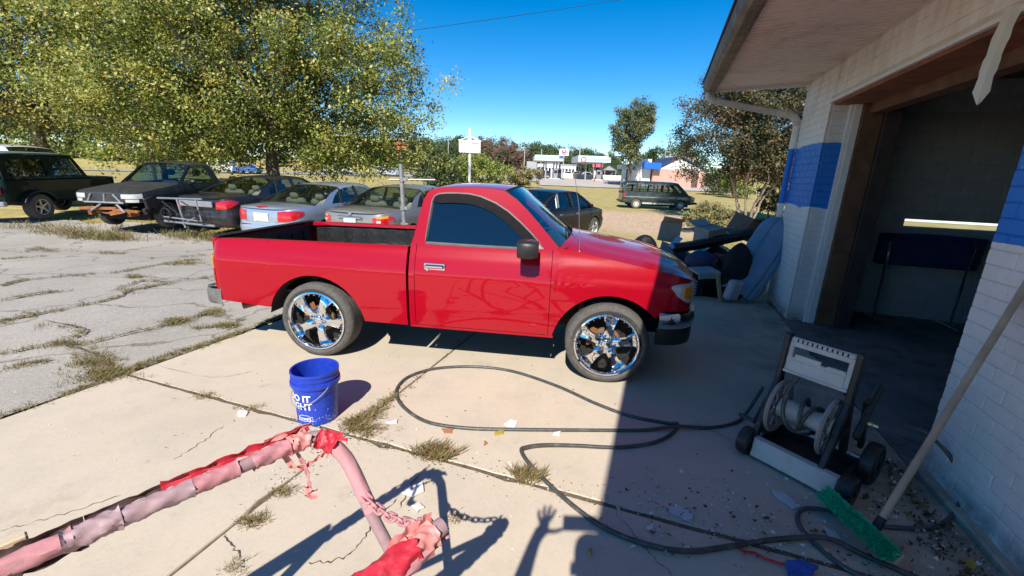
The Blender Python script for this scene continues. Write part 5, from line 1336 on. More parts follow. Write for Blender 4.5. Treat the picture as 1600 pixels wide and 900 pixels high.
wrap_text('DO IT', .066, .184, R(-80), .0020); wrap_text('RIGHT', .066, .126, R(-77), .0020)
wrap_text("LOWE'S", .026, .047, R(-84), .0008)
m_ = MB(); L_ = [(-.052, .040), (-.052, .070), (-.038, .070), (-.030, .083), (.020, .083), (.034, .072), (.052, .072), (.052, .040)]
def cyl_pt(x, z): r_ = br(z) + .0014; a = R(-84) - .030 / r_ * 1.35 + x / r_; return (r_ * math.cos(a), r_ * math.sin(a), z)
P = []
for i in range(len(L_)):
    a, b = L_[i], L_[(i + 1) % len(L_)]
    for k in range(6): P.append(cyl_pt(lerp(a[0], b[0], k / 6), lerp(a[1], b[1], k / 6)))
m_.tube(P + [P[0]], .0014, 4); m_.build('store_logo', PRINT, bk)
axis = R(-33 + 0); ax_ = Vector((math.cos(axis), math.sin(axis), 0)); pr_ = Vector((math.sin(axis), -math.cos(axis), 0))
P = []
for k in range(41):
    f = PI * k / 40; rho = .205
    P.append(ax_ * (.160 * math.cos(f)) + pr_ * (.158 * math.sin(f)) + Vector((0, 0, .285 - .135 * math.sin(f))))
m_ = MB(); m_.tube(P, .0028, 6); m_.build('bail_handle', mat('bail_wire', (.62, .62, .62), .35, .7, .05, 10), bk)
for s_ in (-1, 1):
    m_ = MB(); m_.lathe([(.016, 0), (.016, .010), (.010, .014), (0, .014)], 14, Matrix.Translation(ax_ * s_ * .152 + Vector((0, 0, .285))) @ frame_to(ax_ * s_)); m_.build('handle_ear', BLUEB, bk)
# splashes of paint near the foot of the bucket
r_ = random.Random(3); P = []; rr = []
for i in range(60):
    z = .015 + abs(r_.gauss(0, .05)); a = R(-63) + r_.uniform(-1.2, 1.2); s_ = r_.uniform(.0008, .0032); q = br(z) + .0006
    P.append([(q * math.cos(a + dx / q), q * math.sin(a + dx / q), z + dz) for dx, dz in ((-s_, 0), (0, -s_), (s_, 0), (0, s_ * 1.3))]); rr.append(1)
tag(quads_obj('paint_splash', np.array(P), 4, rr, FLK, bk), kind='stuff')

# ------------------------------------------------------------------ hoses
HOSE = mat('black_hose', (.055, .058, .055), .42, 0, .2, 9, dirt=(.25, .24, .21), dirt_amt=.45, bmp=.15, bs=120)
H1 = [(1.917, 2.927, .20), (1.78, 2.83, .06), (1.649, 2.734, .013), (1.43, 2.654, .012), (1.17, 2.622, .030), (0.917, 2.59, .012), (0.472, 2.56, .012), (0.036, 2.539, .012), (-0.266, 2.534, .012), (-0.536, 2.586, .012), (-0.728, 2.738, .012), (-0.845, 2.913, .012), (-0.878, 3.074, .012), (-0.831, 3.258, .012), (-0.646, 3.421, .012), (-0.316, 3.489, .012), (0.028, 3.428, .012), (0.399, 3.186, .012), (0.669, 2.93, .012), (0.896, 2.766, .012), (1.135, 2.688, .014), (1.19, 2.655, .034), (1.165, 2.605, .012), (1.066, 2.51, .012), (0.913, 2.43, .012), (0.694, 2.383, .012), (0.448, 2.381, .016), (0.242, 2.362, .024), (0.130, 2.325, .030), (0.096, 2.285, .030), (0.153, 2.16, .020), (0.286, 1.967, .012), (0.418, 1.805, .012), (0.542, 1.702, .012), (0.707, 1.632, .012), (0.879, 1.611, .012), (1.109, 1.654, .012), (1.351, 1.702, .012), (1.562, 1.693, .034), (1.70, 1.62, .013), (1.86, 1.50, .013)]
m_ = MB(); m_.tube(spline(H1, 7), .0125, 10); tag(m_.build('hose', HOSE, smooth=60), 'long black hose looping from the reel cart across the sunlit concrete and back', 'hose')
H2 = [(2.275, 2.19, .36), (2.40, 2.16, .33), (2.50, 2.08, .22), (2.50, 1.99, .09), (2.38, 1.90, .02), (2.2, 1.81, .013), (2.0, 1.80, .013), (1.85, 1.82, .013), (1.72, 1.885, .022), (1.612, 1.91, .014), (1.535, 1.86, .012), (1.497, 1.775, .012), (1.503, 1.68, .012), (1.538, 1.575, .012), (1.60, 1.50, .012), (1.72, 1.40, .012), (1.9, 1.30, .012), (2.0, 1.1, .012)]
m_ = MB(); m_.tube(spline(H2, 7), .011, 10); tag(m_.build('hose', mat('grey_green_hose', (.06, .075, .075), .4, 0, .2, 9, dirt=(.2, .2, .18), dirt_amt=.4), smooth=60), 'short dark hose running from the brass fitting of the cart under the green broom', 'hose')

# ------------------------------------------------------------------ hose reel cart
CRM = mat('cream_plastic', (.55, .53, .49), .5, 0, .06, 6, dirt=(.3, .27, .22), dirt_amt=.5, bmp=.1, bs=80)
CBK = mat('black_cart_plastic', (.016, .016, .017), .5, 0, .2, 9, dirt=(.10, .09, .08), dirt_amt=.5, bmp=.15, bs=80)
ct = thing('hose_reel_cart', 'cream and black plastic hose reel cart standing in the shade by the garage door', 'hose cart', (1.547, 2.347, 0), R(-54.79))
m_ = MB(); m_.box((.22, .012, .078), (.45, .024, .118), (-.18, 0, 0), b=.006); m_.box((.22, .03, .136), (.45, .05, .012), b=.004); m_.build('front_beam', CRM, ct)
m_ = MB(); m_.box((.22, .20, .062), (.44, .34, .018), b=.005); m_.box((.22, .365, .085), (.44, .02, .06), b=.005)
for s_ in (0, 1): m_.box((s_ * .44, .20, .085), (.02, .36, .07), b=.006)
m_.build('platform', CBK, ct)
for x in (-.048, .488):
    for y, r_ in ((.03, .088), (.375, .125)):
        m_ = MB(); T = Matrix.Translation((x, y, r_)) @ Matrix.Rotation(PI / 2, 4, 'Y')
        m_.lathe([(.02, -.034), (r_ * .6, -.034), (r_ * .62, -.026), (r_ * .8, -.026), (r_ * .86, -.036), (r_ * .97, -.030), (r_, -.018), (r_, .018), (r_ * .97, .030), (r_ * .86, .036), (r_ * .8, .026), (r_ * .62, .026), (r_ * .6, .034), (.02, .034)], 26, T); m_.build('wheel', CBK, ct, smooth=40)
m_ = MB(); m_.tube([(-.07, .375, .125), (.51, .375, .125)], .010, 8); m_.tube([(-.07, .03, .088), (.51, .03, .088)], .008, 8); m_.build('axle', STEEL, ct)
for x in (-.02, .352):
    m_ = MB()
    for a, b, w_ in (((x, .05, .12), (x, .235, .50), .055), ((x, .235, .50), (x, .262, .775), .06), ((x, .36, .13), (x, .235, .52), .05), ((x, .12, .30), (x, .31, .30), .04)):
        A_, B_ = Vector(a), Vector(b); m_.box((A_ + B_) / 2, (.034, w_, (B_ - A_).length + .02), frame_to(B_ - A_, ) if False else Matrix.Rotation(math.atan2(-(B_.y - A_.y), (B_.z - A_.z)), 4, 'X'), b=.006)
    m_.build('side_frame', CBK, ct, smooth=30)
m_ = MB()        # brace and upper arm sticking out behind on the right
m_.box((.425, .33, .44), (.03, .055, .36), Matrix.Rotation(-.75, 4, 'X'), b=.008); m_.box((.405, .40, .33), (.028, .05, .38), Matrix.Rotation(.35, 4, 'X'), b=.008); m_.build('rear_brace', CBK, ct)
# handle panel with a grip slot and a row of small holes
hm = Matrix.Translation((.165, .235, .550)) @ Matrix.Diagonal((.95, 1, 1, 1)) @ Matrix.Rotation(-.12, 4, 'X')
m_ = MB()
m_.box((0, 0, .205), (.36, .030, .032), M=hm, b=.010); m_.box((0, 0, .178), (.36, .020, .03), M=hm, b=.004)
m_.box((0, 0, .045), (.36, .022, .105), M=hm, b=.006); m_.box((-.165, 0, .12), (.032, .024, .15), M=hm, b=.006); m_.box((.165, 0, .12), (.032, .024, .15), M=hm, b=.006)
m_.box((-.06, -.005, .105), (.15, .018, .03), M=hm, b=.004); m_.box((.10, -.005, .098), (.1, .018, .02), M=hm, b=.004)
m_.box((0, -.012, .004), (.36, .02, .02), M=hm, b=.005); m_.box((0, -.013, .045), (.30, .006, .07), M=hm, b=.002)
hp = m_.build('handle_panel', CRM, ct, smooth=30)
m_ = MB()
for k in range(11): m_.box((-.135 + .027 * k, -.0155, .205), (.009, .004, .020), M=hm, b=.0015)
m_.build('hole_row', BLACKM, hp)
# reel: drum, two discs with cut outs
RZ, RY, RD = .322, .195, .172
T0 = Matrix.Translation((0, RY, RZ)) @ Matrix.Rotation(PI / 2, 4, 'Y')
for x, sd_ in ((.025, -1), (.305, 1)):
    m_ = MB(); T = Matrix.Translation((x, RY, RZ)) @ Matrix.Rotation(PI / 2, 4, 'Y') @ Matrix.Rotation(.3, 4, 'Z')
    m_.lathe([(RD - .03, -.008), (RD - .004, -.012), (RD + .004, 0), (RD - .004, .012), (RD - .03, .008), (RD - .03, -.008)], 40, T)
    m_.lathe([(0, -.006), (.075, -.006), (.075, .006), (0, .006)], 24, T)
    for k in range(8):
        a = 2 * PI * k / 8; m_.box(((RD - .065) * math.cos(a), (RD - .065) * math.sin(a), 0), (.10, .034 if k % 2 else .052, .012), Matrix.Rotation(a, 4, 'Z'), b=.003, M=T)
        m_.box(((RD - .062) * math.cos(a), (RD - .062) * math.sin(a), sd_ * .008), (.085, .007, .012), Matrix.Rotation(a, 4, 'Z'), M=T)
    m_.build('reel_disc', mat('grey_reel_plastic', (.27, .265, .255), .5, 0, .08, 8, dirt=(.15, .13, .11), dirt_amt=.5), ct, smooth=35)
m_ = MB(); m_.tube([(.035, RY, RZ), (.325, RY, RZ)], .062, 28); m_.build('drum', CRM, ct)
m_ = MB(); P = []
for k in range(100):
    a = k * .27; x = .225 + .075 * math.sin(k / 11.0); r_ = .076 + .012 * math.sin(k * .05) + (.02 if 40 < k < 70 else 0); P.append((x, RY + r_ * math.sin(a), RZ + r_ * math.cos(a)))
m_.tube(P, .0125, 8); m_.tube(spline([(.10, RY - .02, .56), (.085, RY - .07, .47), (.09, RY - .11, .36), (.13, RY - .12, .28), (.18, RY - .09, .25), (.235, RY - .075, .285)], 6), .0125, 8); m_.build('wound_hose', HOSE, ct)
m_ = MB(); m_.tube([(.0, RY, RZ), (-.05, RY, RZ)], .016, 10); m_.box((-.055, RY - .05, RZ - .06), (.018, .03, .19), Matrix.Rotation(-.7, 4, 'X'), b=.006); m_.tube([(-.055, RY - .105, RZ - .12), (-.15, RY - .105, RZ - .12)], .013, 10); m_.build('crank', CBK, ct)
m_ = MB(); T = Matrix.Translation((.405, RY + .15, .365)) @ frame_to((1, .15, -.05)); m_.lathe([(.010, 0), (.010, .02), (.017, .02), (.017, .045), (.012, .05), (.012, .075), (0, .075)], 10, T); m_.build('brass_fitting', mat('brass', (.62, .50, .30), .3, .9, .1, 20), ct)

# ------------------------------------------------------------------ push broom
GRN = leaf_mat('green_bristle', [(.01, .42, .24), (.03, .68, .42), (.12, .85, .60)], .1, .6)
BW = mat('broom_wood', (.40, .33, .25), .7, 0, .15, 12); STK = mat('broom_stick', (.40, .30, .21), .55, 0, .18, 6, dirt=(.2, .15, .1), dirt_amt=.4, bmp=.15, bs=50)
bl = Vector((1.705, 1.90, .05)); brr = Vector((1.735, 1.545, .05)); ax_ = (brr - bl).normalized()
bm_ = thing('push_broom', 'push broom with bright green bristles and a long wooden handle leaning on the garage wall', 'broom')
top = Vector((2.500, 2.02, 1.30)); foot = (bl * .42 + brr * .58) + Vector((.075, .01, .055))
hd = (top - foot).normalized(); side = ax_; up_ = hd.cross(side).normalized()
nrm = Vector((-.62, -.10, .42)).normalized(); nrm = (nrm - ax_ * nrm.dot(ax_)).normalized(); th_ = ax_.cross(nrm)
ctr = (bl + brr) / 2 + Vector((.045, .01, .02)); hl_ = (brr - bl).length / 2 + .01
Tm = Matrix((ax_, th_, nrm)).transposed().to_4x4(); Tm.translation = ctr
m_ = MB(); m_.box((0, 0, 0), (2 * hl_, .062, .026), M=Tm, b=.007); m_.build('broom_head', BW, bm_)
r_ = np.random.RandomState(4); n = 5200
a = r_.uniform(-hl_ + .004, hl_ - .004, n); b = r_.uniform(-.030, .030, n); gx = np.round(a / .013) * .013; gy2 = np.round(b / .013) * .013
ca = np.array(ctr); axn, thn, nn_ = np.array(ax_), np.array(th_), np.array(nrm)
root = ca + gx[:, None] * axn + gy2[:, None] * thn + nn_ * .012
sp_ = r_.normal(0, .0065, (n, 2)); tipp = root + (gx * .06 + sp_[:, 0])[:, None] * axn + (gy2 * .25 + sp_[:, 1])[:, None] * thn + nn_ * (.075 + r_.normal(0, .004, n))[:, None]
ang = r_.uniform(0, PI, n); sv = (np.cos(ang)[:, None] * axn + np.sin(ang)[:, None] * thn) * .0021
tag(quads_obj('bristles', np.stack([root - sv, root + sv, tipp + sv, tipp - sv], 1), 4, np.clip(r_.normal(.5, .25, n), 0, 1), GRN, bm_), kind='stuff')
m_ = MB(); P = [foot + (top - foot) * t for t in np.linspace(0, 1, 14)]; m_.tube([p + Vector((0, 0, .004 * math.sin(i))) for i, p in enumerate(P)], .0165, 12); m_.build('broom_handle', STK, bm_)
m_ = MB(); m_.tube([foot - hd * .035, foot + hd * .05], [.022, .019], 12); m_.build('socket', BLACKP, bm_)
m_ = MB(); m_.tube(spline([(2.19, 1.06, .10), (2.15, 1.16, .075), (2.10, 1.24, .045), (2.03, 1.30, .03), (1.97, 1.33, .02)], 5), [.014] * 10 + [.018] * 11, 10)
m_.tube([(2.14, 1.19, .07), (2.10, 1.17, .13)], .010, 8); tag(m_.build('spray_nozzle', BLACKP), 'black hose nozzle lying against the foot of the white wall', 'nozzle')

# ------------------------------------------------------------------ pink wrapped sawhorse
def film(name, c, v=.18): return mat(name, c, .5, 0, v, 14, dirt=(.55, .30, .30), dirt_amt=.25, bmp=.5, bs=22)
PINKW = film('pink_film', (.52, .235, .255), .1); REDW = film('red_film', (.56, .025, .05)); MAUVE = film('mauve_pipe', (.36, .235, .255)); GREYW = film('grey_film', (.42, .29, .31), .1); DKW = mat('hollow_shade_film', (.06, .035, .03), .5, 0, .4, 12); SALM = film('salmon_film', (.68, .27, .25))
sh = thing('sawhorse', 'pipe sawhorse wrapped in pink and red plastic film with a pink chain in the foreground', 'sawhorse')
uA = Vector((-.385, -.482, .012)).normalized(); A0 = Vector((-.626, 1.168, .845))
m_ = MB(); RA = [A0 + uA * 1.35, A0 + uA * .7, A0 + uA * .06, A0 + Vector((.02, .012, .0)), Vector((-.555, 1.178, .828)), Vector((-.505, 1.172, .765)), Vector((-.462, 1.155, .685)), Vector((-.40, 1.125, .555)), Vector((-.13, 1.07, .0))]
P = spline(RA[:3], 4)[:-1] + spline(RA[2:], 6); rad = []
m_.tube(P, .019, 14); m_.build('rail', MAUVE, sh, smooth=60)
rw_ = random.Random(9)
def sleeve(name, pts, r0, m__, amp=.006, n=18, seg=8, twist=0.0, gap=None):
    """crumpled film wound round a pipe"""
    Q = spline(pts, seg); rings = []; N = None
    m2 = MB(); Q = [Vector(q) for q in Q]; ph = rw_.uniform(0, 6)
    for i, q in enumerate(Q):
        t_ = (Q[min(i + 1, len(Q) - 1)] - Q[max(i - 1, 0)]).normalized(); nn = t_.cross(Vector((0, 0, 1))).normalized(); bb = t_.cross(nn)
        ring = []
        for k in range(n):
            a = 2 * PI * k / n + twist * i; r_ = r0 * .66 + amp * .75 * (math.sin(3 * a + i * .55 + ph) * .5 + .5 * math.sin(5 * a - i * .8 + ph * 2) + rw_.uniform(-.28, .28)) + (amp * 1.2 if i in (0, len(Q) - 1) and rw_.random() < .3 else 0)
            ring.append(q + nn * (r_ * math.cos(a)) + bb * (r_ * math.sin(a)))
        rings.append(ring)
    m2.loft(rings, True, (False, False)); return m2.build(name, m__, sh, smooth=50)
def along_A(a, b, n=4, d=(0, 0, 0)): return [A0 + uA * lerp(a, b, i / (n - 1)) + Vector(d) for i in range(n)]
sleeve('film_wrap', along_A(.52, .98, 6), .0335, PINKW, .005); sleeve('film_wrap', along_A(.30, .46, 4), .034, GREYW, .004); sleeve('film_wrap', along_A(.195, .30, 4), .0345, PINKW, .003)
sleeve('film_wrap', along_A(.44, .54, 3), .037, GREYW, .007); sleeve('film_wrap', along_A(.05, .16, 3), .0365, PINKW, .006)
sleeve('foam_sleeve', [P for P in (Vector((-.555, 1.178, .828)), Vector((-.505, 1.172, .765)), Vector((-.462, 1.155, .685)), Vector((-.425, 1.137, .612)))], .0345, film('mauve_foam', (.52, .27, .29), .08), .0012, 22, 6)
sleeve('film_wrap', [A0 + Vector((.03, .006, 0)), Vector((-.575, 1.176, .838)), Vector((-.545, 1.178, .82))], .043, REDW, .010)
sleeve('film_wrap', along_A(.0, .06, 3), .041, SALM, .008)
def ribbon(name, pts, wd, m__, tw=0.0, par=None):
    Q = [Vector(q) for q in spline(pts, 6)]; rows = []
    for i, q in enumerate(Q):
        t_ = (Q[min(i + 1, len(Q) - 1)] - Q[max(i - 1, 0)]).normalized(); a = tw * i / len(Q) + .5 * math.sin(i * 1.3)
        s0 = t_.cross(Vector((.3, -.9, .2))).normalized(); n0 = t_.cross(s0); s_ = s0 * math.cos(a) + n0 * math.sin(a); w_ = .75 * wd * rw_.uniform(.75, 1.2)
        rows.append([q - s_ * w_ / 2 + n0 * rw_.uniform(-.003, .003), q + n0 * wd * .16, q + s_ * w_ / 2 + n0 * rw_.uniform(-.003, .003)])
    m2 = MB(); m2.grid(rows); return m2.build(name, m__, sh, smooth=60, fix=False, solid=.0018)
# long red flap along the top of the rail, dark strips colouring in the shade of the hollow below
ribbon('film_flap', along_A(.36, -.015, 5, (-.010, .010, .028)), .034, REDW, .5); ribbon('film_flap', along_A(.50, .22, 4, (-.012, .014, .024)), .022, DKW, .3); ribbon('film_flap', along_A(.12, -.02, 3, (-.008, .012, .036)), .022, SALM, .5)
ribbon('film_flap', along_A(.95, .50, 5, (-.012, .012, .022)), .026, DKW, .2); ribbon('film_flap', along_A(.75, .50, 4, (.006, -.005, -.024)), .022, DKW, .2)
ribbon('film_strip', [A0 + uA * .07 + Vector((0, 0, -.03)), A0 + uA * .045 + Vector((.004, -.01, -.075)), A0 + uA * .01 + Vector((.01, -.012, -.082)), A0 + Vector((.03, .0, -.07)), Vector((-.567, 1.165, .80))], .024, SALM, .8)
ribbon('film_strip', [A0 + uA * .03 + Vector((0, -.01, -.03)), A0 + uA * .018 + Vector((.01, -.012, -.085)), A0 + uA * .014 + Vector((.012, -.012, -.14)), A0 + uA * .016 + Vector((.014, -.01, -.19))], .017, PINKW, 1.2)
sleeve('film_knot', [A0 + uA * .016 + Vector((.012, -.01, -.16)), A0 + uA * .02 + Vector((.010, -.01, -.185)), A0 + uA * .01 + Vector((.03, -.005, -.195))], .015, SALM, .008, 10, 4)
ribbon('film_flap', [Vector((-.575, 1.172, .86)), Vector((-.54, 1.172, .858)), Vector((-.50, 1.165, .845))], .035, REDW, .6)
m_ = MB(); m_.box((0, 0, 0), (.02, 1.0, .030), M=Matrix.Translation(A0 + uA * 1.08 + Vector((-.026, .020, .008))) @ Matrix.Rotation(math.atan2(-uA.x, uA.y) + PI, 4, 'Z') @ Matrix.Rotation(.012, 4, 'X'), b=.003); m_.build('wood_strip', mat('cream_board', (.58, .47, .32), .7, 0, .1, 6), sh)
# second rail
B0 = Vector((-.152, .872, .818)); uB = Vector((-.165, -.205, .0)).normalized()
m_ = MB(); m_.tube([B0, B0 + uB * .5, B0 + uB * 1.3], .0225, 14, caps=(False, True)); m_.lathe([(.0225, 0), (.019, .0), (.018, -.06)], 14, Matrix.Translation(B0) @ frame_to(-uB)); m_.build('rail', MAUVE, sh, smooth=50)
def along_B(a, b, n=4, d=(0, 0, 0)): return [B0 + uB * lerp(a, b, i / (n - 1)) + Vector(d) for i in range(n)]
sleeve('film_wrap', along_B(.03, .10, 3), .042, SALM, .008, 20); sleeve('film_wrap', along_B(.09, .62, 8), .045, REDW, .009, 22); sleeve('film_wrap', along_B(.05, .5, 6, (.010, -.009, -.016)), .030, PINKW, .007, 14)
ribbon('film_flap', along_B(.02, .14, 3, (-.008, .006, .031)), .05, SALM, .4)
ribbon('film_flap', along_B(-.012, .06, 3, (.010, -.004, -.022)), .035, PINKW, .4)
m_ = MB(); m_.tube([B0 + uB * .02 + Vector((0, 0, -.03)), Vector((-.49, .83, .60)), Vector((-1.1, .76, .22))], .016, 12); m_.build('brace', MAUVE, sh)
for a in (.62, 1.25):
    for s_, q in ((1, B0), (-1, A0)):
        u_ = uB if s_ > 0 else uA; p0 = q + u_ * a; m_ = MB(); m_.tube([p0, p0 + Vector((.16 * s_, -.05, -p0.z))], .026, 10); m_.build('leg', MAUVE, sh)
# chain
C0, C1 = Vector((-.447, 1.135, .675)), Vector((-.19, .918, .792)); base = None
for k in range(10):
    t = (k + .5) / 10; p = C0.lerp(C1, t) + Vector((0, 0, -.045 * 4 * t * (1 - t))); d = ((C1 - C0) + Vector((0, 0, -.045 * 4 * (1 - 2 * t)))).normalized()
    if base is None:
        m_ = MB(); L_ = []
        for q in range(24):
            a = 2 * PI * q / 24; L_.append((.0115 * math.cos(a), 0, .0115 * math.sin(a) + (.0125 if math.sin(a) > 0 else -.0125)))
        m_.tube(L_ + [L_[0], L_[1]], .0043, 7, caps=(False, False)); base = m_.build('chain_link', PINKW, sh, smooth=60); o = base
    else: o = inst(base, sh)
    o.rotation_euler = (frame_to(d) @ Matrix.Rotation(PI / 2 * (k % 2) + .4, 4, 'Z')).to_euler(); o.location = p
# ------------------------------------------------------------------ steel post behind the bed
t = thing('pipe_post', 'galvanised pipe post with a thin cross bar standing behind the truck bed', 'post', (-1.49, 5.8, 0))
GV = mat('pipe_grey', (.34, .34, .33), .5, .5, .2, 12, dirt=(.2, .16, .12), dirt_amt=.5)
m_ = MB(); m_.tube([(0, 0, 0), (-.005, 0, .9), (-.03, .0, 1.77)], .030, 12); m_.build('post_tube', GV, t)
m_ = MB(); m_.tube([(-.19, 0, 1.565), (.42, 0, 1.585)], .011, 8); m_.build('cross_bar', GV, t)
for z in (1.575, 1.20, .98):
    m_ = MB(); m_.lathe([(.036, -.03), (.040, -.03), (.040, .03), (.036, .03)], 12, Mx((-.018, 0, z))); m_.box((.03, -.035, z), (.05, .02, .045), b=.004); m_.build('clamp', GV, t)
m_ = MB(); m_.box((0, 0, .02), (.5, .5, .04), b=.01); m_.build('base_plate', GV, t)
# ------------------------------------------------------------------ junk heaped against the corner of the garage
CARD = mat('cardboard', (.46, .35, .23), .85, 0, .12, 6); CARD2 = mat('grey_cardboard', (.34, .31, .28), .85, 0, .12, 6); BROWNC = mat('brown_cardboard', (.20, .13, .09), .85, 0, .2, 6)
BAGM = mat('black_bag_film', (.012, .012, .014), .28, 0, .3, 9, bmp=.7, bs=14); PANB = mat('dusty_panel_sky_tint', (.13, .25, .37), .5, 0, .14, 5, dirt=(.30, .33, .34), dirt_amt=.5, bmp=.12, bs=70)  # panel is blue grey, with extra sky blue put into its base colour
JG_ = 'junk heaped against the garage corner'
def lump(name, c, r, mt_, label, cat, seed, amp=.18, up=.0):
    r_ = random.Random(seed); ph = [(Vector((r_.uniform(-1, 1), r_.uniform(-1, 1), r_.uniform(-1, 1))).normalized() * r_.uniform(2, 7), r_.uniform(0, 6), r_.uniform(.4, 1)) for _ in range(9)]
    m2 = MB(); rings = []
    for i in range(15):
        th = PI * i / 14; ring = []
        for j in range(22):
            a = 2 * PI * j / 22; d = Vector((math.sin(th) * math.cos(a), math.sin(th) * math.sin(a), math.cos(th)))
            f = 1 + amp * sum(w_ * math.sin(k.dot(d) + p) for k, p, w_ in ph) / 3
            z = max(-.96, d.z * f) if up == 0 else d.z * f
            ring.append((c[0] + r[0] * d.x * f, c[1] + r[1] * d.y * f, c[2] + r[2] * z))
        rings.append(ring)
    m2.loft(rings, True, (False, False)); return tag(m2.build(name, mt_, smooth=60), label, cat, JG_)
def gz_(x, y): return max(terr(x, y) - .05, -.30) if y > 6.8 else 0
# base of the heap
lump('rubbish_bag', (2.75, 7.15, .20), (.55, .42, .40), BAGM, 'large black rubbish bag at the bottom of the junk heap', 'bag', 1)
lump('rubbish_bag', (3.35, 7.0, .25), (.42, .40, .45), BAGM, 'black rubbish bag under the cardboard boxes of the heap', 'bag', 2)
lump('rubbish_bag', (2.27, 7.25, .45), (.24, .25, .32), BAGM, 'shiny black rubbish bag at the left end of the heap above the red hood', 'bag', 3)
lump('rubbish_bag', (2.02, 7.6, .25), (.2, .22, .42), mat('tan_bag', (.45, .33, .2), .7), 'tan sack half hidden behind the leftmost black bag', 'sack', 33)
lump('cushion', (2.93, 6.55, .52), (.24, .16, .13), mat('navy_cushion', (.04, .06, .13), .8, 0, .2, 6), 'dark blue cushion on top of the broken table in the heap', 'cushion', 4, .10)
lump('dark_cloth', (3.30, 6.18, .40), (.20, .18, .42), mat('black_cloth', (.012, .013, .018), .9, 0, .3, 8), 'black cloth bundle in front of the leaning blue panel', 'cloth', 5, .16)
lump('dark_cloth', (3.05, 6.75, .25), (.35, .25, .30), mat('dark_blue_cloth', (.02, .025, .045), .9, 0, .3, 8), 'dark blue clothes below the broken table top', 'cloth', 6, .16)
def carton(name, loc, s_, rot, mt_, label, flap=0):
    t_ = thing(name, label, 'box', loc, 0, JG_, rot); m2 = MB(); a, b, c = s_[0] / 2, s_[1] / 2, s_[2] / 2; th = .008
    for (x, y, sx_, sy_) in ((-a, 0, th, s_[1]), (a, 0, th, s_[1]), (0, -b, s_[0], th), (0, b, s_[0], th)): m2.box((x, y, 0), (sx_ + (th if sx_ > th else 0), sy_, s_[2]), b=.002)
    m2.box((0, 0, -c + .006), (s_[0], s_[1], .008)); m2.box((0, 0, c - .03), (s_[0] - .02, s_[1] - .02, .006)); m2.build('carton', mt_, t_, smooth=0)
    for k in range(flap):
        m2 = MB(); m2.box((0, (b + .09) * (1 if k % 2 else -1), c + .03 - .02 * k), (s_[0] * .96, .19, .006), ((.35 if k % 2 else -.35), 0, .03)); m2.build('flap', mt_, t_, smooth=0)
    return t_
carton('cardboard_box', (3.17, 6.92, .86), (.36, .30, .28), (.12, -.1, .35), CARD2, 'grey brown cardboard box in the shade on top of the heap', 2)
carton('cardboard_box', (2.78, 7.65, .80), (.34, .30, .32), (-.2, .12, -.3), CARD, 'cream cardboard box catching the sun at the back of the heap', 1)
carton('cardboard_box', (3.80, 7.05, .98), (.40, .34, .34), (.25, .35, .5), BROWNC, 'dark brown cardboard box standing behind the blue panel', 1)
m_ = MB(); P = [(2.55, 6.75, .68), (2.85, 6.72, .74), (3.2, 6.70, .83), (3.55, 6.70, .92), (3.72, 6.72, .97)]; rows = [[(x + .02, y + .02, z - .10), (x, y - .05, z - .02), (x, y - .03, z + .025), (x, y + .06, z + .03)] for x, y, z in spline(P, 5)]
m_.grid(rows); tag(m_.build('car_bumper', BLACKP, smooth=50, solid=.012), 'long black plastic bumper lying slanted across the heap', 'bumper', JG_)
for c, s_, rt, mt_, lab in (((3.50, 6.95, .90), (.30, .22, .008), (.35, .3, .5), WHITEP, 'white sheet of board tucked between the bumper and the brown box'),
        ((2.66, 6.98, .72), (.30, .10, .010), (.4, -.5, .7), mat('pale_board', (.50, .54, .56), .6), 'narrow pale board sloping beside the shiny bag'),
        ((2.56, 7.0, .62), (.26, .2, .010), (.6, .35, -.2), CARD2, 'grey flat of cardboard between the bag and the box'),
        ((3.22, 6.50, .60), (.22, .16, .03), (.1, .1, .3), mat('dull_red_board', (.30, .03, .035), .7, 0, .2, 6), 'dull red flat box next to the blue cushion'),
        ((3.32, 6.62, .70), (.16, .14, .012), (.3, .2, .4), CARD, 'small tan cardboard piece above the red box')):
    m_ = MB(); m_.box((0, 0, 0), s_, b=.003); tag(m_.build('board', mt_, smooth=0, loc=c, rot=rt), lab, 'board', JG_)
bt = thing('broken_table', 'small broken table with a grey top and one yellowish leg beside the truck bumper', 'table', (2.83, 6.15, 0), .15, JG_)
m_ = MB(); m_.box((.02, .05, .42), (.36, .30, .03), (.1, -.05, 0), b=.006); m_.box((.02, -.10, .375), (.34, .02, .09), (0, -.05, 0), b=.004); m_.build('table_top', mat('grey_table_top', (.36, .37, .36), .6, 0, .1, 6), bt)
YEL = mat('yellowed_wood', (.42, .38, .20), .7, 0, .15, 8)
m_ = MB(); m_.box((.18, -.13, .20), (.055, .03, .44), (0, -.28, 0), b=.004); m_.build('leg', YEL, bt); m_ = MB(); m_.box((-.15, .15, .20), (.05, .03, .42), (0, .1, 0), b=.004); m_.build('leg', YEL, bt)
m_ = MB(); m_.box((-.02, .2, .20), (.28, .22, .28), b=.01); tag(m_.build('crate', mat('dark_crate', (.015, .018, .03), .6), loc=(2.78, 6.18, -.055), smooth=0), 'dark plastic crate under the broken table', 'crate', JG_)
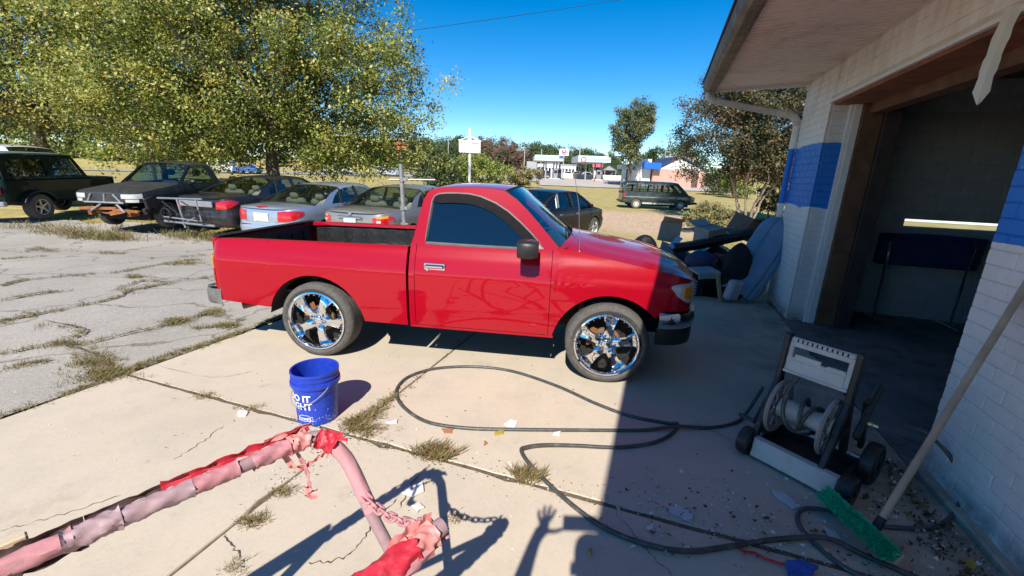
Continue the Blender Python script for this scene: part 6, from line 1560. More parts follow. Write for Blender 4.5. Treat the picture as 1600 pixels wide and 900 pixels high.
# the big rounded blue-grey panel leaning on the brick corner
B_, T_ = Vector((3.28, 6.04, .12)), Vector((3.96, 6.30, 1.20)); ax = (T_ - B_).normalized(); mid = (B_ + T_) / 2
nv = (Vector((0, 0, 1.9)) - mid).normalized(); wv = ax.cross(nv).normalized(); nv = wv.cross(ax).normalized(); nv = (nv + Vector((-.1, -.1, .25))).normalized(); wv = ax.cross(nv).normalized()
m_ = MB(); rows = []; L_ = (T_ - B_).length
for i in range(29):
    t = i / 28; s0 = t * L_; we = .255 * (1 - .40 * max(0, (t - .80) / .20) ** 2.2) * (1 - .12 * max(0, (.25 - t) / .25)); row = []
    for j in range(33):
        q = -1 + 2 * j / 32; h_ = .10 * (1 - abs(q) ** 4) * (1 - .75 * max(0, (t - .82) / .18) ** 2) - .05 * max(0, (t - .85) / .15) ** 2
        for g_, d_, w_ in ((-.70, .030, .05), (.34, .028, .07)): h_ -= d_ * math.exp(-((q - g_) / w_) ** 2)
        h_ += .008 * math.sin(t * 5 + q * 2)
        row.append(B_ + ax * (s0 + .05 * (1 - q * q) * (t > .5)) - wv * (q * we) + nv * (h_ - .02))
    rows.append(row)
m_.grid(rows); tag(m_.build('leaning_panel', PANB, smooth=70, solid=.015), 'big rounded dusty blue grey car panel leaning on the brick corner', 'car panel', JG_)
m_ = MB(); m_.tube(spline([(3.62, 6.12, .50), (3.66, 6.08, .34), (3.60, 6.02, .18), (3.48, 5.98, .12)], 5), .055, 12); tag(m_.build('duct_hose', mat('grey_duct', (.22, .23, .25), .6, 0, .15, 12)), 'bent grey duct piece on the ground under the blue panel', 'duct', JG_)
m_ = MB(); m_.box((0, 0, 0), (.20, .14, .30), (.2, .1, .3), b=.03); tag(m_.build('jug', mat('milky_jug', (.42, .44, .47), .4), loc=(3.20, 5.98, .19)), 'milky plastic jug in the gap between the table leg and the black cloth', 'jug', JG_)
# pale stones at the edge of the field, just over the hood
for (u, v, s_, lab) in ((960, 372, .20, 'larger pale stone on the grass just above the truck hood'), (1003, 374, .13, 'smaller tan stone near the left end of the heap')):
    q = at(u, v, 9.5); lump('stone', (q.x, q.y, terr(q.x, q.y) + s_ * .3), (s_, s_ * .7, s_ * .55), CARD, lab, 'stone', u, .2)
# ------------------------------------------------------------------ trees and bushes
def leaves(centres, per, spread, size, seed, squash=.8, droop=.25):
    """leaf quads scattered round clump centres; leaves hang a little"""
    r_ = np.random.RandomState(seed); C = np.asarray(centres, float); n = len(C) * per
    base = np.repeat(C, per, 0); off = r_.normal(0, 1, (n, 3)); off *= (spread * (.5 + .5 * r_.rand(n, 1))); off[:, 2] *= squash
    P = base + off
    nrm = r_.normal(0, 1, (n, 3)); nrm[:, 2] = np.abs(nrm[:, 2]) + .45; nrm[:, 1] -= .75; nrm /= np.linalg.norm(nrm, axis=1)[:, None]
    t = np.cross(nrm, r_.normal(0, 1, (n, 3))); t /= np.linalg.norm(t, axis=1)[:, None]; t[:, 2] -= droop; b = np.cross(nrm, t)
    s_ = (size * r_.uniform(.55, 1.25, n))[:, None]
    return np.stack([P - t * s_, P + b * s_ * .55, P + t * s_, P - b * s_ * .55], 1), n
def limb_tubes(mb, a, b, r0, r1, seed, wob=.12, n=7):
    r_ = random.Random(seed); a, b = Vector(a), Vector(b); L_ = (b - a).length
    pts = [a.lerp(b, i / n) + Vector((r_.gauss(0, 1), r_.gauss(0, 1), r_.gauss(0, .6))) * (wob * L_ * .35 * (0 if i == 0 else min(1, i / 2)) * .5) for i in range(n + 1)]
    mb.tube(pts, [lerp(r0, r1, i / n) for i in range(n + 1)], 7); return pts
BARK = mat('grey_brown_bark', (.14, .105, .08), .9, 0, .35, 8, bmp=.8, bs=30); BARKP = mat('pale_bark', (.30, .24, .18), .85, 0, .25, 8, bmp=.5, bs=30)
def tree(name, label, cat, base, th, lobes, nclump, per, spread, size, lmat, r0=.3, seed=1, group=None, bark=None, stems=1, shell=.55, zmin=None, hang=0.0, limbs=26, kindn='crown', fan=.5):
    """trunk and limbs reaching into clumps of leaves; lobes are (centre, radii, weight)"""
    r_ = random.Random(seed); base = Vector(base); t_ = thing(name, label, cat, base, 0, group)
    W = sum(l[2] for l in lobes); C = []
    while len(C) < nclump:
        q = r_.random() * W
        for c, rad, w_ in lobes:
            q -= w_
            if q <= 0: break
        d = Vector((r_.gauss(0, 1), r_.gauss(0, 1), r_.gauss(0, 1))).normalized(); rr = shell + (1 - shell) * r_.random() ** .6 if r_.random() < .78 else r_.random() ** .5
        f = 1 + .16 * math.sin(d.x * 5 + seed) + .14 * math.sin(d.z * 7 + d.x * 4 + seed * 2) + .12 * math.sin(d.y * 9 - d.z * 5)
        p = Vector((c[0] + d.x * rad[0] * rr * f, c[1] + d.y * rad[1] * rr * f, c[2] + d.z * rad[2] * rr * f))
        if hang and d.z < .2: p.z -= hang * r_.random()
        if zmin is not None and p.z < zmin + r_.random() * .5: continue
        C.append(p)
    m_ = MB(); tops = []
    for s_ in range(stems):
        a = 2 * PI * s_ / stems + .4; b0 = Vector((.18 * math.cos(a), .18 * math.sin(a), -.08)) * (1 if stems > 1 else 0); 
        tp = Vector((fan * math.cos(a) * (1 if stems > 1 else .2), fan * math.sin(a) * (1 if stems > 1 else .2), th)); P = limb_tubes(m_, b0 + Vector((0, 0, -.1)), tp, r0, r0 * .55, seed * 31 + s_, .10); tops.append((P, r0 * .55))
    if stems == 1: m_.lathe([(r0 * 1.5, -.1), (r0 * 1.15, .15), (r0 * .98, .5)], 9)
    m_.build('trunk', bark or BARK, t_, smooth=60)
    m_ = MB(); pick = r_.sample(C, min(limbs, len(C)))
    for i, p in enumerate(pick):
        P, rt = tops[i % len(tops)]; s0 = P[-1] if r_.random() < .5 else P[-2]
        Q = limb_tubes(m_, s0, p, rt * r_.uniform(.35, .7), .012, seed * 77 + i, .16)
        for k in range(3):
            q2 = min(C, key=lambda c: (c - Q[3 + k]).length + r_.random() * 1.5); limb_tubes(m_, Q[3 + k], q2, rt * .18, .008, seed * 99 + i * 3 + k, .14, 5)
    m_.build('limb', bark or BARK, t_, smooth=60)
    Q, n = leaves([tuple(c) for c in C], per, spread, size, seed)
    rs = np.random.RandomState(seed + 5); tone = np.repeat(rs.normal(0, .20, len(C)), per)
    quads_obj(kindn, Q, 4, np.clip(rs.normal(.48, .20, n) + tone, 0, 1), lmat, t_)
    return t_
OLIVE = leaf_mat('olive_birch_leaves', [(.045, .065, .014), (.12, .15, .026), (.20, .245, .042), (.345, .365, .075), (.53, .50, .15), (.42, .30, .06)], .34, .42)  # palest tones put gloss highlights into the leaf colour
DEEP = leaf_mat('deep_green_leaves', [(.02, .035, .012), (.045, .07, .02), (.08, .11, .03), (.14, .15, .045)], .25, .5)
MYRT = leaf_mat('crape_myrtle_leaves', [(.018, .028, .012), (.045, .055, .02), (.085, .088, .032), (.14, .115, .05), (.19, .095, .055)], .22, .45)
LIME = leaf_mat('yellow_green_leaves', [(.06, .10, .015), (.16, .22, .03), (.30, .34, .07), (.44, .42, .12)], .3, .5)
MIX = leaf_mat('bush_leaves', [(.07, .09, .025), (.17, .18, .05), (.30, .27, .10), (.40, .27, .17), (.22, .25, .08)], .3, .5)
RUSTL = leaf_mat('autumn_rust_leaves', [(.07, .05, .03), (.13, .07, .045), (.18, .085, .06), (.20, .14, .10)], .2, .7)
PINE = leaf_mat('pine_wood', [(.02, .04, .012), (.04, .075, .02), (.07, .11, .028), (.10, .13, .04)], .2, .6)
zt_ = terr(-9.58, 17)
tree('birch_tree', 'wide olive green river birch whose trunk stands behind the dark grey sedan', 'tree', (-9.45, 17, zt_), 3.0,
     [((.0, 0, 6.6), (5.5, 4.4, 4.6), 5), ((3.1, .4, 4.2), (2.7, 2.7, 2.9), 2.4), ((-3.4, -.4, 4.9), (3.6, 3.4, 3.4), 2.3), ((.0, .5, 10.5), (4.3, 4, 3.6), 1.8)], 2100, 105, .30, .054, OLIVE, .30, 3, 'trees behind the parked cars', None, 1, .45, 1.25, 1.5, 46)
tree('broad_tree', 'second olive green tree filling the sky above the jeep', 'tree', (-22.3, 20.6, terr(-22, 20.6)), 3.6,
     [((0, 0, 8.0), (8.2, 5.4, 5.8), 5), ((6.6, -1.0, 6.0), (4.4, 3.4, 4.2), 2.4), ((-5.5, -1, 7), (5.2, 4.4, 5.0), 2), ((2.5, 0, 12.5), (6, 4.6, 4.6), 1.8)], 2200, 95, .38, .068, OLIVE, .34, 8, 'trees behind the parked cars', None, 1, .45, 1.6, 1.2, 46)
tree('crape_myrtle', 'dark leafed crape myrtle with many bare stems beside the garage corner', 'tree', (13.4, 25, terr(13.4, 25) - .05), 2.6,
     [((-.8, 0, 4.9), (3.6, 2.8, 2.7), 4), ((1.3, 0, 5.2), (3.2, 2.6, 2.9), 3), ((-1.4, .2, 7.1), (1.6, 1.5, 1.5), 1.1), ((1.0, -.3, 3.4), (2.4, 2.0, 1.3), 1)], 1150, 90, .29, .062, MYRT, .075, 5, None, BARKP, 7, .55, 2.0, .4, 40, 'crown', 1.25)
tree('slim_tree', 'tall slim pale green tree rising behind the gas station canopy', 'tree', (19.2, 75, terr(19.2, 75)), 6,
     [((-.6, 0, 9.3), (2.7, 2.2, 4.2), 4), ((-.6, 0, 5.6), (2.6, 2.0, 2.2), 1.6), ((1.9, 0, 11.2), (1.5, 1.3, 2.6), 1.5)], 420, 60, .40, .14, leaf_mat('pale_slim_leaves', [(.04, .06, .02), (.10, .13, .045), (.19, .20, .085), (.28, .28, .13)], .3, .5), .28, 6, None, None, 1, .5, None, 0, 22)
# shrubs
def shrub(label, u, v, Y, rad, nclump, per, size, lm, seed, group=None, lobes=None):
    q = at(u, v, Y); z = terr(q.x, Y)
    return tree('shrub', label, 'shrub', (q.x, Y, z), rad[2] * .5, lobes or [((0, 0, rad[2] * .85), rad, 1)], nclump, per, min(rad) * .18, size, lm, .05 + .02 * rad[0], seed, group, None, 3, .45, .05, 0, 10, 'foliage', rad[0] * .4)
GH = 'thicket of shrubs behind the white sign'
shrub('tall yellow green thicket of shrubs directly behind the white sign pole', 745, 285, 60, (4.6, 2.6, 2.3), 130, 60, .14, LIME, 21, GH)
shrub('dark green shrub at the left end of the thicket, beside the birch crown', 684, 285, 52, (2.9, 2.0, 2.3), 90, 60, .13, DEEP, 22, GH)
shrub('olive shrub in the middle of the thicket, left of the sign pole', 712, 285, 56, (2.3, 2.0, 2.0), 70, 60, .13, LIME, 25, GH)
shrub('lower browning shrub at the right end of the thicket near the gas station', 806, 289, 62, (3.4, 2.2, 1.5), 90, 60, .13, MIX, 23, GH)
shrub('low green shrub between the birch trunk and the silver sedan roof', 500, 280, 17.5, (1.25, .9, .55), 60, 60, .05, DEEP, 24)
shrub('small green shrub left of the birch trunk behind the black pickup', 366, 280, 18.5, (.7, .6, .7), 40, 60, .05, DEEP, 27)
shrub('leafy pinkish green bush growing in the sun behind the junk heap', 1106, 350, 18, (1.15, .9, .62), 120, 60, .050, MIX, 26)
shrub('dark evergreen bush at the end of the pink building', 1122, 292, 62, (2.6, 2, 2.1), 80, 60, .14, DEEP, 28)
shrub('brighter green bush between the evergreen and the crape myrtle stems', 1152, 296, 55, (1.9, 1.8, 2.4), 70, 60, .12, LIME, 29)
shrub('dark shrub by the wall corner at the foot of the crape myrtle', 1212, 318, 27, (1.0, .9, 1.3), 60, 60, .07, DEEP, 30)
for i, (u, Y, h, w_, lab) in enumerate(((1025, 118, 7.5, 3.0, 'round green tree just right of the slim tree far behind'), (1052, 125, 9.0, 4.4, 'broad green tree behind the pink building roof'), (1082, 120, 8.2, 3.6, 'green tree at the right end of the pink roof'), (1010, 130, 6.6, 2.4, 'small far tree low beside the slim tree'))):
    q = at(u, 270, Y); z = terr(q.x, Y)
    tree('far_tree', lab, 'tree', (q.x, Y, z), h * .4, [((0, 0, h * .72), (w_, w_, h * .42), 1)], 60, 44, w_ * .22, .26, PINE, .22, 60 + i, 'trees behind the pink building', None, 1, .5, None, 0, 8)
# wooded hillside beyond the gas station and thick woods across the road on the left
def woods(name, spots, lm, per, seed):
    r_ = random.Random(seed); C = []; 
    for x, y, z0, h, w_ in spots:
        for _ in range(26):
            d = Vector((r_.gauss(0, 1), r_.gauss(0, 1), r_.gauss(0, 1))).normalized(); C.append((x + d.x * w_ * r_.uniform(.5, 1), y + d.y * w_ * .7, z0 + h * .62 + d.z * h * .40 * r_.uniform(.5, 1)))
    Q, n = leaves(C, per, 1.0, .40, seed); rs = np.random.RandomState(seed); tone = np.repeat(rs.normal(0, .2, len(C)), per)
    return tag(quads_obj(name, Q, 4, np.clip(rs.normal(.45, .2, n) + tone, 0, 1), lm), kind='stuff')
def hill_top(u): return interp(u, [(560, 224), (640, 214), (690, 209), (760, 212), (820, 213), (880, 221), (920, 228), (960, 240), (1000, 252)])
G_, Rr = [], []
for i in range(230):
    u = rng.uniform(560, 995); row = rng.random(); Y = lerp(165, 235, row); top = hill_top(u) + rng.uniform(0, 5) + (1 - row) * 22
    tp = at(u, top, Y); h = rng.uniform(7, 11); zb_ = tp.z - h
    (Rr if (735 < u < 830 and rng.random() < .75) or rng.random() < .06 else G_).append((tp.x, Y, zb_, h, rng.uniform(2.2, 3.6)))
woods('hill_woods', G_, PINE, 16, 71); woods('autumn_woods', Rr, RUSTL, 16, 72)
m_ = MB(); rows = []
for Y, dz in ((150, 0), (170, 2), (200, 6), (240, 9), (300, 10)):
    rows.append([(lerp(-90, 75, k / 24), Y, terr(lerp(-90, 75, k / 24), Y) + dz * math.exp(-((lerp(-90, 75, k / 24) + 8) / 46) ** 2) - .6) for k in range(25)])
m_.grid(rows); tag(m_.build('wooded_hill', mat('forest_floor', (.05, .05, .025), .95, 0, .3, .3), smooth=180, fix=False), kind='structure')
L_ = []
for i in range(150):
    x = rng.uniform(-175, -22); Y = rng.uniform(118, 140); h = rng.uniform(9, 16) * (.55 if x > -60 else 1); L_.append((x, Y, terr(x, Y), h, rng.uniform(3, 5)))
woods('roadside_woods', L_, DEEP, 16, 73)
L_ = [(rng.uniform(-150, -25), rng.uniform(104, 116), 0, rng.uniform(2.5, 4.5), rng.uniform(2, 3.5)) for _ in range(46)]
woods('roadside_scrub', [(x, y, terr(x, y), h, w_) for x, y, _, h, w_ in L_], LIME, 14, 74)
# ------------------------------------------------------------------ roads, gas station, buildings and signs in the distance
ROADM = mat('pale_road', (.36, .35, .34), .9, 0, .08, .3, space='World'); LOTM = mat('pale_forecourt', (.46, .41, .36), .9, 0, .08, .2, space='World', dirt=(.30, .26, .24), dirt_amt=.5)
def ribbon_road(name, line, wd, m__, dz=.03):
    m2 = MB(); rows = []
    for x, y in line: rows.append([(x, y + k * wd, terr(x, y + k * wd) + dz) for k in np.linspace(-.5, .5, 5)])
    m2.grid(rows); return tag(m2.build(name, m__, fix=False, smooth=180), kind='structure')
ribbon_road('road', [(x, 84.5) for x in range(-200, 6, 6)], 11, ROADM, .06)
LW = mat('road_paint', (.6, .58, .5), .8)
ribbon_road('road_marking', [(x, 79.6) for x in range(-200, 6, 6)], .25, LW, .075); ribbon_road('road_marking', [(x, 89.4) for x in range(-200, 6, 6)], .25, LW, .075)
m_ = MB(); rows = [[(x, y, terr(x, y) + .05) for x in np.linspace(4, 42, 20)] for y in np.linspace(71.5, 125, 16)]
m_.grid(rows); tag(m_.build('forecourt', LOTM, fix=False, smooth=180), kind='structure')
CW = mat('canopy_white', (.74, .75, .77), .5, 0, .04, 1); CB = mat('canopy_blue_stripe', (.40, .55, .74), .5, 0, .05, 1); CG = mat('canopy_grey', (.30, .31, .33), .6, 0, .05, 1)  # plain white, blue and grey for canopies, posts, arms and roofs
def canopy(label, ul, ur, vt, vb, Y, depth, posts):
    a, b = at(ul, vt, Y), at(ur, vt, Y); zb_ = (at(ul, vb, Y).z + at(ur, vb, Y).z) / 2; zt2 = (a.z + b.z) / 2; zg = terr((a.x + b.x) / 2, Y) + .05
    t_ = thing('gas_canopy', label, 'canopy', (a.x, Y, zg), 0, 'gas station canopies'); W = b.x - a.x; h = zt2 - zb_
    m2 = MB(); m2.box((W / 2, depth / 2, zb_ - zg + h / 2), (W, depth, h)); m2.build('canopy_roof', CW, t_, smooth=0)
    m2 = MB(); m2.box((W / 2, -.03, zb_ - zg + h * .45), (W * .98, .05, h * .42)); m2.box((W + .03, depth / 2, zb_ - zg + h * .5), (.05, depth * .98, h * .8)); m2.build('fascia_stripe', [CB][0], t_, smooth=0)
    for f, dy in posts:
        m2 = MB(); m2.box((W * f, dy, (zb_ - zg) / 2), (.28, .28, zb_ - zg)); m2.build('post', CG, t_, smooth=0)
    return t_
c1 = canopy('left gas station canopy with a square logo sign on its roof', 836, 881.5, 242.5, 251, 88, 11, ((.42, 2), (.80, 2), (.42, 9), (.8, 9)))
c2 = canopy('right gas station canopy with a red ring on its fascia', 904, 955, 243.7, 253.3, 90, 11, ((.30, 2), (.78, 2), (.3, 9), (.78, 9)))
RD_ = mat('logo_red', (.60, .05, .05), .5); BLU = mat('logo_blue', (.04, .10, .45), .5)
def ring(name, par, c, r_, m__):
    m2 = MB(); m2.lathe([(r_, 0), (r_ * .72, 0), (r_ * .72, -.05), (r_, -.05), (r_, 0)], 22, Mx(c, (PI / 2, 0, 0))); return m2.build(name, m__, par, smooth=30)
q0, q1 = at(874, 232.5, 87.9), at(888, 243.7, 87.9)
t = thing('logo_sign', 'square white sign with a red ring and blue letters above the left canopy', 'sign', ((q0.x + q1.x) / 2, 87.5, q1.z)); hh = q0.z - q1.z
m_ = MB(); m_.box((0, 0, hh / 2), (q1.x - q0.x, .25, hh)); m_.build('sign_board', CW, t, smooth=0); ring('logo_ring', t, (0, -.14, hh / 2), hh * .40, RD_)
m_ = MB()
for k, (x0, z0, x1, z1) in enumerate(((-.30, .18, -.18, -.16), (-.18, -.16, -.05, .14), (-.05, .14, .10, -.16), (.10, -.16, .28, .18))): m_.tube([(x0 * hh * .8, -.16, hh / 2 + z0 * hh * .8), (x1 * hh * .8, -.16, hh / 2 + z1 * hh * .8)], .07, 5)
m_.build('logo_letters', BLU, t); m_ = MB(); m_.box((0, .0, -2.2), (.2, .2, 4.4)); m_.build('post', CG, t)
W2 = 955 - 904; q = at(912, 249, 89.9); ring('fascia_ring', c2, (q.x - c2.location.x, -.07, q.z - c2.location.z), .55, RD_)
def pump(label, u, Y):
    q = at(u, 278, Y); z = terr(q.x, Y) + .05; t_ = thing('fuel_pump', label, 'fuel pump', (q.x, Y, z), 0, 'gas station fuel pumps'); m2 = MB(); m2.box((0, 0, .08), (2.2, 1.0, .16), b=.03); m2.build('island', CW, t_)
    m2 = MB(); m2.box((.2, 0, 1.1), (.85, .55, 1.9), b=.04); m2.build('cabinet', GREYP, t_); m2 = MB(); m2.box((.2, -.285, 1.45), (.6, .03, .6)); m2.build('screen', BLACKP, t_, smooth=0); m2 = MB(); m2.box((-.6, 0, .95), (.28, .28, 1.9), b=.02); m2.build('bollard', CW, t_)
pump('grey fuel pump with a white bollard under the left canopy', 866, 88.6); pump('dark fuel pump under the right canopy beside the orange cone', 933, 90.6); pump('second fuel pump farther back under the left canopy', 872, 95)
q = at(928.5, 282, 86); t = thing('traffic_cone', 'orange and white traffic cone on the gas station forecourt', 'traffic cone', (q.x, 86, terr(q.x, 86) + .05)); m_ = MB(); m_.box((0, 0, .03), (.5, .5, .06)); m_.lathe([(.2, .05), (.05, .95), (0, .95)], 12); m_.build('cone_body', mat('cone_orange', (.65, .12, .03), .5), t); m_ = MB(); m_.lathe([(.143, .35), (.103, .55)], 12); m_.build('cone_band', CW, t)
a, b = at(873, 276, 101), at(975, 280, 101); m_ = MB(); m_.box(((a.x + b.x) / 2, 101, terr(14, 101) + .45), (b.x - a.x, .4, 1.3), b=.03); tag(m_.build('low_wall', mat('cream_wall', (.66, .60, .50), .8), smooth=0), 'low cream wall running behind the gas station pumps', 'wall')
# far vehicles
def far_car(name, label, u, v, Y, L_, H_, c, group=None, boxy=False, flip=1, on=True):
    q = at(u, v, Y); z = terr(q.x, Y) + .06; t_ = thing(name, label, {'van': 'van', 'truck': 'truck', 'trailer': 'trailer'}.get(name, 'car'), (q.x, Y, z), 0, group); P = paint('far_paint', c, .1, .4, .1); W_ = .85
    sil = [(-.5, .18), (-.5, .52), (-.44, .60), (-.30, .62), (-.20, .98), (.12, 1.0), (.26, .66), (.44, .58), (.5, .46), (.5, .18)] if not boxy else ([(-.5, .2), (-.5, .97), (-.47, 1.0), (.30, 1.0), (.36, .95), (.44, .56), (.5, .5), (.5, .2)] if name != 'pickup_truck' else [(-.5, .22), (-.5, .58), (-.08, .58), (-.06, .95), (.0, 1.0), (.14, 1.0), (.24, .64), (.47, .58), (.5, .5), (.5, .22)])
    m2 = MB(); m2.prism([(x * L_ * flip, zz * H_) for x, zz in sil], 2 * W_, off=-W_); m2.build('body', P, t_, smooth=25)
    g_ = [(-.24, .66), (-.18, .92), (.10, .93), (.20, .66)] if not boxy else ([(-.46, .62), (-.46, .90), (.28, .90), (.38, .62)] if name != 'pickup_truck' else [(-.05, .64), (-.03, .92), (.12, .92), (.19, .64)])
    for s_ in (-1, 1):
        m2 = MB(); m2.prism([(x * L_ * flip, zz * H_) for x, zz in g_], .02, off=s_ * W_ - .01); m2.build('window', TINT, t_, smooth=0)
    for x in (-.30, .31):
        for s_ in (-1, 1): m2 = MB(); m2.lathe([(.2, 0), (.2, .03), (.33, .03), (.33, -.18), (0, -.18)], 14, Mx((x * L_, s_ * W_, .33), (PI / 2 if s_ < 0 else -PI / 2, 0, 0))); m2.build('wheel', RUBBER, t_, smooth=40)
    return t_
GR = 'vehicles on the road across the field'
far_car('pickup_truck', 'white pickup truck on the road beyond the birch branches', 531, 270, 82, 5.4, 1.85, (.60, .62, .64), GR, True, -1)['category'] = 'pickup truck'
far_car('car', 'blue car on the road just left of the birch trunk', 387, 268, 78, 4.3, 1.55, (.03, .12, .42), GR)
far_car('van', 'white van on the road between the jeep and the birch trunk', 349, 264, 80, 4.6, 2.2, (.66, .66, .66), GR, True)
far_car('car', 'white car on the road right of the white pickup', 592, 272, 84, 4.4, 1.5, (.60, .60, .60), GR)
far_car('car', 'pale blue grey car on the road near the steel pipe post', 611, 273, 80, 4.6, 1.5, (.40, .46, .55), GR)
GL = 'vehicles behind the gas station'
far_car('car', 'dark car half hidden behind the left canopy', 852, 266, 108, 4.5, 1.5, (.05, .05, .06), GL); far_car('car', 'white car parked behind the low cream wall', 918, 270, 108, 4.4, 1.5, (.6, .6, .6), GL); far_car('car', 'red car under the dark tent by the gas station', 947, 268, 106, 4.4, 1.5, (.45, .03, .03), GL)
for i, (u, Y, c) in enumerate(((888, 118, (.6, .6, .6)), (902, 120, (.4, .42, .45)), (937, 118, (.55, .56, .58)), (962, 118, (.12, .13, .15)))): far_car('car', ('white car in the lot right of the left canopy', 'silver car between the two canopies far back', 'pale car behind the orange cone', 'dark car right of the tent')[i], u, 266, Y, 4.5, 1.5, c, GL)
for (u0, u1, v0, v1, Y, c, lab) in ((823, 838, 253.5, 267, 112, (.38, .39, .41), 'long grey box trailer parked left of the left canopy'), (839.5, 850, 257, 264, 116, (.66, .66, .64), 'white box trailer with a dark dot next to the grey trailer')):
    a, b = at(u0, v0, Y), at(u1, v1, Y); t = thing('trailer', lab, 'trailer', ((a.x + b.x) / 2, Y, b.z), 0, 'trailers by the gas station'); m_ = MB(); m_.box((0, 0, (a.z - b.z) / 2 + .2), (b.x - a.x, 2.4, a.z - b.z), b=.05); m_.build('trailer_box', mat('trailer_paint', c, .5, 0, .04, 1), t)
    for x in (-.25, .25): m_ = MB(); m_.lathe([(.4, -.2), (.42, .1), (.2, .1), (0, .08)], 12, Mx((x * (b.x - a.x), -1.2, .1), (PI / 2, 0, 0))); m_.build('wheel', RUBBER, t)
for i, (u0, u1, v, Y, h) in enumerate(((850, 873, 262, 125, 3.4), (876, 900, 263, 126, 3.2))):
    a, b = at(u0, v, Y), at(u1, v, Y); t = thing('store_building', ('long low white store behind the left canopy', 'low white store between the two canopies')[i], 'building', ((a.x + b.x) / 2, Y, terr(a.x, Y))); m_ = MB(); m_.box((0, 3, h / 2), (b.x - a.x, 6, h)); m_.build('wall', CW, t, smooth=0)
    m_ = MB(); m_.box((0, 3, h + .12), (b.x - a.x + .4, 6.4, .24)); m_.build('roof', CG, t, smooth=0)
    for k in range(4): m_ = MB(); m_.box(((k - 1.5) * (b.x - a.x) / 4.6, -.02, h * .42), ((b.x - a.x) / 7, .06, h * .5)); m_.build('window', TINT, t, smooth=0)
# tent
a, b = at(943, 262, 104), at(960, 262, 104); t = thing('tent', 'dark topped tent standing right of the right canopy', 'tent', ((a.x + b.x) / 2, 104, terr(a.x, 104) + .05)); w_ = (b.x - a.x) / 2; m_ = MB(); m_.add([(-w_, -2, 2.1), (w_, -2, 2.1), (w_, 2, 2.1), (-w_, 2, 2.1), (0, 0, 3.1)], [(0, 1, 4), (1, 2, 4), (2, 3, 4), (3, 0, 4)]); m_.build('tent_roof', CG, t, smooth=0, solid=.03)
for x in (-w_, w_):
    for y in (-2, 2): m_ = MB(); m_.tube([(x, y, 0), (x, y, 2.1)], .04, 6); m_.build('leg', CW, t)
a, b = at(926, 256, 112), at(942, 261.5, 112); t = thing('banner', 'pink red price banner behind the right canopy', 'banner', ((a.x + b.x) / 2, 112, b.z)); m_ = MB(); m_.box((0, 0, (a.z - b.z) / 2), (b.x - a.x, .1, a.z - b.z)); m_.build('banner_cloth', mat('banner_pink', (.62, .12, .18), .6), t, smooth=0)
for x in (-1, 1): m_ = MB(); m_.box((x, 0, -1.3), (.12, .1, 2.6)); m_.build('post', CG, t)
# poles
def pole(label, u, vt, vb, Y, arm=None, r_=.11):
    a = at(u, vt, Y); z = terr(a.x, Y); t_ = thing('utility_pole', label, 'pole', (a.x, Y, z), 0, 'poles around the gas station'); m2 = MB(); m2.tube([(0, 0, -.2), (0, 0, a.z - z)], [r_ * 1.2, r_], 8); m2.build('pole_shaft', mat('pole_grey', (.42, .40, .38), .8), t_)
    if arm: m2 = MB(); m2.box((arm[0] / 2 if arm[1] else 0, 0, a.z - z - .15), (abs(arm[0]), .12, .14)); m2.build('cross_arm', CG, t_)
    if arm and arm[1]: m2 = MB(); m2.box((arm[0], 0, a.z - z - .22), (.5, .25, .16)); m2.build('lamp_head', CG, t_)
pole('tall pale pole standing between the two canopies', 907, 224, 272, 100); pole('street lamp pole with a short arm left of the left canopy', 820, 233.5, 255, 105, (-1.6, True), .10); pole('utility pole with a cross arm in front of the wooded hill', 700.5, 217, 245, 130, (2.6, False)); pole('thin pole rising behind the left canopy', 846.5, 233, 243, 110); pole('thin lamp pole behind the right end of the pink roof', 1040, 236, 250, 105, (.8, True), .08)
pole('thin dark pole on the grass edge in front of the right canopy', 948.5, 283.5, 292, 73, None, .05)
# pink building
PINKB = mat('pink_brick', (.58, .33, .26), .9, 0, .10, 2.5, dirt=(.45, .28, .22), dirt_amt=.4); NAVYT = mat('navy_trim', (.03, .05, .13), .6); AWN = mat('blue_awning', (.01, .13, .52), .5)
Yb = 79; g = terr(27, Yb); a, b = at(1018, 291, Yb), at(1101, 292, Yb); zr = at(1040, 264.5, Yb).z; pk = at(1063, 244.5, Yb); el, er = at(1031, 256, Yb), at(1105, 266, Yb)
t = thing('pink_building', 'pink brick building with a white gable, dark roof edge and blue awning', 'building', (a.x, Yb, g)); W_ = b.x - a.x
m_ = MB(); m_.box((W_ / 2, 5, (zr - g) / 2), (W_, 10, zr - g)); m_.build('wall', PINKB, t, smooth=0)
gx0, gx1 = el.x - a.x - .2, er.x - a.x
m_ = MB(); m_.prism([(gx0, zr - g + .01), (pk.x - a.x, pk.z - g - .25), (gx1 - .3, zr - g + .01)], 9.9, off=-.05); m_.build('gable', WHITEP, t, smooth=0)
m_ = MB(); 
for (p0, p1) in (((gx0 - .5, zr - g + .05), (pk.x - a.x, pk.z - g)), ((gx1 + .1, zr - g - .05), (pk.x - a.x, pk.z - g))):
    p0, p1 = Vector((p0[0], 0, p0[1])), Vector((p1[0], 0, p1[1])); d = (p1 - p0); m_.box((p0 + p1) / 2 + Vector((0, 4.9, 0)), (d.length, 10.6, .22), Matrix.Rotation(-math.atan2(d.z, d.x), 4, 'Y'))
m_.build('roof', NAVYT, t, smooth=0)
m_ = MB(); m_.box((7.6, -.03, 1.35), (1.1, .08, 2.5)); m_.build('door', mat('brown_door', (.10, .06, .045), .7), t, smooth=0); m_ = MB(); m_.box((5.6, -.2, zr - g - .55), (.5, .4, .45), b=.04); m_.build('wall_unit', WHITEP, t); m_ = MB(); m_.box((pk.x - a.x, -.08, pk.z - g - .9), (.45, .06, .45)); m_.build('vent', GREYP, t)
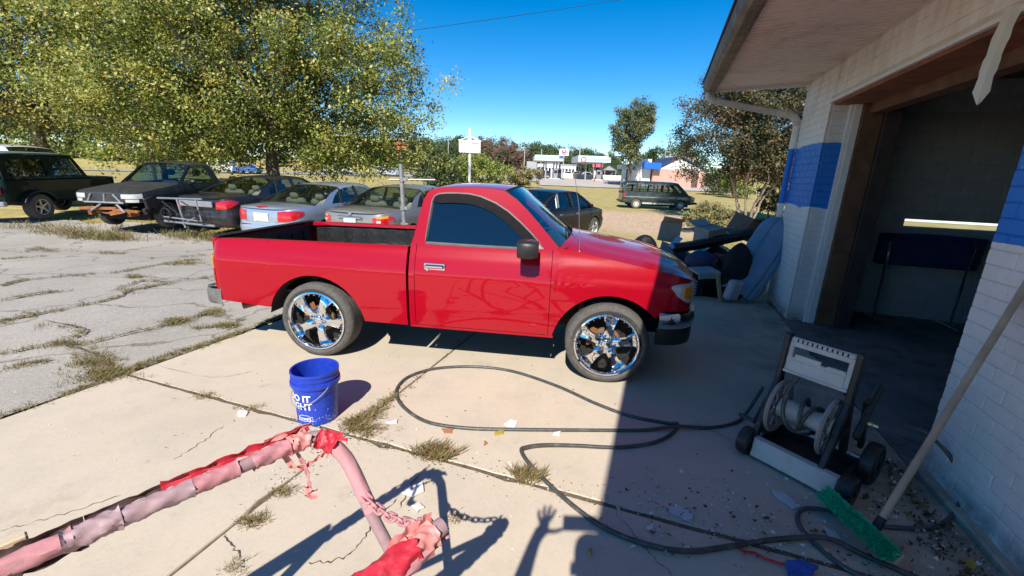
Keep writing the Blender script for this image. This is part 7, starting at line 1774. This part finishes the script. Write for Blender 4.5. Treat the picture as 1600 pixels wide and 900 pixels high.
q0, q1 = at(1007, 253.5, Yb - 1), at(1032.5, 264.5, Yb - 1); m_ = MB(); m_.prism([(q0.x - a.x, q0.z - g), (q1.x - a.x, q0.z - g), (q1.x - a.x, q1.z - g), (q0.x - a.x, q1.z - g)], 1.4, off=-1.2); m_.build('awning', AWN, t, smooth=0)
for (u0, u1, vt, Y2, dp, mt_) in ((1003, 1019, 248, Yb + .6, 5, WHITEP), (985, 1003, 256, Yb + 1.2, 6, WHITEP), (1040, 1088, 243.5, Yb + 10.5, 3, BEIGE)):
    p0, p1 = at(u0, vt, Y2), at(u1, vt, Y2); m_ = MB(); m_.box(((p0.x + p1.x) / 2 - a.x, Y2 - Yb + dp / 2, (p0.z - g) / 2), (p1.x - p0.x, dp, p0.z - g)); m_.build('wing', mt_, t, smooth=0)
p0, p1 = at(971, 257, Yb - .5), at(992, 264.5, Yb - .5); m_ = MB(); m_.box(((p0.x + p1.x) / 2 - a.x, 1.2, (p0.z + p1.z) / 2 - g), (p1.x - p0.x, 3.4, p0.z - p1.z), b=.03); m_.build('porch_canopy', mat('grey_canopy', (.52, .53, .56), .6), t, smooth=0)
for u in (980, 984.5): p = at(u, 270, Yb); m_ = MB(); m_.box((p.x - a.x, .1, (p1.z - g) / 2), (.25, .25, p1.z - g)); m_.build('porch_post', mat('dark_post', (.10, .09, .08), .7), t, smooth=0)
p = at(974.5, 276, Yb - 1); m_ = MB(); m_.box((0, 0, .55), (.35, .35, 1.1), b=.03); tag(m_.build('bollard', mat('yellow_paint', (.62, .48, .05), .5), loc=(p.x, Yb - 1.2, terr(p.x, Yb))), 'yellow bollard at the left corner of the pink building', 'bollard')
# white sign on its pole
Ys = 28; q = at(734, 230, Ys); g = terr(q.x, Ys); t = thing('sign', 'blank white two panel sign with a little gable frame on a tall white pole', 'sign', (q.x, Ys, g), .08)
m_ = MB(); m_.tube([(0, .05, -.1), (0, .05, at(735, 200, Ys).z - g)], .085, 10); m_.build('pole_shaft', WHITEP, t)
z0, z1 = at(735, 239, Ys).z - g, at(735, 220.5, Ys).z - g
for s_ in (-1, 1): m_ = MB(); m_.box((s_ * .345, -.06, (z0 + z1) / 2), (.66, .07, z1 - z0), b=.008); m_.build('sign_panel', mat('sign_white', (.78, .78, .76), .5, 0, .03, 3), t, smooth=0)
m_ = MB(); m_.box((-.36, -.10, z1 - .12), (.50, .02, .03)); m_.box((.36, -.10, z1 - .12), (.50, .02, .03)); m_.build('hinge_strip', GREYP, t)
m_ = MB(); zp = at(735, 213.5, Ys).z - g
for s_ in (-1, 1): m_.tube([(s_ * .68, -.02, z1 + .03), (0, -.02, zp)], .035, 6)
m_.box((0, -.02, z1 + .03), (1.44, .07, .05)); m_.build('gable_frame', WHITEP, t)
# roadside sign seen through the leaves
q0, q1 = at(607, 205, 44), at(641, 220, 44); g = terr(q0.x, 44); t = thing('roadside_sign', 'blue and white roadside sign showing through the right side of the birch', 'sign', ((q0.x + q1.x) / 2, 44, g)); w_ = q1.x - q0.x; hz = q0.z - q1.z
m_ = MB(); m_.box((0, 0, q1.z - g + hz / 2), (w_, .25, hz), b=.02); m_.build('sign_board', CW, t, smooth=0); m_ = MB(); m_.box((.1, -.14, q1.z - g + hz * .62), (w_ * .78, .03, hz * .36)); m_.build('blue_panel', mat('sign_blue', (.03, .25, .55), .5), t, smooth=0); m_ = MB(); m_.box((.1, 0, q1.z - g - .55), (w_ * .55, .2, .7)); m_.build('orange_panel', mat('sign_orange', (.55, .16, .06), .6), t, smooth=0); m_ = MB(); m_.tube([(0, .2, -.1), (0, .2, q1.z - g)], .12, 8); m_.build('post', GREYP, t)
# power line overhead
a, b = at(560, 43, 34), at(900, -12, 30); d = (b - a).normalized(); m_ = MB(); P = [a - d * 22 + (b - a + d * 60) * (k / 24) - Vector((0, 0, .8 * math.sin(PI * k / 24))) for k in range(25)]; m_.tube(P, .016, 5); tag(m_.build('power_line', BLACKM), 'single black power line crossing the sky above the truck', 'power line')
t = thing('utility_pole', 'wooden utility pole hidden in the birch that carries the power line', 'pole', (P[0].x, P[0].y, terr(P[0].x, P[0].y))); m_ = MB(); m_.tube([(0, 0, -.2), (0, 0, P[0].z - t.location.z + .4)], [.16, .12], 10); m_.build('pole_shaft', OLDW, t)

# made-up pale rail, added behind the garage for the bright strip in the slot
q = at(1490, 346.5, 11.0); u_ = q.x * SA + q.y * CA; p_ = q.x * CA - q.y * SA; g = terr(q.x, q.y)
t = thing('added_slot_rail', 'made-up pale mint green rail on posts, added behind the garage to brighten the slot', 'rail', PU(p_, u_, g), -BA)
m_ = MB(); m_.box((0, 0, q.z - g), (5.5, .06, .13), b=.02); m_.build('rail', mat('mint_paint', (.66, .74, .66), .5, 0, .04, 2), t)
for k in (-2.6, 2.6): m_ = MB(); m_.box((k, .06, (q.z - g) / 2), (.09, .07, q.z - g)); m_.build('post', GREYP, t)
# ------------------------------------------------------------------ the person taking the picture (only the shadow falls into view)
def skin_body(name, V, E, Rd, sub=2):
    me = bpy.data.meshes.new(name); me.from_pydata(V, E, []); o = bpy.data.objects.new(name, me); col.objects.link(o)
    md = o.modifiers.new('skin', 'SKIN')
    for i, r_ in enumerate(Rd):
        sv = me.skin_vertices[0].data[i]; sv.radius = r_ if isinstance(r_, tuple) else (r_, r_)
    me.skin_vertices[0].data[0].use_root = True; md.use_smooth_shade = True
    s_ = o.modifiers.new('sub', 'SUBSURF'); s_.levels = sub; s_.render_levels = sub
    dg = bpy.context.evaluated_depsgraph_get(); m2 = bpy.data.meshes.new_from_object(o.evaluated_get(dg)); bpy.data.objects.remove(o); return m2
SKIN = mat('skin', (.50, .30, .22), .55, 0, .06, 20); SHIRT = mat('grey_shirt', (.10, .11, .13), .9, 0, .1, 12); JEAN = mat('denim', (.03, .05, .10), .9, 0, .15, 20); SHOE = mat('shoe', (.03, .03, .03), .7)
V, E, Rd = [], [], []
def jv(p, r_, par=None):
    V.append(tuple(p)); Rd.append(r_)
    if par is not None: E.append((par, len(V) - 1))
    return len(V) - 1
pel = jv((.10, -.42, .96), (.155, .115)); wa = jv((.10, -.42, 1.12), (.14, .10), pel); ch = jv((.09, -.42, 1.32), (.165, .115), wa); nk0 = jv((.08, -.40, 1.47), (.08, .075), ch); nk = jv((.075, -.37, 1.55), .055, nk0); hd0 = jv((.068, -.315, 1.63), (.068, .082), nk); hd1 = jv((.066, -.30, 1.72), (.075, .092), hd0); hd2 = jv((.066, -.31, 1.775), (.055, .07), hd1)
for s_, foot in ((-1, (-.02, -.44, .06)), (1, (.24, -.36, .06))):
    hp = jv((.10 + s_ * .09, -.42, .90), .095, pel); kn = jv(((.10 + s_ * .10 + foot[0]) / 2, (-.40 + foot[1]) / 2, .50), .062, hp); an = jv((foot[0], foot[1] - .02, .10), .042, kn); jv((foot[0] + s_ * .02, foot[1] + .15, .04), .040, an)
hands = {}
for s_, el, wr, hand in ((-1, (-.255, -.20, 1.27), (-.160, -.055, 1.585), None), (1, (.42, -.20, 1.22), (.215, -.07, 1.575), None)):
    shd = jv((.09 + s_ * .17, -.42, 1.42), .062, ch); e_ = jv(el, .045, shd); f_ = jv(tuple(lerp(el[k], wr[k], .5) for k in range(3)), .040, e_); w_ = jv(wr, .027, f_)
    hands[s_] = w_
# left hand: palm, four spread fingers behind the phone and a thumb in front of it
w_ = hands[-1]; pm = jv((-.138, -.042, 1.622), (.032, .014), w_); pm2 = jv((-.124, -.033, 1.652), (.036, .012), pm)
for (kx, ky, kz), (mx_, my_, mz_), (tx, ty, tz) in (((-.150, -.030, 1.672), (-.160, -.020, 1.700), (-.158, -.014, 1.722)), ((-.131, -.026, 1.680), (-.134, -.014, 1.716), (-.128, -.004, 1.742)), ((-.112, -.024, 1.680), (-.107, -.012, 1.714), (-.098, -.002, 1.742)), ((-.096, -.026, 1.672), (-.083, -.014, 1.700), (-.070, -.006, 1.722))):
    a = jv((kx, ky, kz), .0105, pm2); b = jv((mx_, my_, mz_), .0088, a); jv((tx, ty, tz), .0074, b)
a = jv((-.108, -.052, 1.630), .0125, pm); b = jv((-.075, -.056, 1.632), .0105, a); jv((-.030, -.046, 1.640), .0085, b)
w_ = hands[1]; pm = jv((.196, -.056, 1.612), (.032, .014), w_); pm2 = jv((.184, -.048, 1.64), (.036, .012), pm)
for dx, tx, tz in ((.022, .150, 1.700), (.006, .140, 1.684), (-.010, .132, 1.664), (-.022, .128, 1.646)):
    a = jv((.182 + dx * .5, -.036, 1.655 + dx), .0105, pm2); b = jv((.168 + dx * .3, -.012, 1.672 + dx), .0088, a); jv((tx, -.006, tz - .012), .0074, b)
a = jv((.176, -.062, 1.632), .0125, pm); b = jv((.150, -.056, 1.650), .0105, a); jv((.125, -.040, 1.662), .0085, b)
me = skin_body('person', V, E, Rd); 
for m_ in (SKIN, SHIRT, JEAN, SHOE): me.materials.append(m_)
for p in me.polygons:
    c = p.center
    upper = c.z > 1.0 and c.z < 1.475 and (c.y < -.25 or (abs(c.x - .09) < .24 and c.z < 1.46))
    p.material_index = 3 if c.z < .10 else 2 if c.z <= 1.0 else 1 if upper else 0
o = bpy.data.objects.new('person', me); col.objects.link(o); tag(o, 'person in a grey shirt and jeans holding a phone up in both hands', 'person')
m_ = MB(); rings = []
for t in np.linspace(0, 1, 8):
    th = lerp(.05, 1.75, t); rings.append([(.066 + .086 * math.sin(th) * math.cos(a), -.318 + .104 * math.sin(th) * math.sin(a), 1.70 + .115 * math.cos(th) + (.05 if math.sin(a) > .3 and t > .6 else 0)) for a in np.linspace(0, 2 * PI, 20, endpoint=False)])
m_.loft(rings, True, (True, False)); m_.build('hair', mat('brown_hair', (.05, .03, .02), .7, 0, .3, 40), o)
m_ = MB(); m_.box((.066, -.215, 1.668), (.022, .03, .045), (.3, 0, 0), b=.008); m_.build('nose', SKIN, o)
for s_ in (-1, 1):
    m_ = MB(); m_.lathe([(0, -.006), (.011, -.003), (.013, .002), (.008, .008), (0, .009)], 12, Mx((.066 + s_ * .032, -.224, 1.695), (-PI / 2, 0, 0))); m_.build('eye', mat('eye_white', (.6, .58, .55), .3), o); m_ = MB(); m_.box((.066 + s_ * .088, -.305, 1.675), (.018, .035, .058), b=.008); m_.build('ear', SKIN, o)
m_ = MB(); m_.box((.066, -.226, 1.630), (.045, .012, .012), b=.005); m_.build('mouth', mat('lips', (.35, .13, .12), .5), o)
m_ = MB(); m_.box((0, 0, 0), (.168, .0085, .078), b=.004); tag(m_.build('phone', BLACKP, loc=(.052, -.022, 1.653), rot=(-PITCH * .0 - .25, 0, 0)), 'black phone held up sideways by the person taking the picture', 'phone')
